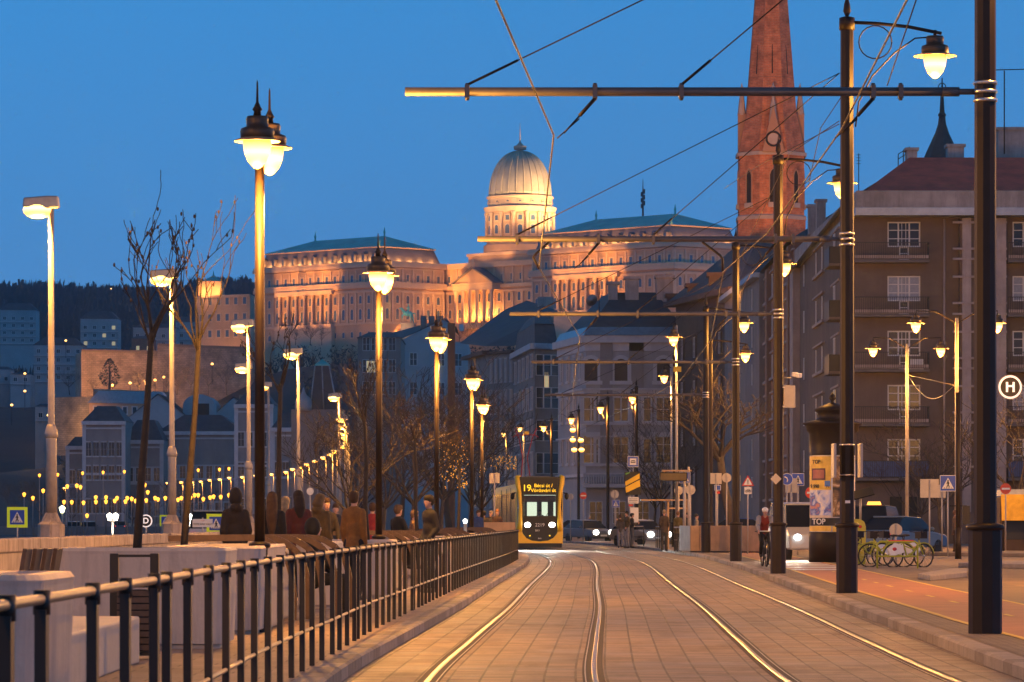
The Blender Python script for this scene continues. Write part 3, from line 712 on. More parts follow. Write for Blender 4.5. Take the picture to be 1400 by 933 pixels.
plx(612, 636, 98, 2.5, 1.08, 'white planter behind the railing at the small white light')
plx(655, 681, 122, 3, 1.07, 'last white planter before the tram')
def blockbench(name, x0, x1, y0, y1, h, label):
    mb = MB(); mb.bb(-(x1-x0)/2, (x1-x0)/2, -(y1-y0)/2, (y1-y0)/2, 0, h); o = mb.build(name, M_conc, None, bevel=.018, loc=((x0+x1)/2, (y0+y1)/2, G)); return tag(o, label, 'bench')
# long low bench with leaning slatted back
t = thing('concrete_bench', 'long low white concrete bench with a leaning wooden slatted backrest', 'bench', (-3.85, 31.8, G))
mb = MB(); mb.bb(-.42, .42, -3.5, 3.9, 0, .43); mb.build('seat_block', M_conc, t, bevel=.02)
bk = bpy.data.objects.new('backrest', None)
mb = MB()
for k in range(4):
    mb.box((-.09+k*.03, -.35+k*.235, .72), (.035, .215, .72), 0, ry=.17)
mb.build('backrest', M_wood, t, bevel=.006, loc=(-.12, .9, 0), rz=-.12)
bpy.data.objects.remove(bk)
mb = MB(); mb.box((-.55, .9, .45), (.5, .9, .035)); mb.build('seat_board', M_wood, t, bevel=.005)
mb = MB(); mb.tube([(-.12, .65, .43), (-.2, .65, .9)], .014, 6); mb.build('strut', M_iron, t)
# litter bin
t = thing('litter_bin', 'dark slatted litter bin with two square uprights before the broad planter', 'litter bin', (wx(184, 36.6), 36.6, G))
for s in (-1, 1):
    mb = MB(); mb.bb(s*.19-.04, s*.19+.04, -.05, .05, 0, 1.0); mb.build('upright', M_iron2, t, bevel=.006)
mb = MB(); mb.bb(-.2, .2, -.03, .03, .965, .99); mb.build('top_bar', M_iron2, t)
mb = MB(); mb.bb(-.15, .15, -.16, .16, .68, .72); mb.bb(-.15, .15, -.16, .16, .04, .07); mb.build('bin_tray', M_iron2, t)
for k in range(9):
    mb = MB(); mb.bb(-.15, .15, -.17, -.15, .09+k*.064, .14+k*.064); mb.build('slat', M_wood, t)
mb = MB(); mb.bb(-.148, .148, -.14, .15, .08, .66); mb.build('liner', M_black, t)
# arched benches
def arched_bench(x, D, label, n=5, wid=1.35, step=.36, sh=.17):
    t = thing('arched_bench', label, 'bench', (wx(x, D), D, G), 0, 'arched slatted benches')
    mb = MB(); mb.bb(-wid, .12, .1, n*step-.05, 0, .95); mb.build('base_block', M_conc, t, bevel=.05)
    for k in range(n):
        q = [(-wid+k*sh, k*step, .99), (-.3+k*sh, k*step, 1.0), (-.02+k*sh, k*step, .94), (.16+k*sh, k*step, .80), (.25+k*sh, k*step, .58), (.28+k*sh, k*step, .3), (.28+k*sh, k*step, 0.02)]
        P = crom([(a, c*1.09) for a, b, c in q], .08)
        mb = MB()
        for a, b in zip(P, P[1:]):
            d = (b-a).normalized(); nn = Vector((-d.y, d.x))*.04
            vs = [(v.x, y, v.y) for y in (k*step-.055, k*step+.055) for v in (a-nn, b-nn, b+nn, a+nn)]
            mb.add(vs, [(0, 1, 2, 3), (7, 6, 5, 4), (0, 4, 5, 1), (3, 2, 6, 7), (0, 3, 7, 4), (1, 5, 6, 2)])
        mb.build('slat', M_wood, t)
    return t
arched_bench(372, 50.5, 'arched bench of five curved dark slats behind the nearest promenade lamp')
arched_bench(534, 74, 'low arched slatted bench under the second promenade lamp', 5, 1.25, .4)
arched_bench(608, 92, 'small arched slatted bench near the man in a dark coat', 4, 1.0, .4)
arched_bench(652, 118, 'farthest arched slatted bench before the tram', 4, 1.0, .4)
mb = MB(); mb.bb(-.56, .56, -.05, .05, 0, 1.28); o = mb.build('low_screen', M_ply, None, loc=(wx(683, 139), 139, G)); tag(o, 'tan low screen wall at the end of the railing left of the tram', 'screen')
# young trees in planters
def young(x0, D, xt, yt, ytop, seed, label, depth=3, buds=.16, sp=.40, nl=5):
    X0, Xt = wx(x0, D), wx(xt, D); zt = wz(yt, D)-1.0; H = wz(ytop, D)-1.0
    return bare_tree('young_tree', seed, H, zt, .042, sp, depth, (Xt-X0, .1), buds, nl, .9, (M_bark, M_bud), .005, density=.9, label=label, loc=(X0, D, 1.0), wig=.12)
young(186, 40.5, 206, 455, 285, 11, 'leaning bare young tree growing from the broad white planter', 4)
young(250, 48.6, 271, 466, 300, 5, 'bare young tree leaning right, second from the left, with tall twigs', 4)
young(380, 58.5, 383, 525, 440, 9, 'bare young tree just right of the nearest promenade lamp', 4)
young(503, 67, 498, 577, 478, 14, 'bare young tree left of the second promenade lamp', 4)
young(571, 89, 567, 605, 540, 21, 'bare lit young tree left of the man in a dark coat', 4, .3)
young(626, 100, 628, 640, 590, 27, 'small bare lit young tree between the promenade lamps', 4, .3)
# a long whip on the first tree (photo: very tall single shoot)
# big bare trees along the street
BT = []
big = [(470, 150, 5.6, 3), (520, 175, 6.6, 4), (560, 160, 6.8, 5), (600, 190, 8.0, 6), (640, 205, 7.0, 7), (615, 240, 9.6, 3), (545, 230, 9.6, 5), (490, 235, 6.6, 6), (655, 250, 7.2, 4)]
big_lab = ['bare street tree in the dark mass left of the second promenade lamp', 'bare street tree behind the second promenade lamp', 'tall bare street tree above the man in a dark coat', 'bare street tree left of the third promenade lamp',
           'bare street tree between two promenade lamps before the grey houses', 'far bare street tree behind the third promenade lamp', 'far bare street tree under the white gable', 'far bare street tree low at left of the dark mass', 'far bare street tree left of the tram']
protos = {}
for (x, D, H, sd), lab in zip(big, big_lab):
    loc = (wx(x, D), D, .0)
    if sd not in protos:
        protos[sd] = bare_tree('street_tree', sd+40, H, H*.32, .13, .75, 5, (.2, 0), 0, 6, .55, (M_bark2, None), .011, density=1., label=lab, loc=loc); BT.append(protos[sd])
    else: dup(protos[sd], loc, sd*1.3, lab, scale=H/[b for b in big if b[3] == sd][0][2])
# dark tree leaning before the brown house
bare_tree('street_tree', 77, 8.6, 4.4, .26, .8, 5, (-.7, 0), 0, 6, .4, (M_bark2, None), .014, label='dark leaning tree with a forked trunk between the masts and the brown houses', loc=(wx(1004, 185), 185, G), wig=.4)
for x, D, H, sd, lab in ((1290, 205, 6.5, 3, 'bare tree in front of the balconies left of the nearest mast'), (1392, 190, 7.5, 6, 'bare tree at the right edge under the round sign'), (1262, 215, 5.4, 4, 'small bare tree in front of the ground floor windows'), (905, 300, 9, 5, 'bare tree before the pale corner house at right'), (893, 320, 7.5, 7, 'bare tree in front of the pale house balcony')):
    dup(protos[sd], (wx(x, D), D, G), sd*.7+1, lab, scale=H/[b for b in big if b[3] == sd][0][2])

# ------------------------------------------------------------------ people
def remesh(mb, mats, vox, name, smooth=2):
    me = mb.mesh('tmp', mats); o = bpy.data.objects.new('tmp', me); COL.objects.link(o)
    r = o.modifiers.new('r', 'REMESH'); r.mode = 'VOXEL'; r.voxel_size = vox; r.use_smooth_shade = True
    s = o.modifiers.new('s', 'SMOOTH'); s.factor = .5; s.iterations = smooth
    dg = bpy.context.evaluated_depsgraph_get(); dg.update()
    out = bpy.data.meshes.new_from_object(o.evaluated_get(dg)); out.name = name
    bpy.data.objects.remove(o); out.materials.clear()
    for m in (mats if isinstance(mats, list) else [mats]): out.materials.append(m)
    return out
def limb(mb, pts, rad):
    """chain of capsule segments"""
    for (a, b), (r1, r2) in zip(zip(pts, pts[1:]), zip(rad, rad[1:])):
        mb.tube([Vector(a), Vector(b)], [r1, r2], 10)
    for p, r in zip(pts, rad): mb.ell(p, (r, r, r), 10, 6)
CLOTHM = {}
def cm(c):
    k = tuple(c)
    if k not in CLOTHM: CLOTHM[k] = cloth('cloth_%d' % len(CLOTHM), c)
    return CLOTHM[k]
def person(label, x, D, rz, coat, legs, hair, pose='stand', h=1.75, z=G, long_coat=.78, hairlen=0, hood=False, hat=None, cat='person', X=None, sleeve=None, vox=.02):
    J = dict(pel=(0, 0, .94), sp=(0, 0, 1.15), ch=(0, 0, 1.36), nk=(0, .01, 1.50), hd=(0, -.015, 1.635),
             sl=(-.155, 0, 1.41), sr=(.155, 0, 1.41), el=(-.20, .03, 1.14), er=(.20, .03, 1.14), wl=(-.195, -.05, .90), wr=(.195, -.05, .90),
             hl=(-.09, 0, .92), hr=(.09, 0, .92), kl=(-.10, -.02, .50), kr=(.10, -.02, .50), al=(-.10, .04, .09), ar=(.10, .04, .09))
    if pose == 'walk': J.update(kl=(-.10, -.18, .52), al=(-.10, -.26, .10), kr=(.10, .05, .50), ar=(.10, .30, .13), el=(-.23, .12, 1.16), wl=(-.21, .10, .93), er=(.23, -.06, 1.16), wr=(.2, -.22, .98))
    if pose == 'sit':
        d = -.47
        for k in ('pel', 'sp', 'ch', 'nk', 'hd', 'sl', 'sr', 'el', 'er', 'hl', 'hr'): a = J[k]; J[k] = (a[0], a[1]+.0, a[2]+d+.06)
        J.update(kl=(-.12, -.44, .52), kr=(.12, -.44, .52), al=(-.12, -.44, .09), ar=(.12, -.44, .09), wl=(-.12, -.32, .62), wr=(.12, -.32, .62), el=(-.25, -.08, .76), er=(.25, -.08, .76))
    if pose == 'pockets': J.update(el=(-.215, .06, 1.15), wl=(-.15, -.10, .96), er=(.215, .06, 1.15), wr=(.15, -.10, .96))
    if pose == 'phone': J.update(el=(-.23, -.08, 1.16), wl=(-.08, -.30, 1.24), er=(.23, -.08, 1.16), wr=(.08, -.30, 1.24))
    if pose == 'point': J.update(el=(-.24, -.14, 1.30), wl=(-.22, -.40, 1.36), er=(.24, .02, 1.16), wr=(.2, -.14, 1.0))
    if pose == 'ride':
        J.update(pel=(0, .10, .98), sp=(0, .03, 1.16), ch=(0, -.10, 1.34), nk=(0, -.16, 1.47), hd=(0, -.22, 1.60), sl=(-.18, -.12, 1.40), sr=(.18, -.12, 1.40), el=(-.25, -.30, 1.20), er=(.25, -.30, 1.20),
                 wl=(-.25, -.52, 1.05), wr=(.25, -.52, 1.05), hl=(-.09, .09, .95), hr=(.09, .09, .95), kl=(-.11, -.20, .72), kr=(.11, -.16, .50), al=(-.11, .06, .36), ar=(.11, .05, .14))
    V = {k: Vector(v) for k, v in J.items()}
    t = thing('person', label, cat, (X if X is not None else wx(x, D), D, z), rz)
    s = h/1.75; t.scale = (s*.9, s*.93, s)
    b = MB(); hd = V['hd']
    b.ell(hd, (.075, .093, .112)); b.ell(hd+Vector((0, -.03, -.06)), (.055, .062, .06)); b.tube([V['nk']-Vector((0, 0, .08)), hd-Vector((0, -.01, .05))], .052, 10)
    b.ell(hd+Vector((0, -.1, -.012)), (.014, .024, .022), 8, 6)
    for sx in (-1, 1): b.ell(hd+Vector((sx*.076, .008, -.005)), (.012, .022, .032), 8, 6)
    b.ell((V['sp']), (.13, .085, .2)); b.ell(V['ch'], (.165, .10, .15)); b.ell(V['pel'], (.14, .10, .13))
    for a, e, w_ in (('sl', 'el', 'wl'), ('sr', 'er', 'wr')): limb(b, [V[a], V[e], V[w_]], [.055, .042, .033])
    for a, k, f in (('hl', 'kl', 'al'), ('hr', 'kr', 'ar')):
        limb(b, [V[a], V[k], V[f]], [.085, .058, .042])
    me = remesh(b, [M_skin, M_sk, M_sw], vox, 'body')
    # hands: palm + five tapered fingers, eyes, joined into the same mesh
    hnd = MB()
    for e, w_, sx in (('el', 'wl', 1), ('er', 'wr', -1)):
        d = (V[w_]-V[e]).normalized(); side = Vector((sx, 0, 0)); side = (side-d*side.dot(d)).normalized(); nrm = d.cross(side)
        p = V[w_]+d*.05; hnd.ell(p, (.032, .03, .045), 8, 6)
        for k in range(4):
            q = p+d*.03+nrm*((k-1.5)*.018); L = (.062, .072, .068, .052)[k]
            hnd.tube([q, q+d*L*.55, q+d*L*.9+side*.018*1], [.0095, .0085, .006], 6)
        q = p-d*.01+nrm*-.035; hnd.tube([q, q+d*.03-nrm*.015, q+d*.055-nrm*.012], [.011, .009, .007], 6)
    for sx in (-1, 1):
        hnd.ell(hd+Vector((sx*.031, -.083, .012)), (.014, .009, .009), 8, 5, 2); hnd.ell(hd+Vector((sx*.031, -.091, .012)), (.007, .004, .007), 6, 4, 1)
    hnd.ell(hd+Vector((0, -.089, -.058)), (.022, .006, .006), 8, 4, 1)
    import bmesh
    bm = bmesh.new(); bm.from_mesh(me); bm.from_mesh(hnd.mesh('tmp', [M_skin, M_sk, M_sw])); bm.to_mesh(me); bm.free()
    o = bpy.data.objects.new('body', me); COL.objects.link(o); o.parent = t
    # coat
    c = MB(); gr = .035
    c.ell(V['ch'], (.175, .125, .17)); c.ell(V['sp'], (.155, .12, .22)); c.ell(V['pel'], (.165, .135, .16)); c.tube([V['ch'], V['nk']+Vector((0, 0, .01))], [.13, .07], 12)
    if long_coat < .9 and pose not in ('sit', 'ride'):
        hem = Vector((0, 0, long_coat)); c.tube([V['pel'], hem], [.155, .17], 14)
    for a, e, w_ in (('sl', 'el', 'wl'), ('sr', 'er', 'wr')): limb(c, [V[a], V[e], V[w_]], [.072, .058, .046])
    if hood: c.ell(V['nk']+Vector((0, .08, .0)), (.11, .08, .07))
    cme = remesh(c, cm(coat), vox*1.1, 'coat', 3); o = bpy.data.objects.new('coat', cme); COL.objects.link(o); o.parent = t
    g = MB(); g.ell(V['pel'], (.16, .125, .12))
    for a, k, f in (('hl', 'kl', 'al'), ('hr', 'kr', 'ar')): limb(g, [V[a], V[k], V[f]+Vector((0, 0, .02))], [.105, .078, .062])
    o = bpy.data.objects.new('trousers', remesh(g, cm(legs), vox*1.1, 'trousers')); COL.objects.link(o); o.parent = t
    for f in ('al', 'ar'):
        m_ = MB(); p = V[f]; m_.ell(p+Vector((0, -.07, -.045)), (.048, .135, .045)); m_.ell(p+Vector((0, 0, -.01)), (.05, .055, .07)); m_.build('shoe', M_rubber, t)
    if hat:
        m_ = MB(); hk = 1.18 if hood else 1.0; m_.ell(hd+Vector((0, .02 if not hood else .035, .045 if not hood else .02)), (.094*hk, .108*hk, .097*hk*(1.25 if hood else 1))); m_.build('hood' if hood else 'hat', cm(hat), t)
    elif hair:
        m_ = MB(); m_.ell(hd+Vector((0, .028, .022)), (.094, .098, .112)); m_.ell(hd+Vector((0, -.01, .06)), (.086, .1, .07))
        if hairlen:
            m_.ell(hd+Vector((0, .06, -.06)), (.095, .06, .14)); m_.tube([hd+Vector((0, .06, 0)), hd+Vector((0, .10, -hairlen*.5)), hd+Vector((0, .10, -hairlen))], [.095, .10, .05], 10)
        hm = remesh(m_, cm(hair), .018, 'hair', 2); o = bpy.data.objects.new('hair', hm); COL.objects.link(o); o.parent = t
    return t
BRN, BLK, NAV, GRY, MAR, OLV, MUS, CRM, JEAN = (.10, .05, .025), (.012, .011, .011), (.016, .018, .035), (.10, .09, .08), (.14, .03, .02), (.12, .08, .025), (.25, .12, .03), (.45, .36, .26), (.05, .06, .10)
p_ = person
p_('person in a dark hooded coat standing left of the nearest lamp, back turned', 322, 57, PI+.2, (.035, .022, .015), BLK, None, 'pockets', 1.76, hood=True, hat=(.03, .02, .014))
p_('person with very long brown hair just right of the nearest lamp post', 372, 58, PI, (.02, .015, .012), BLK, (.16, .075, .025), 'stand', 1.74, hairlen=.55)
p_('blonde person in pink walking by the third young tree', 390, 66, PI-.4, (.36, .10, .09), JEAN, (.5, .36, .2), 'walk', 1.72, hairlen=.2)
p_('person in a dark red jacket with long dark hair, back to the camera', 408, 59, PI+.3, (.16, .032, .02), GRY, (.04, .022, .014), 'pockets', 1.77, hairlen=.3)
p_('person in a mustard coat with a big furry hood', 437, 62, PI-.5, (.21, .12, .03), BRN, (.24, .14, .05), 'stand', 1.74, hairlen=.12, hood=True)
p_('seated person in a black hood seen in profile on the white planter', 429, 53.5, PI/2+.4, BLK, BLK, BLK, 'sit', 1.72, z=G, hat=BLK, hood=True)
p_('person in a dark coat facing the camera beside the mustard coat', 446, 72, .3, (.03, .02, .018), JEAN, (.08, .04, .02), 'walk', 1.74)
p_('small far walker in dark blue near the stop sign', 459, 86, 0, (.03, .04, .07), JEAN, BRN, 'walk', 1.7)
p_('person in an orange quilted puffer jacket with the back turned', 484, 64, PI-.3, (.34, .15, .03), BLK, (.10, .05, .02), 'stand', 1.80)
p_('person in a bright red coat half hidden behind the second promenade lamp', 509, 82, PI, (.4, .03, .04), BLK, BRN, 'stand', 1.7)
p_('seated person in a black jacket with yellow edging on the arched bench', 544, 82, PI-.8, (.018, .016, .014), BLK, (.17, .10, .05), 'sit', 1.78, z=.42)
p_('person in a tan coat seated beside the black jacket', 566, 94, PI/2, (.26, .15, .07), BRN, (.24, .14, .08), 'sit', 1.7, z=.40)
p_('man in a dark navy coat standing in three quarter view behind the railing', 587, 70.5, -1.0, (.02, .018, .026), BLK, (.018, .013, .01), 'pockets', 1.78)
p_('person in a blue jacket near the last promenade lamp', 654, 140, .5, (.03, .08, .28), JEAN, BRN, 'stand', 1.72)
p_('dark haired person waiting left of the tram', 662, 150, PI, (.04, .03, .03), BLK, BLK, 'stand', 1.72)
p_('person with a pale scarf beside the tram flank', 671, 152, -.5, (.06, .05, .05), BLK, CRM, 'stand', 1.74)
p_('person with ginger hair at the tram side', 680, 150, .4, (.08, .04, .03), BLK, (.45, .18, .06), 'stand', 1.78)
p_('man in an olive jacket and pale jeans standing at the kerb', 857, 190, -1.0, (.12, .085, .035), (.34, .33, .36), BLK, 'point', 1.8, long_coat=.95)
p_('companion in dark clothes close to the man in an olive jacket', 864, 192, 1.6, (.05, .04, .03), (.10, .10, .12), BLK, 'phone', 1.72, long_coat=.95)
p_('waiting person with a grey sleeve and pale jeans at the kerb edge', 848, 192, PI, (.10, .09, .09), (.36, .36, .40), BRN, 'pockets', 1.66, long_coat=.95)
p_('broad person in a brown jacket and pale cap at the railing', 908, 172, PI, (.10, .07, .045), (.07, .06, .05), None, 'pockets', 1.82, hat=(.5, .38, .24))
p_('person in a mustard green jacket right of the pale cap', 927, 172, PI, (.19, .14, .03), (.06, .05, .04), None, 'stand', 1.74, hat=(.3, .16, .07))
p_('person in black with long dark hair behind the plywood box', 940, 180, -.4, BLK, BLK, (.03, .02, .015), 'stand', 1.72, hairlen=.25)
p_('person in a cream jacket with a dark knitted hat', 952, 178, PI/2, CRM, BLK, None, 'stand', 1.64, hat=(.03, .025, .03))
p_('person in an orange and white jacket behind the slim dark post', 1306, 150, PI/2, (.36, .2, .1), BRN, (.25, .12, .07), 'stand', 1.74)
# ------------------------------------------------------------------ bicycles
def wheel(par, c, r, mt=None):
    m_ = MB(); n = 24
    ring = [(c[0], c[1]+r*math.cos(2*PI*k/n), c[2]+r*math.sin(2*PI*k/n)) for k in range(n+1)]
    m_.tube(ring, .022, 6); w_ = m_.build('wheel', M_rubber, par)
    m_ = MB()
    for k in range(12):
        a = 2*PI*k/12; m_.tube([c, (c[0], c[1]+r*math.cos(a), c[2]+r*math.sin(a))], .0025, 3)
    m_.tube([(c[0]-.04, c[1], c[2]), (c[0]+.04, c[1], c[2])], .03, 8); m_.build('spokes', M_band, w_)
    return w_
M_lime = mat('lime_paint', (.30, .34, .02), .4, 0, .08, 3)
def bicycle(label, loc, rz, fm, share=True, grp=None):
    t = thing('bicycle', label, 'bicycle', loc, rz, grp)          # along local y, front at -y
    wheel(t, (0, -.52, .33), .33); wheel(t, (0, .52, .33), .33)
    m_ = MB(); bb = (0, .06, .30); st = (0, .18, .72); hd = (0, -.36, .78); hb = (0, -.40, .62)
    m_.tube([hb, (0, -.12, .40), bb], .032, 8); m_.tube([bb, st], .022, 8); m_.tube([(0, .16, .62), (0, -.2, .50)], .018, 6); m_.tube([bb, (0, .52, .33)], .015, 6); m_.tube([st, (0, .52, .33)], .014, 6)
    m_.tube([hd, hb, (0, -.52, .33)], .022, 8); m_.build('frame', fm, t)
    m_ = MB(); m_.tube([(0, -.36, .78), (0, -.36, .98)], .016, 6); m_.tube([(-.3, -.24, 1.02), (-.2, -.36, 1.0), (.2, -.36, 1.0), (.3, -.24, 1.02)], .014, 6); m_.build('handlebar', M_iron, t)
    m_ = MB(); m_.tube([st, (0, .2, .88)], .014, 6); m_.ell((0, .24, .90), (.08, .14, .035)); m_.build('saddle', M_rubber, t)
    for y in (-.52, .52):
        m_ = MB(); m_.tube([(0, y+.37*math.cos(a), .33+.37*math.sin(a)) for a in [PI*.1+PI*.85*k/8 for k in range(9)]], .02, 4); m_.build('mudguard', fm, t)
    if share:
        m_ = MB(); m_.prism([(.16, .42), (.62, .30), (.72, .52), (.5, .70), (.2, .62)], -.035, .035, 'x'); m_.build('wheel_cover', M_sw, t, bevel=.01)
        m_ = MB(); m_.box((0, -.44, .92), (.3, .22, .2)); m_.build('basket', M_iron, t)
        for s in (-1, 1):
            m_ = MB(); m_.lathe([(.05, -.002), (.05, .002)], n=10); e = m_.build('emblem', M_sr, t); e.location = (s*.038, .5, .52); e.rotation_euler = (0, PI/2, 0); e.scale = (1, 1.5, 1)
    return t
Db = 108
for k, (x, D, rz, lab) in enumerate(((1212, 111, -PI/2+.25, 'shared lime bicycle nearest the big mast, white wheel cover towards us'), (1228, 114, -PI/2+.35, 'second shared bicycle behind the lime rack'), (1242, 110.5, PI/2+.5, 'shared bicycle at the right end of the lime rack'), (1190, 116, -PI/2+.5, 'shared bicycle mostly hidden behind the spiked mast'), (1203, 119, -.6, 'shared bicycle facing us in the middle of the group'))):
    bicycle(lab, (wx(x, D), D, G), rz, M_lime, True, 'shared bicycles at the rack')
t = thing('bike_rack', 'lime tubular bike rack with a red strip on its top bar', 'bike rack', (wx(1227, 107.5), 107.5, G))
m_ = MB(); wd = .56
m_.tube([(-wd, 0, 0), (-wd, 0, .66), (-wd+.07, 0, .75), (wd-.07, 0, .75), (wd, 0, .68), (wd, 0, 0)], .026, 8); m_.tube([(-wd, 0, .34), (wd, 0, .34)], .022, 8); m_.build('rack_frame', M_lime, t)
m_ = MB(); m_.box((.1, 0, .775), (.7, .05, .025)); m_.build('red_strip', M_sr, t)
# cyclist
bk = bicycle('dark bicycle ridden by the cyclist in a red vest', (wx(1045, 112), 112, G), .05, M_iron2, False)
cy = p_('cyclist in a red vest over white sleeves and a white helmet', 0, 112, .05, (.33, .035, .02), BLK, None, 'ride', 1.74, X=wx(1045, 112), cat='cyclist')
m_ = MB(); m_.ell((0, -.205, 1.645), (.105, .135, .085)); m_.build('helmet', M_sw, cy)
for s in (-1, 1):
    m_ = MB(); limb(m_, [Vector((s*.19, -.13, 1.40)), Vector((s*.25, -.30, 1.20)), Vector((s*.25, -.5, 1.06))], [.092, .073, .056]); m_.build('sleeve', cm((.55, .52, .5)), cy)
m_ = MB(); m_.tube([(.0, -.07+.155*math.cos(a), 1.02) if False else (.2*math.sin(a), .06-.17*math.cos(a), 1.03) for a in [2*PI*k/14 for k in range(15)]], .02, 6); m_.build('reflective_belt', M_sw, cy)
m_ = MB(); m_.lathe([(.04, -.01), (.045, .02)], n=10); o = m_.build('headlight', M_iron, bk, loc=(0, -.45, .86)); o.rotation_euler = (PI/2, 0, 0)
# ------------------------------------------------------------------ the tram
TD = 196.
def path_from(D0):
    pts = []; s = 0; last = None
    p0, r0 = at(FR, D0); pts.append((p0, r0, 0))
    for p, r, _ in FR:
        if p.y > D0+.2:
            s += (p-pts[-1][0]).length; pts.append((p, r, s))
    return pts
TP = path_from(TD)
def tp(s, o):
    if s <= 0:
        p, r, _ = TP[0]; d = Vector((-r.y, r.x)); q = p+d*s+r*o; return q
    for (p, r, a), (q, t, b) in zip(TP, TP[1:]):
        if a <= s <= b:
            k = (s-a)/(b-a); return p.lerp(q, k)+(r.lerp(t, k)).normalized()*o
    p, r, _ = TP[-1]; return p+r*o
T0 = Vector((TP[0][0].x, TP[0][0].y, 0))
def tv(o, s, z): q = tp(s, o); return Vector((q.x-T0.x, q.y-T0.y, z))
tram = thing('tram', 'yellow low floor tram with lit amber destination display and headlights, coming round the curve', 'tram', T0)
SEC = [(1.14, .28), (1.2, .45), (1.2, 1.05), (1.2, 2.95), (1.17, 3.1), (1.0, 3.42), (.7, 3.5)]
SS = [0, .25, .8]+[1.6+k*1.2 for k in range(27)]
body = MB()
for a, b in zip(SS, SS[1:]):
    fa = .94 if a == 0 else (.985 if a < .5 else 1); fb = .985 if b < .5 else 1
    for sg in (-1, 1):
        for (w0, z0), (w1, z1) in zip(SEC, SEC[1:]):
            mi = 0
            if z0 >= 1.0 and z1 < 3.0 and a > .7: mi = 1
            if z0 > 3.3: mi = 2
            q = [tv(sg*w0*fa, a, z0), tv(sg*w0*fb, b, z0), tv(sg*w1*fb, b, z1), tv(sg*w1*fa, a, z1)]
            body.face(q if sg < 0 else q[::-1], mi)
    body.face([tv(-.7*fa, a, 3.5), tv(-.7*fb, b, 3.5), tv(.7*fb, b, 3.5), tv(.7*fa, a, 3.5)], 2)
body.build('body_shell', [M_yellow, M_tglass, M_tgrey], tram)
m_ = MB()
for s in SS[4::2]:
    for sg in (-1, 1):
        q = [tv(sg*1.205, s-.05, 1.05), tv(sg*1.205, s+.05, 1.05), tv(sg*1.205, s+.05, 2.72), tv(sg*1.205, s-.05, 2.72)]; m_.face(q)
m_.build('gold_lit_pillar', M_yellow, tram)  # yellow pillars: gold lamp reflections along the side put into the colour
for s0 in (8.6, 15.5, 22.4):
    m_ = MB()
    for sg in (-1, 1): m_.face([tv(sg*1.21, s0, .4), tv(sg*1.21, s0+.7, .4), tv(sg*1.21, s0+.7, 3.2), tv(sg*1.21, s0, 3.2)])
    m_.build('gangway_bellows', M_rubber, tram)
def fr_poly(pts, y, mm, name, th=.03, parent=tram, bevel=0):
    """a plate on the tram nose given as (offset, height) outline, its face y metres ahead of the nose"""
    m_ = MB(); n = len(pts); A = [tv(o, -y, z) for o, z in pts]; B = [tv(o, -y+th, z) for o, z in pts]
    m_.add(A+B, [tuple(range(n)), tuple(range(2*n-1, n-1, -1))]+[(i, n+i, n+(i+1) % n, (i+1) % n) for i in range(n)]); return m_.build(name, mm, parent, bevel=bevel)
# yellow nose: lower bowl and two pillars
bowl = [(-1.16, .30), (1.16, .30), (1.16, 1.0), (.92, 1.0), (.86, .82), (.68, .60), (.4, .47), (0, .43), (-.4, .47), (-.68, .60), (-.86, .82), (-.92, 1.0), (-1.16, 1.0)]
fr_poly(bowl, .06, M_yellow, 'front_bowl', .14, bevel=.03)
for sg in (-1, 1):
    m_ = MB(); m_.tube([tv(sg*1.03, -.02, .95), tv(sg*1.0, -.03, 1.4), tv(sg*.98, -.03, 2.2), tv(sg*1.03, -.03, 2.9), tv(sg*1.12, 0, 3.35), tv(sg*1.12, .1, 3.66), tv(sg*1.06, .35, 3.72)], [.14, .12, .085, .095, .13, .15, .10], 12); m_.build('front_pillar', M_yellow, tram)
fr_poly([(-1.1, .12), (1.1, .12), (1.12, .34), (-1.12, .34)], .1, M_rubber, 'bumper', .5)
# black mask: header, lower U, side strips
fr_poly([(-.95, 2.78), (.95, 2.78), (1.0, 3.1), (1.02, 3.7), (-1.02, 3.7), (-1.0, 3.1)], .03, M_black, 'header_panel', .1)
fr_poly([(-.92, 1.0), (-.86, .82), (-.68, .60), (-.4, .47), (0, .43), (.4, .47), (.68, .60), (.86, .82), (.92, 1.0), (.92, 1.72), (-.92, 1.72)], .03, M_black, 'nose_mask', .1)
for sg in (-1, 1): fr_poly([(sg*.93, 1.7), (sg*.8, 1.7), (sg*.8, 2.8), (sg*.96, 2.8)], .03, M_black, 'mask_side', .1)
m_, n_, l_, b_ = new_mat('windscreen_glass'); b_.inputs['Base Color'].default_value = (.02, .025, .025, 1); b_.inputs['Roughness'].default_value = .05; b_.inputs['Alpha'].default_value = .35; M_wind = m_
fr_poly([(-.8, 1.72), (.8, 1.72), (.8, 2.78), (-.8, 2.78)], .02, M_wind, 'windscreen', .02)
fr_poly([(-.8, 2.42), (.8, 2.42), (.8, 2.76), (-.8, 2.76)], -.12, mat('sun_blind', (.22, .15, .12), .7), 'sun_blind', .02)
m_ = MB(); m_.face([tv(-1.0, 1.5, 1.2), tv(1.0, 1.5, 1.2), tv(1.0, 1.5, 2.9), tv(-1.0, 1.5, 2.9)]); m_.build('cab_wall', M_grn, tram)  # back wall glows by itself, in place of a lamp in the cab
for a, b in ((-.1, .15), (.45, .75), (-.75, -.6)): fr_poly([(a, 1.5), (b, 1.5), (b, 2.7), (a, 2.7)], -1.45, M_tgrey, 'cab_partition', .03)
m_ = MB(); m_.tube([tv(.3, -.06, 1.7), tv(.62, -.06, 2.2)], .015, 5); m_.build('wiper', M_rubber, tram)
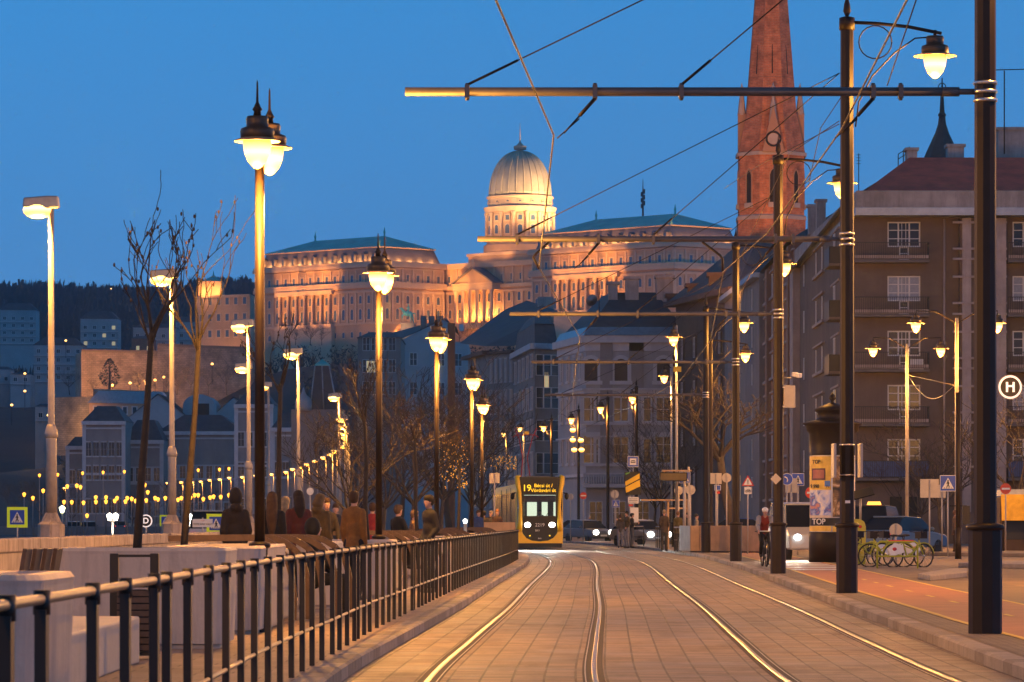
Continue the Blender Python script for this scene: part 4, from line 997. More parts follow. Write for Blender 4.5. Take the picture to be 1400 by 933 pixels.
for sg in (-1, 1):
    m_ = MB(); c = tv(sg*.62, -.05, 1.27); m_.ell(c, (.16, .06, .13)); h_ = m_.build('headlight', M_head, tram)
    m_ = MB(); m_.tube([tv(sg*1.2, .4, 2.9), tv(sg*1.36, .3, 2.85)], .03, 6); m_.ell(tv(sg*1.37, .28, 2.72), (.11, .1, .18)); m_.build('side_mirror', M_black, tram)
    m_ = MB(); m_.ell(tv(sg*.5, -.05, .72), (.04, .02, .03)); m_.build('indicator', M_led, tram)
rzT = math.atan2(TP[0][1].y, TP[0][1].x)
def tram_text(s, size, o, z, mm, name='lettering', bold=.0):
    p = tv(o, -.05, z); return text_mesh(s, size, mm, name, tram, p, (PI/2, 0, rzT), bold=bold)
tram_text('19', .46, -.66, 3.12, M_led, 'route_number', .0)
tram_text('Bécsi út /', .25, .18, 3.25, M_led, 'destination_text', .0)
tram_text('Vörösvári út', .25, .18, 3.01, M_led, 'destination_text', .0)
tram_text('2219', .24, 0, 1.26, M_sw, 'fleet_number')
tram_text('BKV', .13, -.12, .98, M_sw, 'operator_mark'); tram_text('BKK', .10, 0, .58, M_sw, 'operator_mark')
m_ = MB()
for s, wd, h in ((2.2, .55, .25), (6, .6, .28), (12, .6, .3), (18, .6, .28), (25, .6, .3)):
    q = [tv(o, s+ds, z) for z in (3.5, 3.5+h) for o, ds in ((-wd, 0), (wd, 0), (wd, 3), (-wd, 3))]
    m_ = MB(); m_.add(q, [(0, 1, 2, 3), (4, 5, 6, 7), (0, 1, 5, 4), (1, 2, 6, 5), (2, 3, 7, 6), (3, 0, 4, 7)]); m_.build('roof_unit', M_tgrey, tram)
# pantograph
m_ = MB(); b0 = tv(-.25, 13.5, 3.8)
for sg in (-1, 1):
    m_.tube([tv(-.25+sg*.25, 13.5, 3.8), tv(-.25+sg*.12, 14.6, 4.9), tv(-.25+sg*.35, 13.6, 5.9)], .03, 6)
    m_.tube([tv(-.25+sg*.35, 13.6, 5.9), tv(-.25+sg*.6, 13.6, 6.5)], .03, 6)
m_.tube([tv(-.95, 13.6, 6.0), tv(-.75, 13.6, 6.12), tv(.25, 13.6, 6.12), tv(.45, 13.6, 6.0)], .03, 6); m_.build('pantograph', M_red, tram)
spot(tuple(T0+Vector((.62, -.4, 1.27))), tuple(T0+Vector((.3, -22, -.2))), 2600, (1, .93, .75), 70, .08)
spot(tuple(T0+Vector((-.62, -.4, 1.27))), tuple(T0+Vector((-.3, -22, -.2))), 2600, (1, .93, .75), 70, .08)
p_('tram driver in dark clothes seated behind the windscreen', 0, TD+.75, 0, (.02, .025, .035), BLK, BLK, 'sit', 1.72, z=.72, X=T0.x+.02)
# ------------------------------------------------------------------ cars
def car(label, loc, rz, col, kind='car', lights=None, extra=None):
    t = thing(kind if kind != 'car' else 'parked_car', label, 'van' if kind == 'van' else 'car', loc, rz)   # front at -y
    pm = mat('car_paint_%d' % len(MATS), col, .3, .1, .05, 2)
    L, Wd = (4.9, 1.9) if kind == 'van' else (4.2, 1.74)
    if kind == 'van':
        low = [(-2.45, .35), (-2.42, .85), (-1.6, 1.12), (2.4, 1.15), (2.45, .35)]; up = [(-1.62, 1.1), (-.75, 1.86), (2.2, 1.92), (2.42, 1.1)]
    else:
        low = [(-2.1, .32), (-2.12, .62), (-1.95, .78), (-1.0, .93), (1.75, .98), (2.08, .85), (2.1, .35)]; up = [(-1.05, .9), (-.35, 1.40), (.95, 1.46), (1.7, 1.0)]
    m_ = MB(); m_.prism(low, -Wd/2, Wd/2, 'x'); m_.build('body', pm, t, bevel=.07)
    m_ = MB(); i = .16; n = len(up)
    vs = [(sg*(Wd/2-(i if k in (1, 2) else .03)), y, z) for sg in (-1, 1) for k, (y, z) in enumerate(up)]
    m_.add(vs, [(0, 1, 2, 3), (7, 6, 5, 4)]+[(k, (k+1) % n, n+(k+1) % n, n+k) for k in range(n)]); m_.build('greenhouse', M_cg, t, bevel=.03)
    m_ = MB(); y0, z0 = up[1]; y1, z1 = up[2]; m_.box((0, (y0+y1)/2, (z0+z1)/2+.03), (Wd-2*i-.04, y1-y0, .06), 0, rx=math.atan2(z1-z0, y1-y0)); m_.build('roof', pm, t, bevel=.02)
    for y in (-L*.32, L*.31):
        for sg in (-1, 1):
            c = (sg*(Wd/2-.1), y, .31)
            m_ = MB(); m_.lathe([(.19, -.1), (.3, -.1), (.315, -.06), (.315, .06), (.3, .1), (.19, .1)], n=18); w_ = m_.build('wheel', M_rubber, t, loc=c); w_.rotation_euler = (0, PI/2, 0)
            m_ = MB(); m_.lathe([(.05, .085), (.19, .09), (.19, -.09), (.05, -.085)], n=14); m_.build('rim', M_steel, w_)
    for sg in (-1, 1):
        yy = low[0][0]-.005
        m_ = MB(); m_.ell((sg*(Wd/2-.28), yy-.01, .66 if kind == 'car' else .78), (.22, .09, .17) if kind == 'car' else (.12, .06, .10)); m_.build('headlight', lights or M_sg, t)
        m_ = MB(); m_.box((sg*(Wd/2-.2), low[-1][0]+.0, .8), (.2, .05, .16)); m_.build('taillight', M_sr if lights else M_tail, t)
        m_ = MB(); m_.ell((sg*(Wd/2+.1), up[0][0]+.35, up[0][1]+.12), (.1, .06, .08)); m_.build('side_mirror', pm, t)
    m_ = MB(); m_.box((0, low[0][0]-.01, .45), (.5, .02, .11)); m_.build('number_plate', M_sw, t)
    if extra == 'taxi':
        m_ = MB(); m_.prism([(-.3, 0), (.3, 0), (.24, .16), (-.24, .16)], -.08, .08, 'y'); m_.build('roof_lamp', emit('roof_lamp_lit', (1., .4, .06), 2.5), t, loc=(0, .2, up[2][1]+.05))
    return t
def beam(x, y, D, W_=300):
    p = W(x, y, D); spot(p+Vector((0, -.4, 0)), (p.x-.02*D*0, p.y-25, -.3), W_, (1, .93, .78), 60, .08)
car('pale van with cold white headlights behind the third mast', (wx(1100, 133), 133, G), .10, (.35, .34, .32), 'van', M_headb); beam(1087, 735, 130, 700); beam(1111, 735, 130, 700)
car('car with a glaring headlight next to the railings', (wx(876, 222), 222, 0.05), .5, (.30, .30, .30), 'car', M_head); beam(888, 727, 219, 500)
car('stand-in car carrying the scooter headlight right of the tram', (wx(804, 262), 262, 0.05), .5, (.12, .12, .13), 'car', M_head); beam(815, 721, 259, 400)  # car added only to carry the scooter rider's headlight
car('light blue car parked behind the shared bicycles', (wx(1232, 150), 150, G), 2.5, (.10, .16, .24))
car('dark minibus with an orange roof lamp behind the bicycles', (wx(1196, 160), 160, G), 2.9, (.035, .025, .025), 'van', None, 'taxi')
car('deep blue car behind the plywood boxes', (wx(1020, 205), 205, G), 1.5, (.02, .07, .30))
car('dark blue car far behind the no entry sign', (wx(795, 300), 300, 0.05), 1.3, (.03, .06, .14))
for x, D, rz, lab, hl in ((484//4+0, 430, .12, 'oncoming car with paired headlights on the river road', M_head), (101, 470, .1, 'oncoming car with one bright headlight far on the river road', M_head), (165, 520, 3.2, 'car with red tail lights on the river road behind the round sign', None), (280, 300, 3.1, 'car with red tail lights by the river wall left of the hooded person', None)):
    car(lab, (wx(x, D), D, -.03), rz, (.10, .10, .11), 'car', hl)
car('white van with a raised roof behind the river wall near the hooded person', (wx(299, 190), 190, 0), 3.0, (.45, .44, .42), 'van')
# motor scooter rider between tram and no entry sign
p_('rider in a white helmet near the glaring car', 806, 270, .3, (.05, .05, .05), BLK, None, 'stand', 1.7, hat=(.7, .7, .7))
# ------------------------------------------------------------------ signs
def sign(label, x, y, D, kind, size, face=1, zb=G, pr=.03, pole=True, w2=None, cat='traffic sign', rz=0., pole_m=None, name='traffic_sign'):
    """a plate centred on pixel (x, y) at distance D on its own post"""
    c = W(x, y, D); t = thing(name, label, cat, (c.x, D, zb), rz); z = c.z-zb; s = size
    if pole:
        m_ = MB(); m_.tube([(0, .04, 0), (0, .04, z+s*.45)], pr, 8); m_.build('post', pole_m or M_sg, t)
    def plate(poly, yy, mm, nm='plate', th=.012, par=t):
        m_ = MB(); m_.prism(poly, yy, yy+th, 'y'); return m_.build(nm, mm, par)
    def disc(r, yy, mm, nm='plate', cz=z, n=28): return plate([(r*math.cos(2*PI*k/n), cz+r*math.sin(2*PI*k/n)) for k in range(n)], yy, mm, nm)
    def rect(w_, h_, yy, mm, nm='plate', cx=0, cz=z): return plate([(cx-w_/2, cz-h_/2), (cx+w_/2, cz-h_/2), (cx+w_/2, cz+h_/2), (cx-w_/2, cz+h_/2)], yy, mm, nm)
    if kind in ('cross', 'crossy'):
        b = s
        if kind == 'crossy': rect(s*1.42, s*1.42, .012, M_sy, 'fluorescent_border')
        else: rect(s*1.08, s*1.08, .012, M_sw, 'border')
        rect(b, b, -.002, M_blue)
        plate([(-b*.40, z-b*.36), (b*.40, z-b*.36), (0, z+b*.38)], -.016, M_sw, 'white_triangle')
        m_ = MB(); y0 = -.026
        m_.ell((0, y0, z+.17*b), (.05*b, .006, .05*b), 8, 6)
        def stroke(p, q, r): m_.tube([(p[0]*b, y0, z+p[1]*b), (q[0]*b, y0, z+q[1]*b)], r*b, 6)
        stroke((0, .12), (.01, -.08), .045); stroke((.01, -.08), (-.09, -.27), .028); stroke((.01, -.08), (.1, -.27), .028); stroke((0, .1), (-.1, -.03), .02); stroke((0, .1), (.09, -.02), .02)
        for k in range(4): stroke((-.27+k*.17, -.33), (-.21+k*.14, -.29), .022)
        m_.build('walking_figure', M_sk, t)
    elif kind == 'noentry':
        disc(s*.5, .0, M_sr); rect(s*.72, s*.17, -.016, M_sw, 'white_bar')
    elif kind == 'backround': disc(s*.5, .05, M_sg)
    elif kind == 'backrect': rect(s, w2 or s, .05, M_sg)
    elif kind == 'backdiamond': plate([(-s*.7, z), (0, z-s*.7), (s*.7, z), (0, z+s*.7)], .05, M_sg)
    elif kind == 'bluearrow':
        disc(s*.5, 0, M_sw, 'rim'); disc(s*.46, -.014, M_blue)
        m_ = MB(); m_.tube([(-.2*s, -.02, z+.2*s), (-.02*s, -.02, z+.12*s), (.05*s, -.02, z-.05*s), (.0, -.02, z-.22*s)], .05*s, 6); m_.build('arrow', M_sw, t)
    elif kind == 'warn':
        plate([(-s*.55, z-s*.42), (s*.55, z-s*.42), (0, z+s*.52)], 0, M_sr, 'red_border'); plate([(-s*.38, z-s*.33), (s*.38, z-s*.33), (0, z+s*.33)], -.016, M_sw, 'white_field')
        rect(s*.07, s*.28, -.026, M_sk, 'exclamation_mark', 0, z-s*.02); rect(s*.08, s*.08, -.026, M_sk, 'exclamation_dot', 0, z-s*.24)
        rect(s*.62, s*.62, 0, M_sw, 'lower_plate', 0, z-s*.82)
        m_ = MB()
        for sx in (-.14, .12): m_.lathe([(.09*s, 0), (.11*s, 0), (.11*s, .004), (.09*s, .004)], n=14)
        m_ = MB(); 
        for sx in (-.13, .13): m_.tube([(sx*s+.09*s*math.cos(2*PI*k/10), -.02, z-s*.88+.09*s*math.sin(2*PI*k/10)) for k in range(11)], .02*s, 5)
        m_.tube([(-.13*s, -.02, z-.88*s), (-.02*s, -.02, z-.72*s), (.13*s, -.02, z-.72*s), (.13*s, -.02, z-.88*s)], .02*s, 5); m_.build('bicycle_symbol', M_sk, t)
    elif kind == 'tramstop':
        rect(s*1.1, s*1.1, .012, M_sw, 'border'); rect(s, s, -.002, M_blue); rect(s*.66, s*.66, -.016, M_sw, 'white_field')
        rect(s*.46, s*.16, -.026, M_sk, 'tram_symbol', 0, z-s*.04); rect(s*.36, s*.09, -.026, M_sk, 'tram_symbol', 0, z+s*.10)
        rect(s*.34, s*.06, -.034, M_sw, 'tram_symbol', 0, z-s*.0)
    elif kind == 'letter': pass
    return t, z, plate, disc, rect
S = sign
S('blue pedestrian crossing sign on a thick post behind the pale end of the plywood boxes', 936, 653, 176, 'cross', .48, pr=.07)
S('blue pedestrian crossing sign beside the round arrow sign, left of the advertising column', 1091, 656, 150, 'cross', .45)
S('blue pedestrian crossing sign near the right edge, in front of two posts', 1296, 661, 146, 'cross', .56)
S('small blue crossing sign below a round sign back, left of the tram stop sign', 842, 689, 230, 'cross', .42)
S('back of a round sign above the small crossing sign', 840.5, 676, 231, 'backround', .5)
S('red no entry disc right of the tram', 797.5, 678, 250, 'noentry', .46)
S('back of a small round sign just right of the tram mirror', 780, 679.5, 240, 'backround', .40)
S('red no entry disc partly hidden by the advertising column', 1109, 674, 165, 'noentry', .5)
S('red no entry disc at the right edge before the yellow awning', 1375, 668.5, 163, 'noentry', .46)
S('back of a rectangular sign on a thin post right of the bicycles', 1271, 668, 146, 'backrect', .70)
S('small grey sign back hidden by the crossing sign at right', 1288, 672, 150, 'backrect', .3, w2=.5)
S('back of a square sign on a post above the plywood boxes', 979, 654.5, 172, 'backrect', .5, w2=.48)
S('back of a round sign next to a square one above the plywood boxes', 993.5, 653.5, 172, 'backround', .42)
t, z, plate, disc, rect = S('blue plate with a red one under it, below the square sign back', 981, 667, 174, 'none', .3); rect(.3, .24, .0, M_sw, 'border'); rect(.26, .2, -.014, M_blue, 'blue_plate'); rect(.22, .1, -.014, M_sr, 'red_plate', 0, z-.22)
S('red bordered warning triangle with a bicycle plate under it', 1022.5, 658, 155, 'warn', .46)
S('back of a diamond sign clamped to the third mast', 1061, 655, 96.7, 'backdiamond', .20, pole=False)
S('blue round arrow sign partly behind the third mast', 1076, 655.5, 148, 'bluearrow', .46)
S('back of a pale rectangular board under the blue arrow', 1082, 664, 149.5, 'backrect', .46, w2=.55)
S('back of a round sign near the bus shelter, left one', 928, 671, 182, 'backround', .42)
S('back of a round sign with a red rim above the shelter roof', 944, 670, 170, 'backround', .44)
S('round plate among the handlebars of the shared bicycles', 1225, 725, 113, 'backround', .38)
S('blue square tram stop sign with a little tram on white', 865.5, 631.5, 196, 'tramstop', .50)
# tram stop totem
t = thing('stop_board', 'tilted black stop board with two slanting yellow stripes below the tram stop sign', 'stop board', (wx(864, 195), 195, G))
z = wz(661.5, 195)-G
m_ = MB(); m_.tube([(-.1, .06, 0), (-.1, .06, z+.7)], .045, 8); m_.build('post', M_steel, t)
m_ = MB(); m_.prism([(-.38, z+.58), (.40, z+.62), (.47, z-.55), (-.32, z-.60)], 0, .06, 'y'); m_.build('board', M_black, t)
m_ = MB(); m_.prism([(-.34, z+.1), (.38, z+.52), (.39, z+.26), (-.33, z-.12)], -.012, .0, 'y'); m_.build('yellow_stripe', M_yellow, t)
m_ = MB(); m_.prism([(-.33, z-.18), (.40, z+.2), (.41, z-.14), (-.29, z-.46)], -.012, .0, 'y'); m_.build('yellow_stripe', M_yellow, t)
m_ = MB(); m_.prism([(-.34, z+.50), (-.12, z+.60), (-.10, z+.54), (-.32, z+.44)], -.012, .0, 'y'); m_.build('green_mark', mat('green_mark', (.12, .4, .06), .5), t)
m_ = MB(); m_.bb(-.2, .34, -.01, .03, z-1.0, z-.68); m_.build('info_plate', M_sw, t)
m_ = MB(); m_.bb(-.16, .05, -.012, .0, z-1.14, z-1.04); m_.build('red_tag', M_sr, t)
m_ = MB(); m_.bb(-.08, .33, -.01, .03, z-1.95, z-1.2); m_.build('timetable', M_sw, t)
for k in range(3):
    m_ = MB(); m_.bb(-.16, .28, -.014, -.011, z-.78-k*.08, z-.755-k*.08); m_.build('printed_line', M_sk, t)
# display board
t = thing('departure_display', 'dark departure display hanging from an arm on a grey mast', 'display', (wx(923, 176), 176, G))
z = wz(652, 176)-G
m_ = MB(); m_.bb(-.72, .55, -.08, .1, z-.20, z+.20); m_.build('screen_case', M_black, t)
m_ = MB(); m_.bb(-.66, .50, -.086, -.081, z-.15, z+.15); m_.build('screen', mat('unlit_amber_screen', (.10, .06, .01), .3), t)
m_ = MB(); m_.bb(-.6, .75, -.03, .03, z+.24, z+.31); m_.tube([(-.5, 0, z+.2), (-.5, 0, z+.25)], .03, 6); m_.tube([(.4, 0, z+.2), (.4, 0, z+.25)], .03, 6); m_.build('arm', M_ply, t)
m_ = MB(); m_.tube([(.62, .05, 0), (.62, .05, z+.45)], .055, 8); m_.build('post', M_sg, t)
# bus shelter
t = thing('tram_shelter', 'tan framed shelter with a thin flat roof behind the waiting people', 'shelter', (wx(916, 186), 186, G))
m_ = MB(); m_.bb(-1.4, .95, -.6, .7, 2.3, 2.37); m_.build('roof', M_ply, t)
for xx in (-.1, .85):
    for yy in (-.5, .6):
        m_ = MB(); m_.bb(xx-.04, xx+.04, yy-.04, yy+.04, 0, 2.3); m_.build('post', M_ply, t)
m_ = MB(); m_.bb(-.06, .81, .58, .6, .2, 2.1); m_.build('glass_panel', M_wind, t)
m_ = MB(); m_.bb(-.1, .85, -.53, -.48, 1.9, 1.98); m_.build('cross_bar', M_ply, t)
# railings by the stop
for k, (xa, Da, xb, Db, lab) in enumerate(((897, 196, 912, 172, 'short dark railing with a lit top rail descending beside the glaring car'), (922, 170, 931, 169, 'very short dark railing butting against the plywood box'), (845, 205, 880, 205, 'dark railing behind the people at the kerb'))):
    a = Vector((wx(xa, Da), Da, 0)); b = Vector((wx(xb, Db), Db, 0)); t = thing('railing', lab, 'railing', (a.x, a.y, G)); d = b-a; nn = max(2, int(d.length/.9))+1
    if k == 0: nn = 7
    m_ = MB(); m_.tube([(0, 0, 1.05), (d.x, d.y, 1.05)], .03, 8); m_.build('handrail', M_steel, t)
    m_ = MB(); m_.tube([(0, 0, .5), (d.x, d.y, .5)], .02, 6); m_.build('lower_rail', M_iron2, t)
    for i in range(nn):
        m_ = MB(); m_.box((d.x*i/(nn-1), d.y*i/(nn-1), .52), (.05, .05, 1.04)); m_.build('post', M_iron2, t)
# plywood boxes
t = thing('plywood_enclosure', 'row of tan plywood hoarding boxes with one whitewashed end, between the masts', 'hoarding', (0, 0, G))
for xa, xb, Da, Db, mm in ((930, 943.5, 166, 164, M_plyw), (944, 956, 164, 164, M_ply), (956.5, 998, 164, 163, M_ply), (998.5, 1039, 163, 161, M_ply)):
    xs = [wx(xa, Da), wx(xb, Db)]
    m_ = MB(); q = [(xs[0], Da), (xs[1], Db), (xs[1]+.02, Db+1.2), (xs[0]+.02, Da+1.2)]; m_.prism(q, .06, 1.13); m_.build('panel', mm, t, bevel=.01)
m_ = MB(); m_.prism([(wx(944, 164), 164.08), (wx(1038, 161), 161.1), (wx(1038, 161), 162), (wx(944, 164), 165)], 0, .06); m_.build('plinth', M_iron2, t)
# advertising column
t = thing('advertising_column', 'round advertising column with a brown tiered cap and bright posters', 'advertising column', (wx(1138, 124), 124, G))
Rc = .74
m_ = MB(); m_.lathe([(Rc*1.02, 0), (Rc*1.02, .95), (Rc*1.0, .97)], n=32); m_.build('base', M_iron, t)
m_ = MB(); m_.lathe([(Rc*.98, .97), (Rc*.98, 3.42)], n=40); m_.build('drum', M_sw, t)
m_ = MB(); m_.lathe([(Rc*1.02, 3.42), (Rc*1.0, 3.45), (Rc*1.0, 4.1), (Rc*1.12, 4.2), (Rc*1.15, 4.35), (Rc*1.3, 4.42), (Rc*1.3, 4.46), (Rc*.72, 4.56), (Rc*.66, 4.6), (Rc*.66, 4.78), (Rc*.8, 4.86), (Rc*.8, 4.9), (Rc*.3, 5.06), (.06, 5.1), (.05, 5.16), (.12, 5.24), (.09, 5.33), (.02, 5.42)], n=32); m_.build('cap', M_iron, t)
def cyl_patch(a0, a1, z0, z1, mm, nm='poster', dr=.006, n=10):
    m_ = MB(); r = Rc*.98+dr
    for k in range(n):
        a, b = [math.radians(-90+a0+(a1-a0)*q/n) for q in (k, k+1)]
        m_.face([(r*math.cos(a), r*math.sin(a), z0), (r*math.cos(b), r*math.sin(b), z0), (r*math.cos(b), r*math.sin(b), z1), (r*math.cos(a), r*math.sin(a), z1)])
    return m_.build(nm, mm, t)
def poster_mat(name, cols, scale):
    m, n, l, b = new_mat(name); tc = n.new('ShaderNodeTexCoord'); nz = n.new('ShaderNodeTexNoise'); nz.inputs['Scale'].default_value = scale; nz.inputs['Detail'].default_value = 5; nz.inputs['Distortion'].default_value = 1.2
    l.new(tc.outputs['Object'], nz.inputs[0]); cr = n.new('ShaderNodeValToRGB'); cr.color_ramp.elements.remove(cr.color_ramp.elements[1])
    for k, c in enumerate(cols):
        e = cr.color_ramp.elements[0] if k == 0 else cr.color_ramp.elements.new(.36+.28*k/max(1, len(cols)-1)); e.position = .36+.28*k/max(1, len(cols)-1); e.color = (*c, 1)
    l.new(nz.outputs['Fac'], cr.inputs[0]); l.new(cr.outputs[0], b.inputs['Base Color']); b.inputs['Roughness'].default_value = .45; return m
M_py = mat('poster_yellow', (.75, .5, .08), .5); M_pcr = mat('poster_cream', (.7, .6, .45), .5)
cyl_patch(-86, -8, .98, 3.40, M_pcr)
cyl_patch(-86, -8, 1.0, 1.16, M_py, 'poster_band', .012); cyl_patch(-86, 60, 1.17, 1.42, M_sk, 'poster_band', .012)
cyl_patch(-80, -8, 1.5, 2.3, poster_mat('poster_blue', [(.75, .7, .65), (.5, .55, .75), (.05, .12, .45), (.55, .25, .2)], 2.2), 'poster_picture', .012)
cyl_patch(-86, -8, 2.32, 3.38, M_py, 'poster_band', .010)
cyl_patch(-66, -22, 2.62, 3.0, mat('poster_laptop', (.12, .06, .06), .5), 'poster_picture', .018); cyl_patch(-60, -26, 2.68, 2.95, mat('poster_laptop_screen', (.35, .12, .10), .5), 'poster_picture', .024)
cyl_patch(-24, -10, 2.42, 2.6, mat('poster_badge', (.08, .2, .5), .5), 'poster_badge', .018)
cyl_patch(-4, 70, 1.45, 3.38, poster_mat('poster_dark', [(.02, .015, .01), (.10, .06, .03), (.35, .2, .07), (.7, .5, .3)], 2.6), 'poster')
cyl_patch(-4, 70, .98, 1.16, M_py, 'poster_band', .012)
for s, size, ang, z, mm, bo in (('TOP', .26, -38, 1.295, M_sw, .004), ('9 990', .17, -50, 2.42, M_sk, .003), ('Ft', .12, -16, 2.41, M_sk, .0), ('TOP', .17, -45, 3.2, M_sk, .003)):
    a = math.radians(-90+ang); r = Rc+.05
    text_mesh(s, size, mm, 'lettering', t, (r*math.cos(a), r*math.sin(a), z), (PI/2, 0, math.radians(ang)), bold=bo)
# ticket / bike terminal
t = thing('rental_terminal', 'yellow green rental terminal with rounded top and solar panel half behind the spiked mast', 'kiosk', (wx(1172, 118), 118, G))
m_ = MB(); m_.prism([(-.25, 0), (.25, 0), (.25, 1.15), (.2, 1.3), (.08, 1.38), (-.08, 1.38), (-.2, 1.3), (-.25, 1.15)], -.15, .15, 'y'); m_.build('case', mat('terminal_yellow', (.5, .42, .03), .4), t, bevel=.02)
m_ = MB(); m_.bb(-.2, .2, -.17, -.15, .85, 1.0); m_.build('panel', M_sw, t); m_ = MB(); m_.bb(-.12, .12, -.17, -.15, .55, .8); m_.build('screen', M_sk, t)
m_ = MB(); m_.lathe([(.05, 0), (.05, .01)], n=12); e = m_.build('emblem', M_sr, t, loc=(.08, -.155, 1.15)); e.rotation_euler = (PI/2, 0, 0)
m_ = MB(); m_.tube([(.1, .05, 1.35), (.1, .05, 2.0)], .035, 8); m_.build('solar_post', M_sg, t)
m_ = MB(); m_.box((.12, .05, 2.15), (.75, .5, .03), 0, rx=.5, ry=-.25); m_.build('solar_panel', M_black, t)
# info boards clamped to the spiked mast
t = thing('pole_board', 'pair of narrow pale boards strapped to both sides of the spiked mast', 'board', (wx(1158, 70.5), 70.5, G))
for sx in (-.24, .24):
    m_ = MB(); m_.bb(sx-.025, sx+.025, -.28, .28, 2.1, 2.72); m_.build('board', M_sg, t, bevel=.01)
for z in (2.15, 2.7):
    m_ = MB(); m_.lathe([(.135, z-.012), (.14, z), (.135, z+.012)], n=16); m_.build('strap', M_band, t)
m_ = MB(); m_.box((0, -.139, 1.66), (.09, .012, .05)); m_.build('sticker', M_sw, t)
# box and camera on the third mast
t = thing('surveillance_camera', 'pale bullet camera on a short bracket on the third mast', 'camera', (wx(1064, 97), 97, 0))
m_ = MB(); m_.tube([(.12, 0, wz(517, 97)), (.36, 0, wz(517, 97))], .02, 6); m_.build('bracket', M_sg, t)
m_ = MB(); m_.box((.46, -.08, wz(513, 97)), (.13, .3, .11), 0, rz=.5, rx=.15); m_.build('housing', M_sw, t, bevel=.015)
t = thing('switch_box', 'grey switch box fixed to the right side of the third mast', 'switch box', (wx(1064, 97), 97, 0))
m_ = MB(); m_.bb(.13, .42, -.1, .12, wz(558, 97), wz(527, 97)); m_.build('box', M_sg, t, bevel=.02)
for y in (556, 530):
    m_ = MB(); m_.bb(.1, .15, -.12, .12, wz(y, 97)-.01, wz(y, 97)+.01); m_.build('strap', M_band, t)
# round H sign
S('round sign with a white H on black at the right edge', 1381, 529.5, 100, 'none', .6, pole=False)
t, z, plate, disc, rect = S('round hanging sign, white ring and white letter H on black, at the right edge', 1381, 529.5, 100, 'none', .62, pole=False, name='stop_sign')
bpy.data.objects.remove([o for o in COL.objects if o.get('label', '').startswith('round sign with a white H')][0])
disc(.315, .0, M_steel, 'case'); disc(.30, -.02, M_sgl, 'ring'); disc(.25, -.03, M_sk, 'black_field')
m_ = MB()
for sx in (-.085, .085): m_.bb(sx-.028, sx+.028, -.05, -.036, z-.13, z+.13)
m_.bb(-.085, .085, -.05, -.036, z-.0, z+.05); m_.build('letter_h', M_sgl, t)
m_ = MB(); m_.tube([(.3, .03, z), (.75, .03, z), (.75, .03, 0)], .03, 8); m_.build('bracket', M_steel, t)
# signs on the left
S('pedestrian crossing sign with a broad yellow green border at far left', 23.5, 707.5, 150, 'crossy', .56, zb=-.03)
S('pedestrian crossing sign with a yellow green border behind the river wall lamp', 226, 712, 205, 'crossy', .42, zb=-.03)
S('pedestrian crossing sign with a yellow green border next to the hooded person', 295.5, 716, 160, 'crossy', .56, zb=-.03)
t, z, plate, disc, rect = S('round white ringed sign with a white D on black behind the river wall', 199.5, 712.5, 160, 'none', .5, zb=-.03, name='stop_sign')
disc(.265, 0, M_sgl, 'ring'); disc(.215, -.014, M_sk, 'black_field'); text_mesh('D', .33, M_sgl, 'letter_d', t, (0, -.03, z), bold=.006)
t, z, plate, disc, rect = S('small white street name plate beside the crossing sign at the river wall', 277, 715.5, 158, 'none', .5, zb=-.03, name='street_sign')
rect(.82, .34, 0, M_sw); text_mesh('Sztehlo Gábor rakpart', .085, M_sk, 'lettering', t, (0, -.012, z-.03)); text_mesh('I. kerület', .045, M_sr, 'lettering', t, (0, -.012, z+.1))
S('twin pale signs on a post in front of the tram flank', 676, 654, 158, 'backrect', .42, w2=.42)
t, z, plate, disc, rect = S('small round white sign in the distant lamp row at left', 424, 672, 170, 'none', .3, zb=-.03); disc(.16, 0, M_sw)
# white double lamp post & other lower road lamps
def globe_lamp(label, x, y, D, mm, n=1, r=.2, gap=.5, cat='street lamp', grp=None, h=None, W_=0, pm=None):
    c = W(x, y, D); t = thing('road_lamp', label, cat, (c.x, D, -.03), 0, grp)
    m_ = MB(); m_.tube([(0, 0, 0), (0, 0, c.z-.05)], .05, 6); m_.build('pole', pm or M_greypole, t)
    for k in range(n):
        dx = (k-(n-1)/2)*gap
        m_ = MB(); m_.lathe([(r*.5, -r*1.1), (r, r*.5), (r*.5, r*.95), (.02, r*1.2)], (dx, 0, c.z), 12); m_.build('glass', mm, t)
    if n > 1:
        m_ = MB(); m_.tube([(-gap/2, 0, c.z-r*1.1), (gap/2, 0, c.z-r*1.1)], .03, 5); m_.build('cross_arm', M_greypole, t)
    if W_: point((c.x, D-.3, c.z-.5), W_, (1, .9, .7))
    return t
globe_lamp('white lantern pair on a short post behind the river wall', 154, 706, 175, M_lampw, 2, .15, .27, W_=60)
globe_lamp('bright white lamp right of the small crossing sign', 260, 706, 230, M_head, 1, .14, W_=120)
globe_lamp('greenish white flat lamp near the far left crossing sign', 85, 696, 260, M_lampg, 1, .22)
globe_lamp('small white lamp standing behind the railing at the far planters', 636, 712, 112, M_lampw, 1, .07, W_=10)
gl = [(45, 681), (59, 671), (131, 680), (145, 680), (160, 681), (174, 681), (226, 681), (248, 681), (266, 677), (271, 677), (292, 679), (313, 677), (33, 676), (92, 665), (105, 664), (110, 666), (113, 647), (141, 646), (170, 645), (193, 643), (79, 649), (54, 650), (271, 643), (300, 642), (313, 641), (202, 673), (180, 682), (212, 681), (198, 663), (119, 705)]
rg = random.Random(12)
gl += [(72+k*14.5+rg.uniform(-3, 3), 688-.5*k+rg.uniform(-1.5, 1.5)) for k in range(17)]
for k, (x, y) in enumerate(gl):
    globe_lamp('sodium lamp of the crowded distant cluster over the river road', x, y, 420 if y > 655 else 640, M_lampf, 1, .2 if y > 655 else .24, grp='distant lamps over the river road')
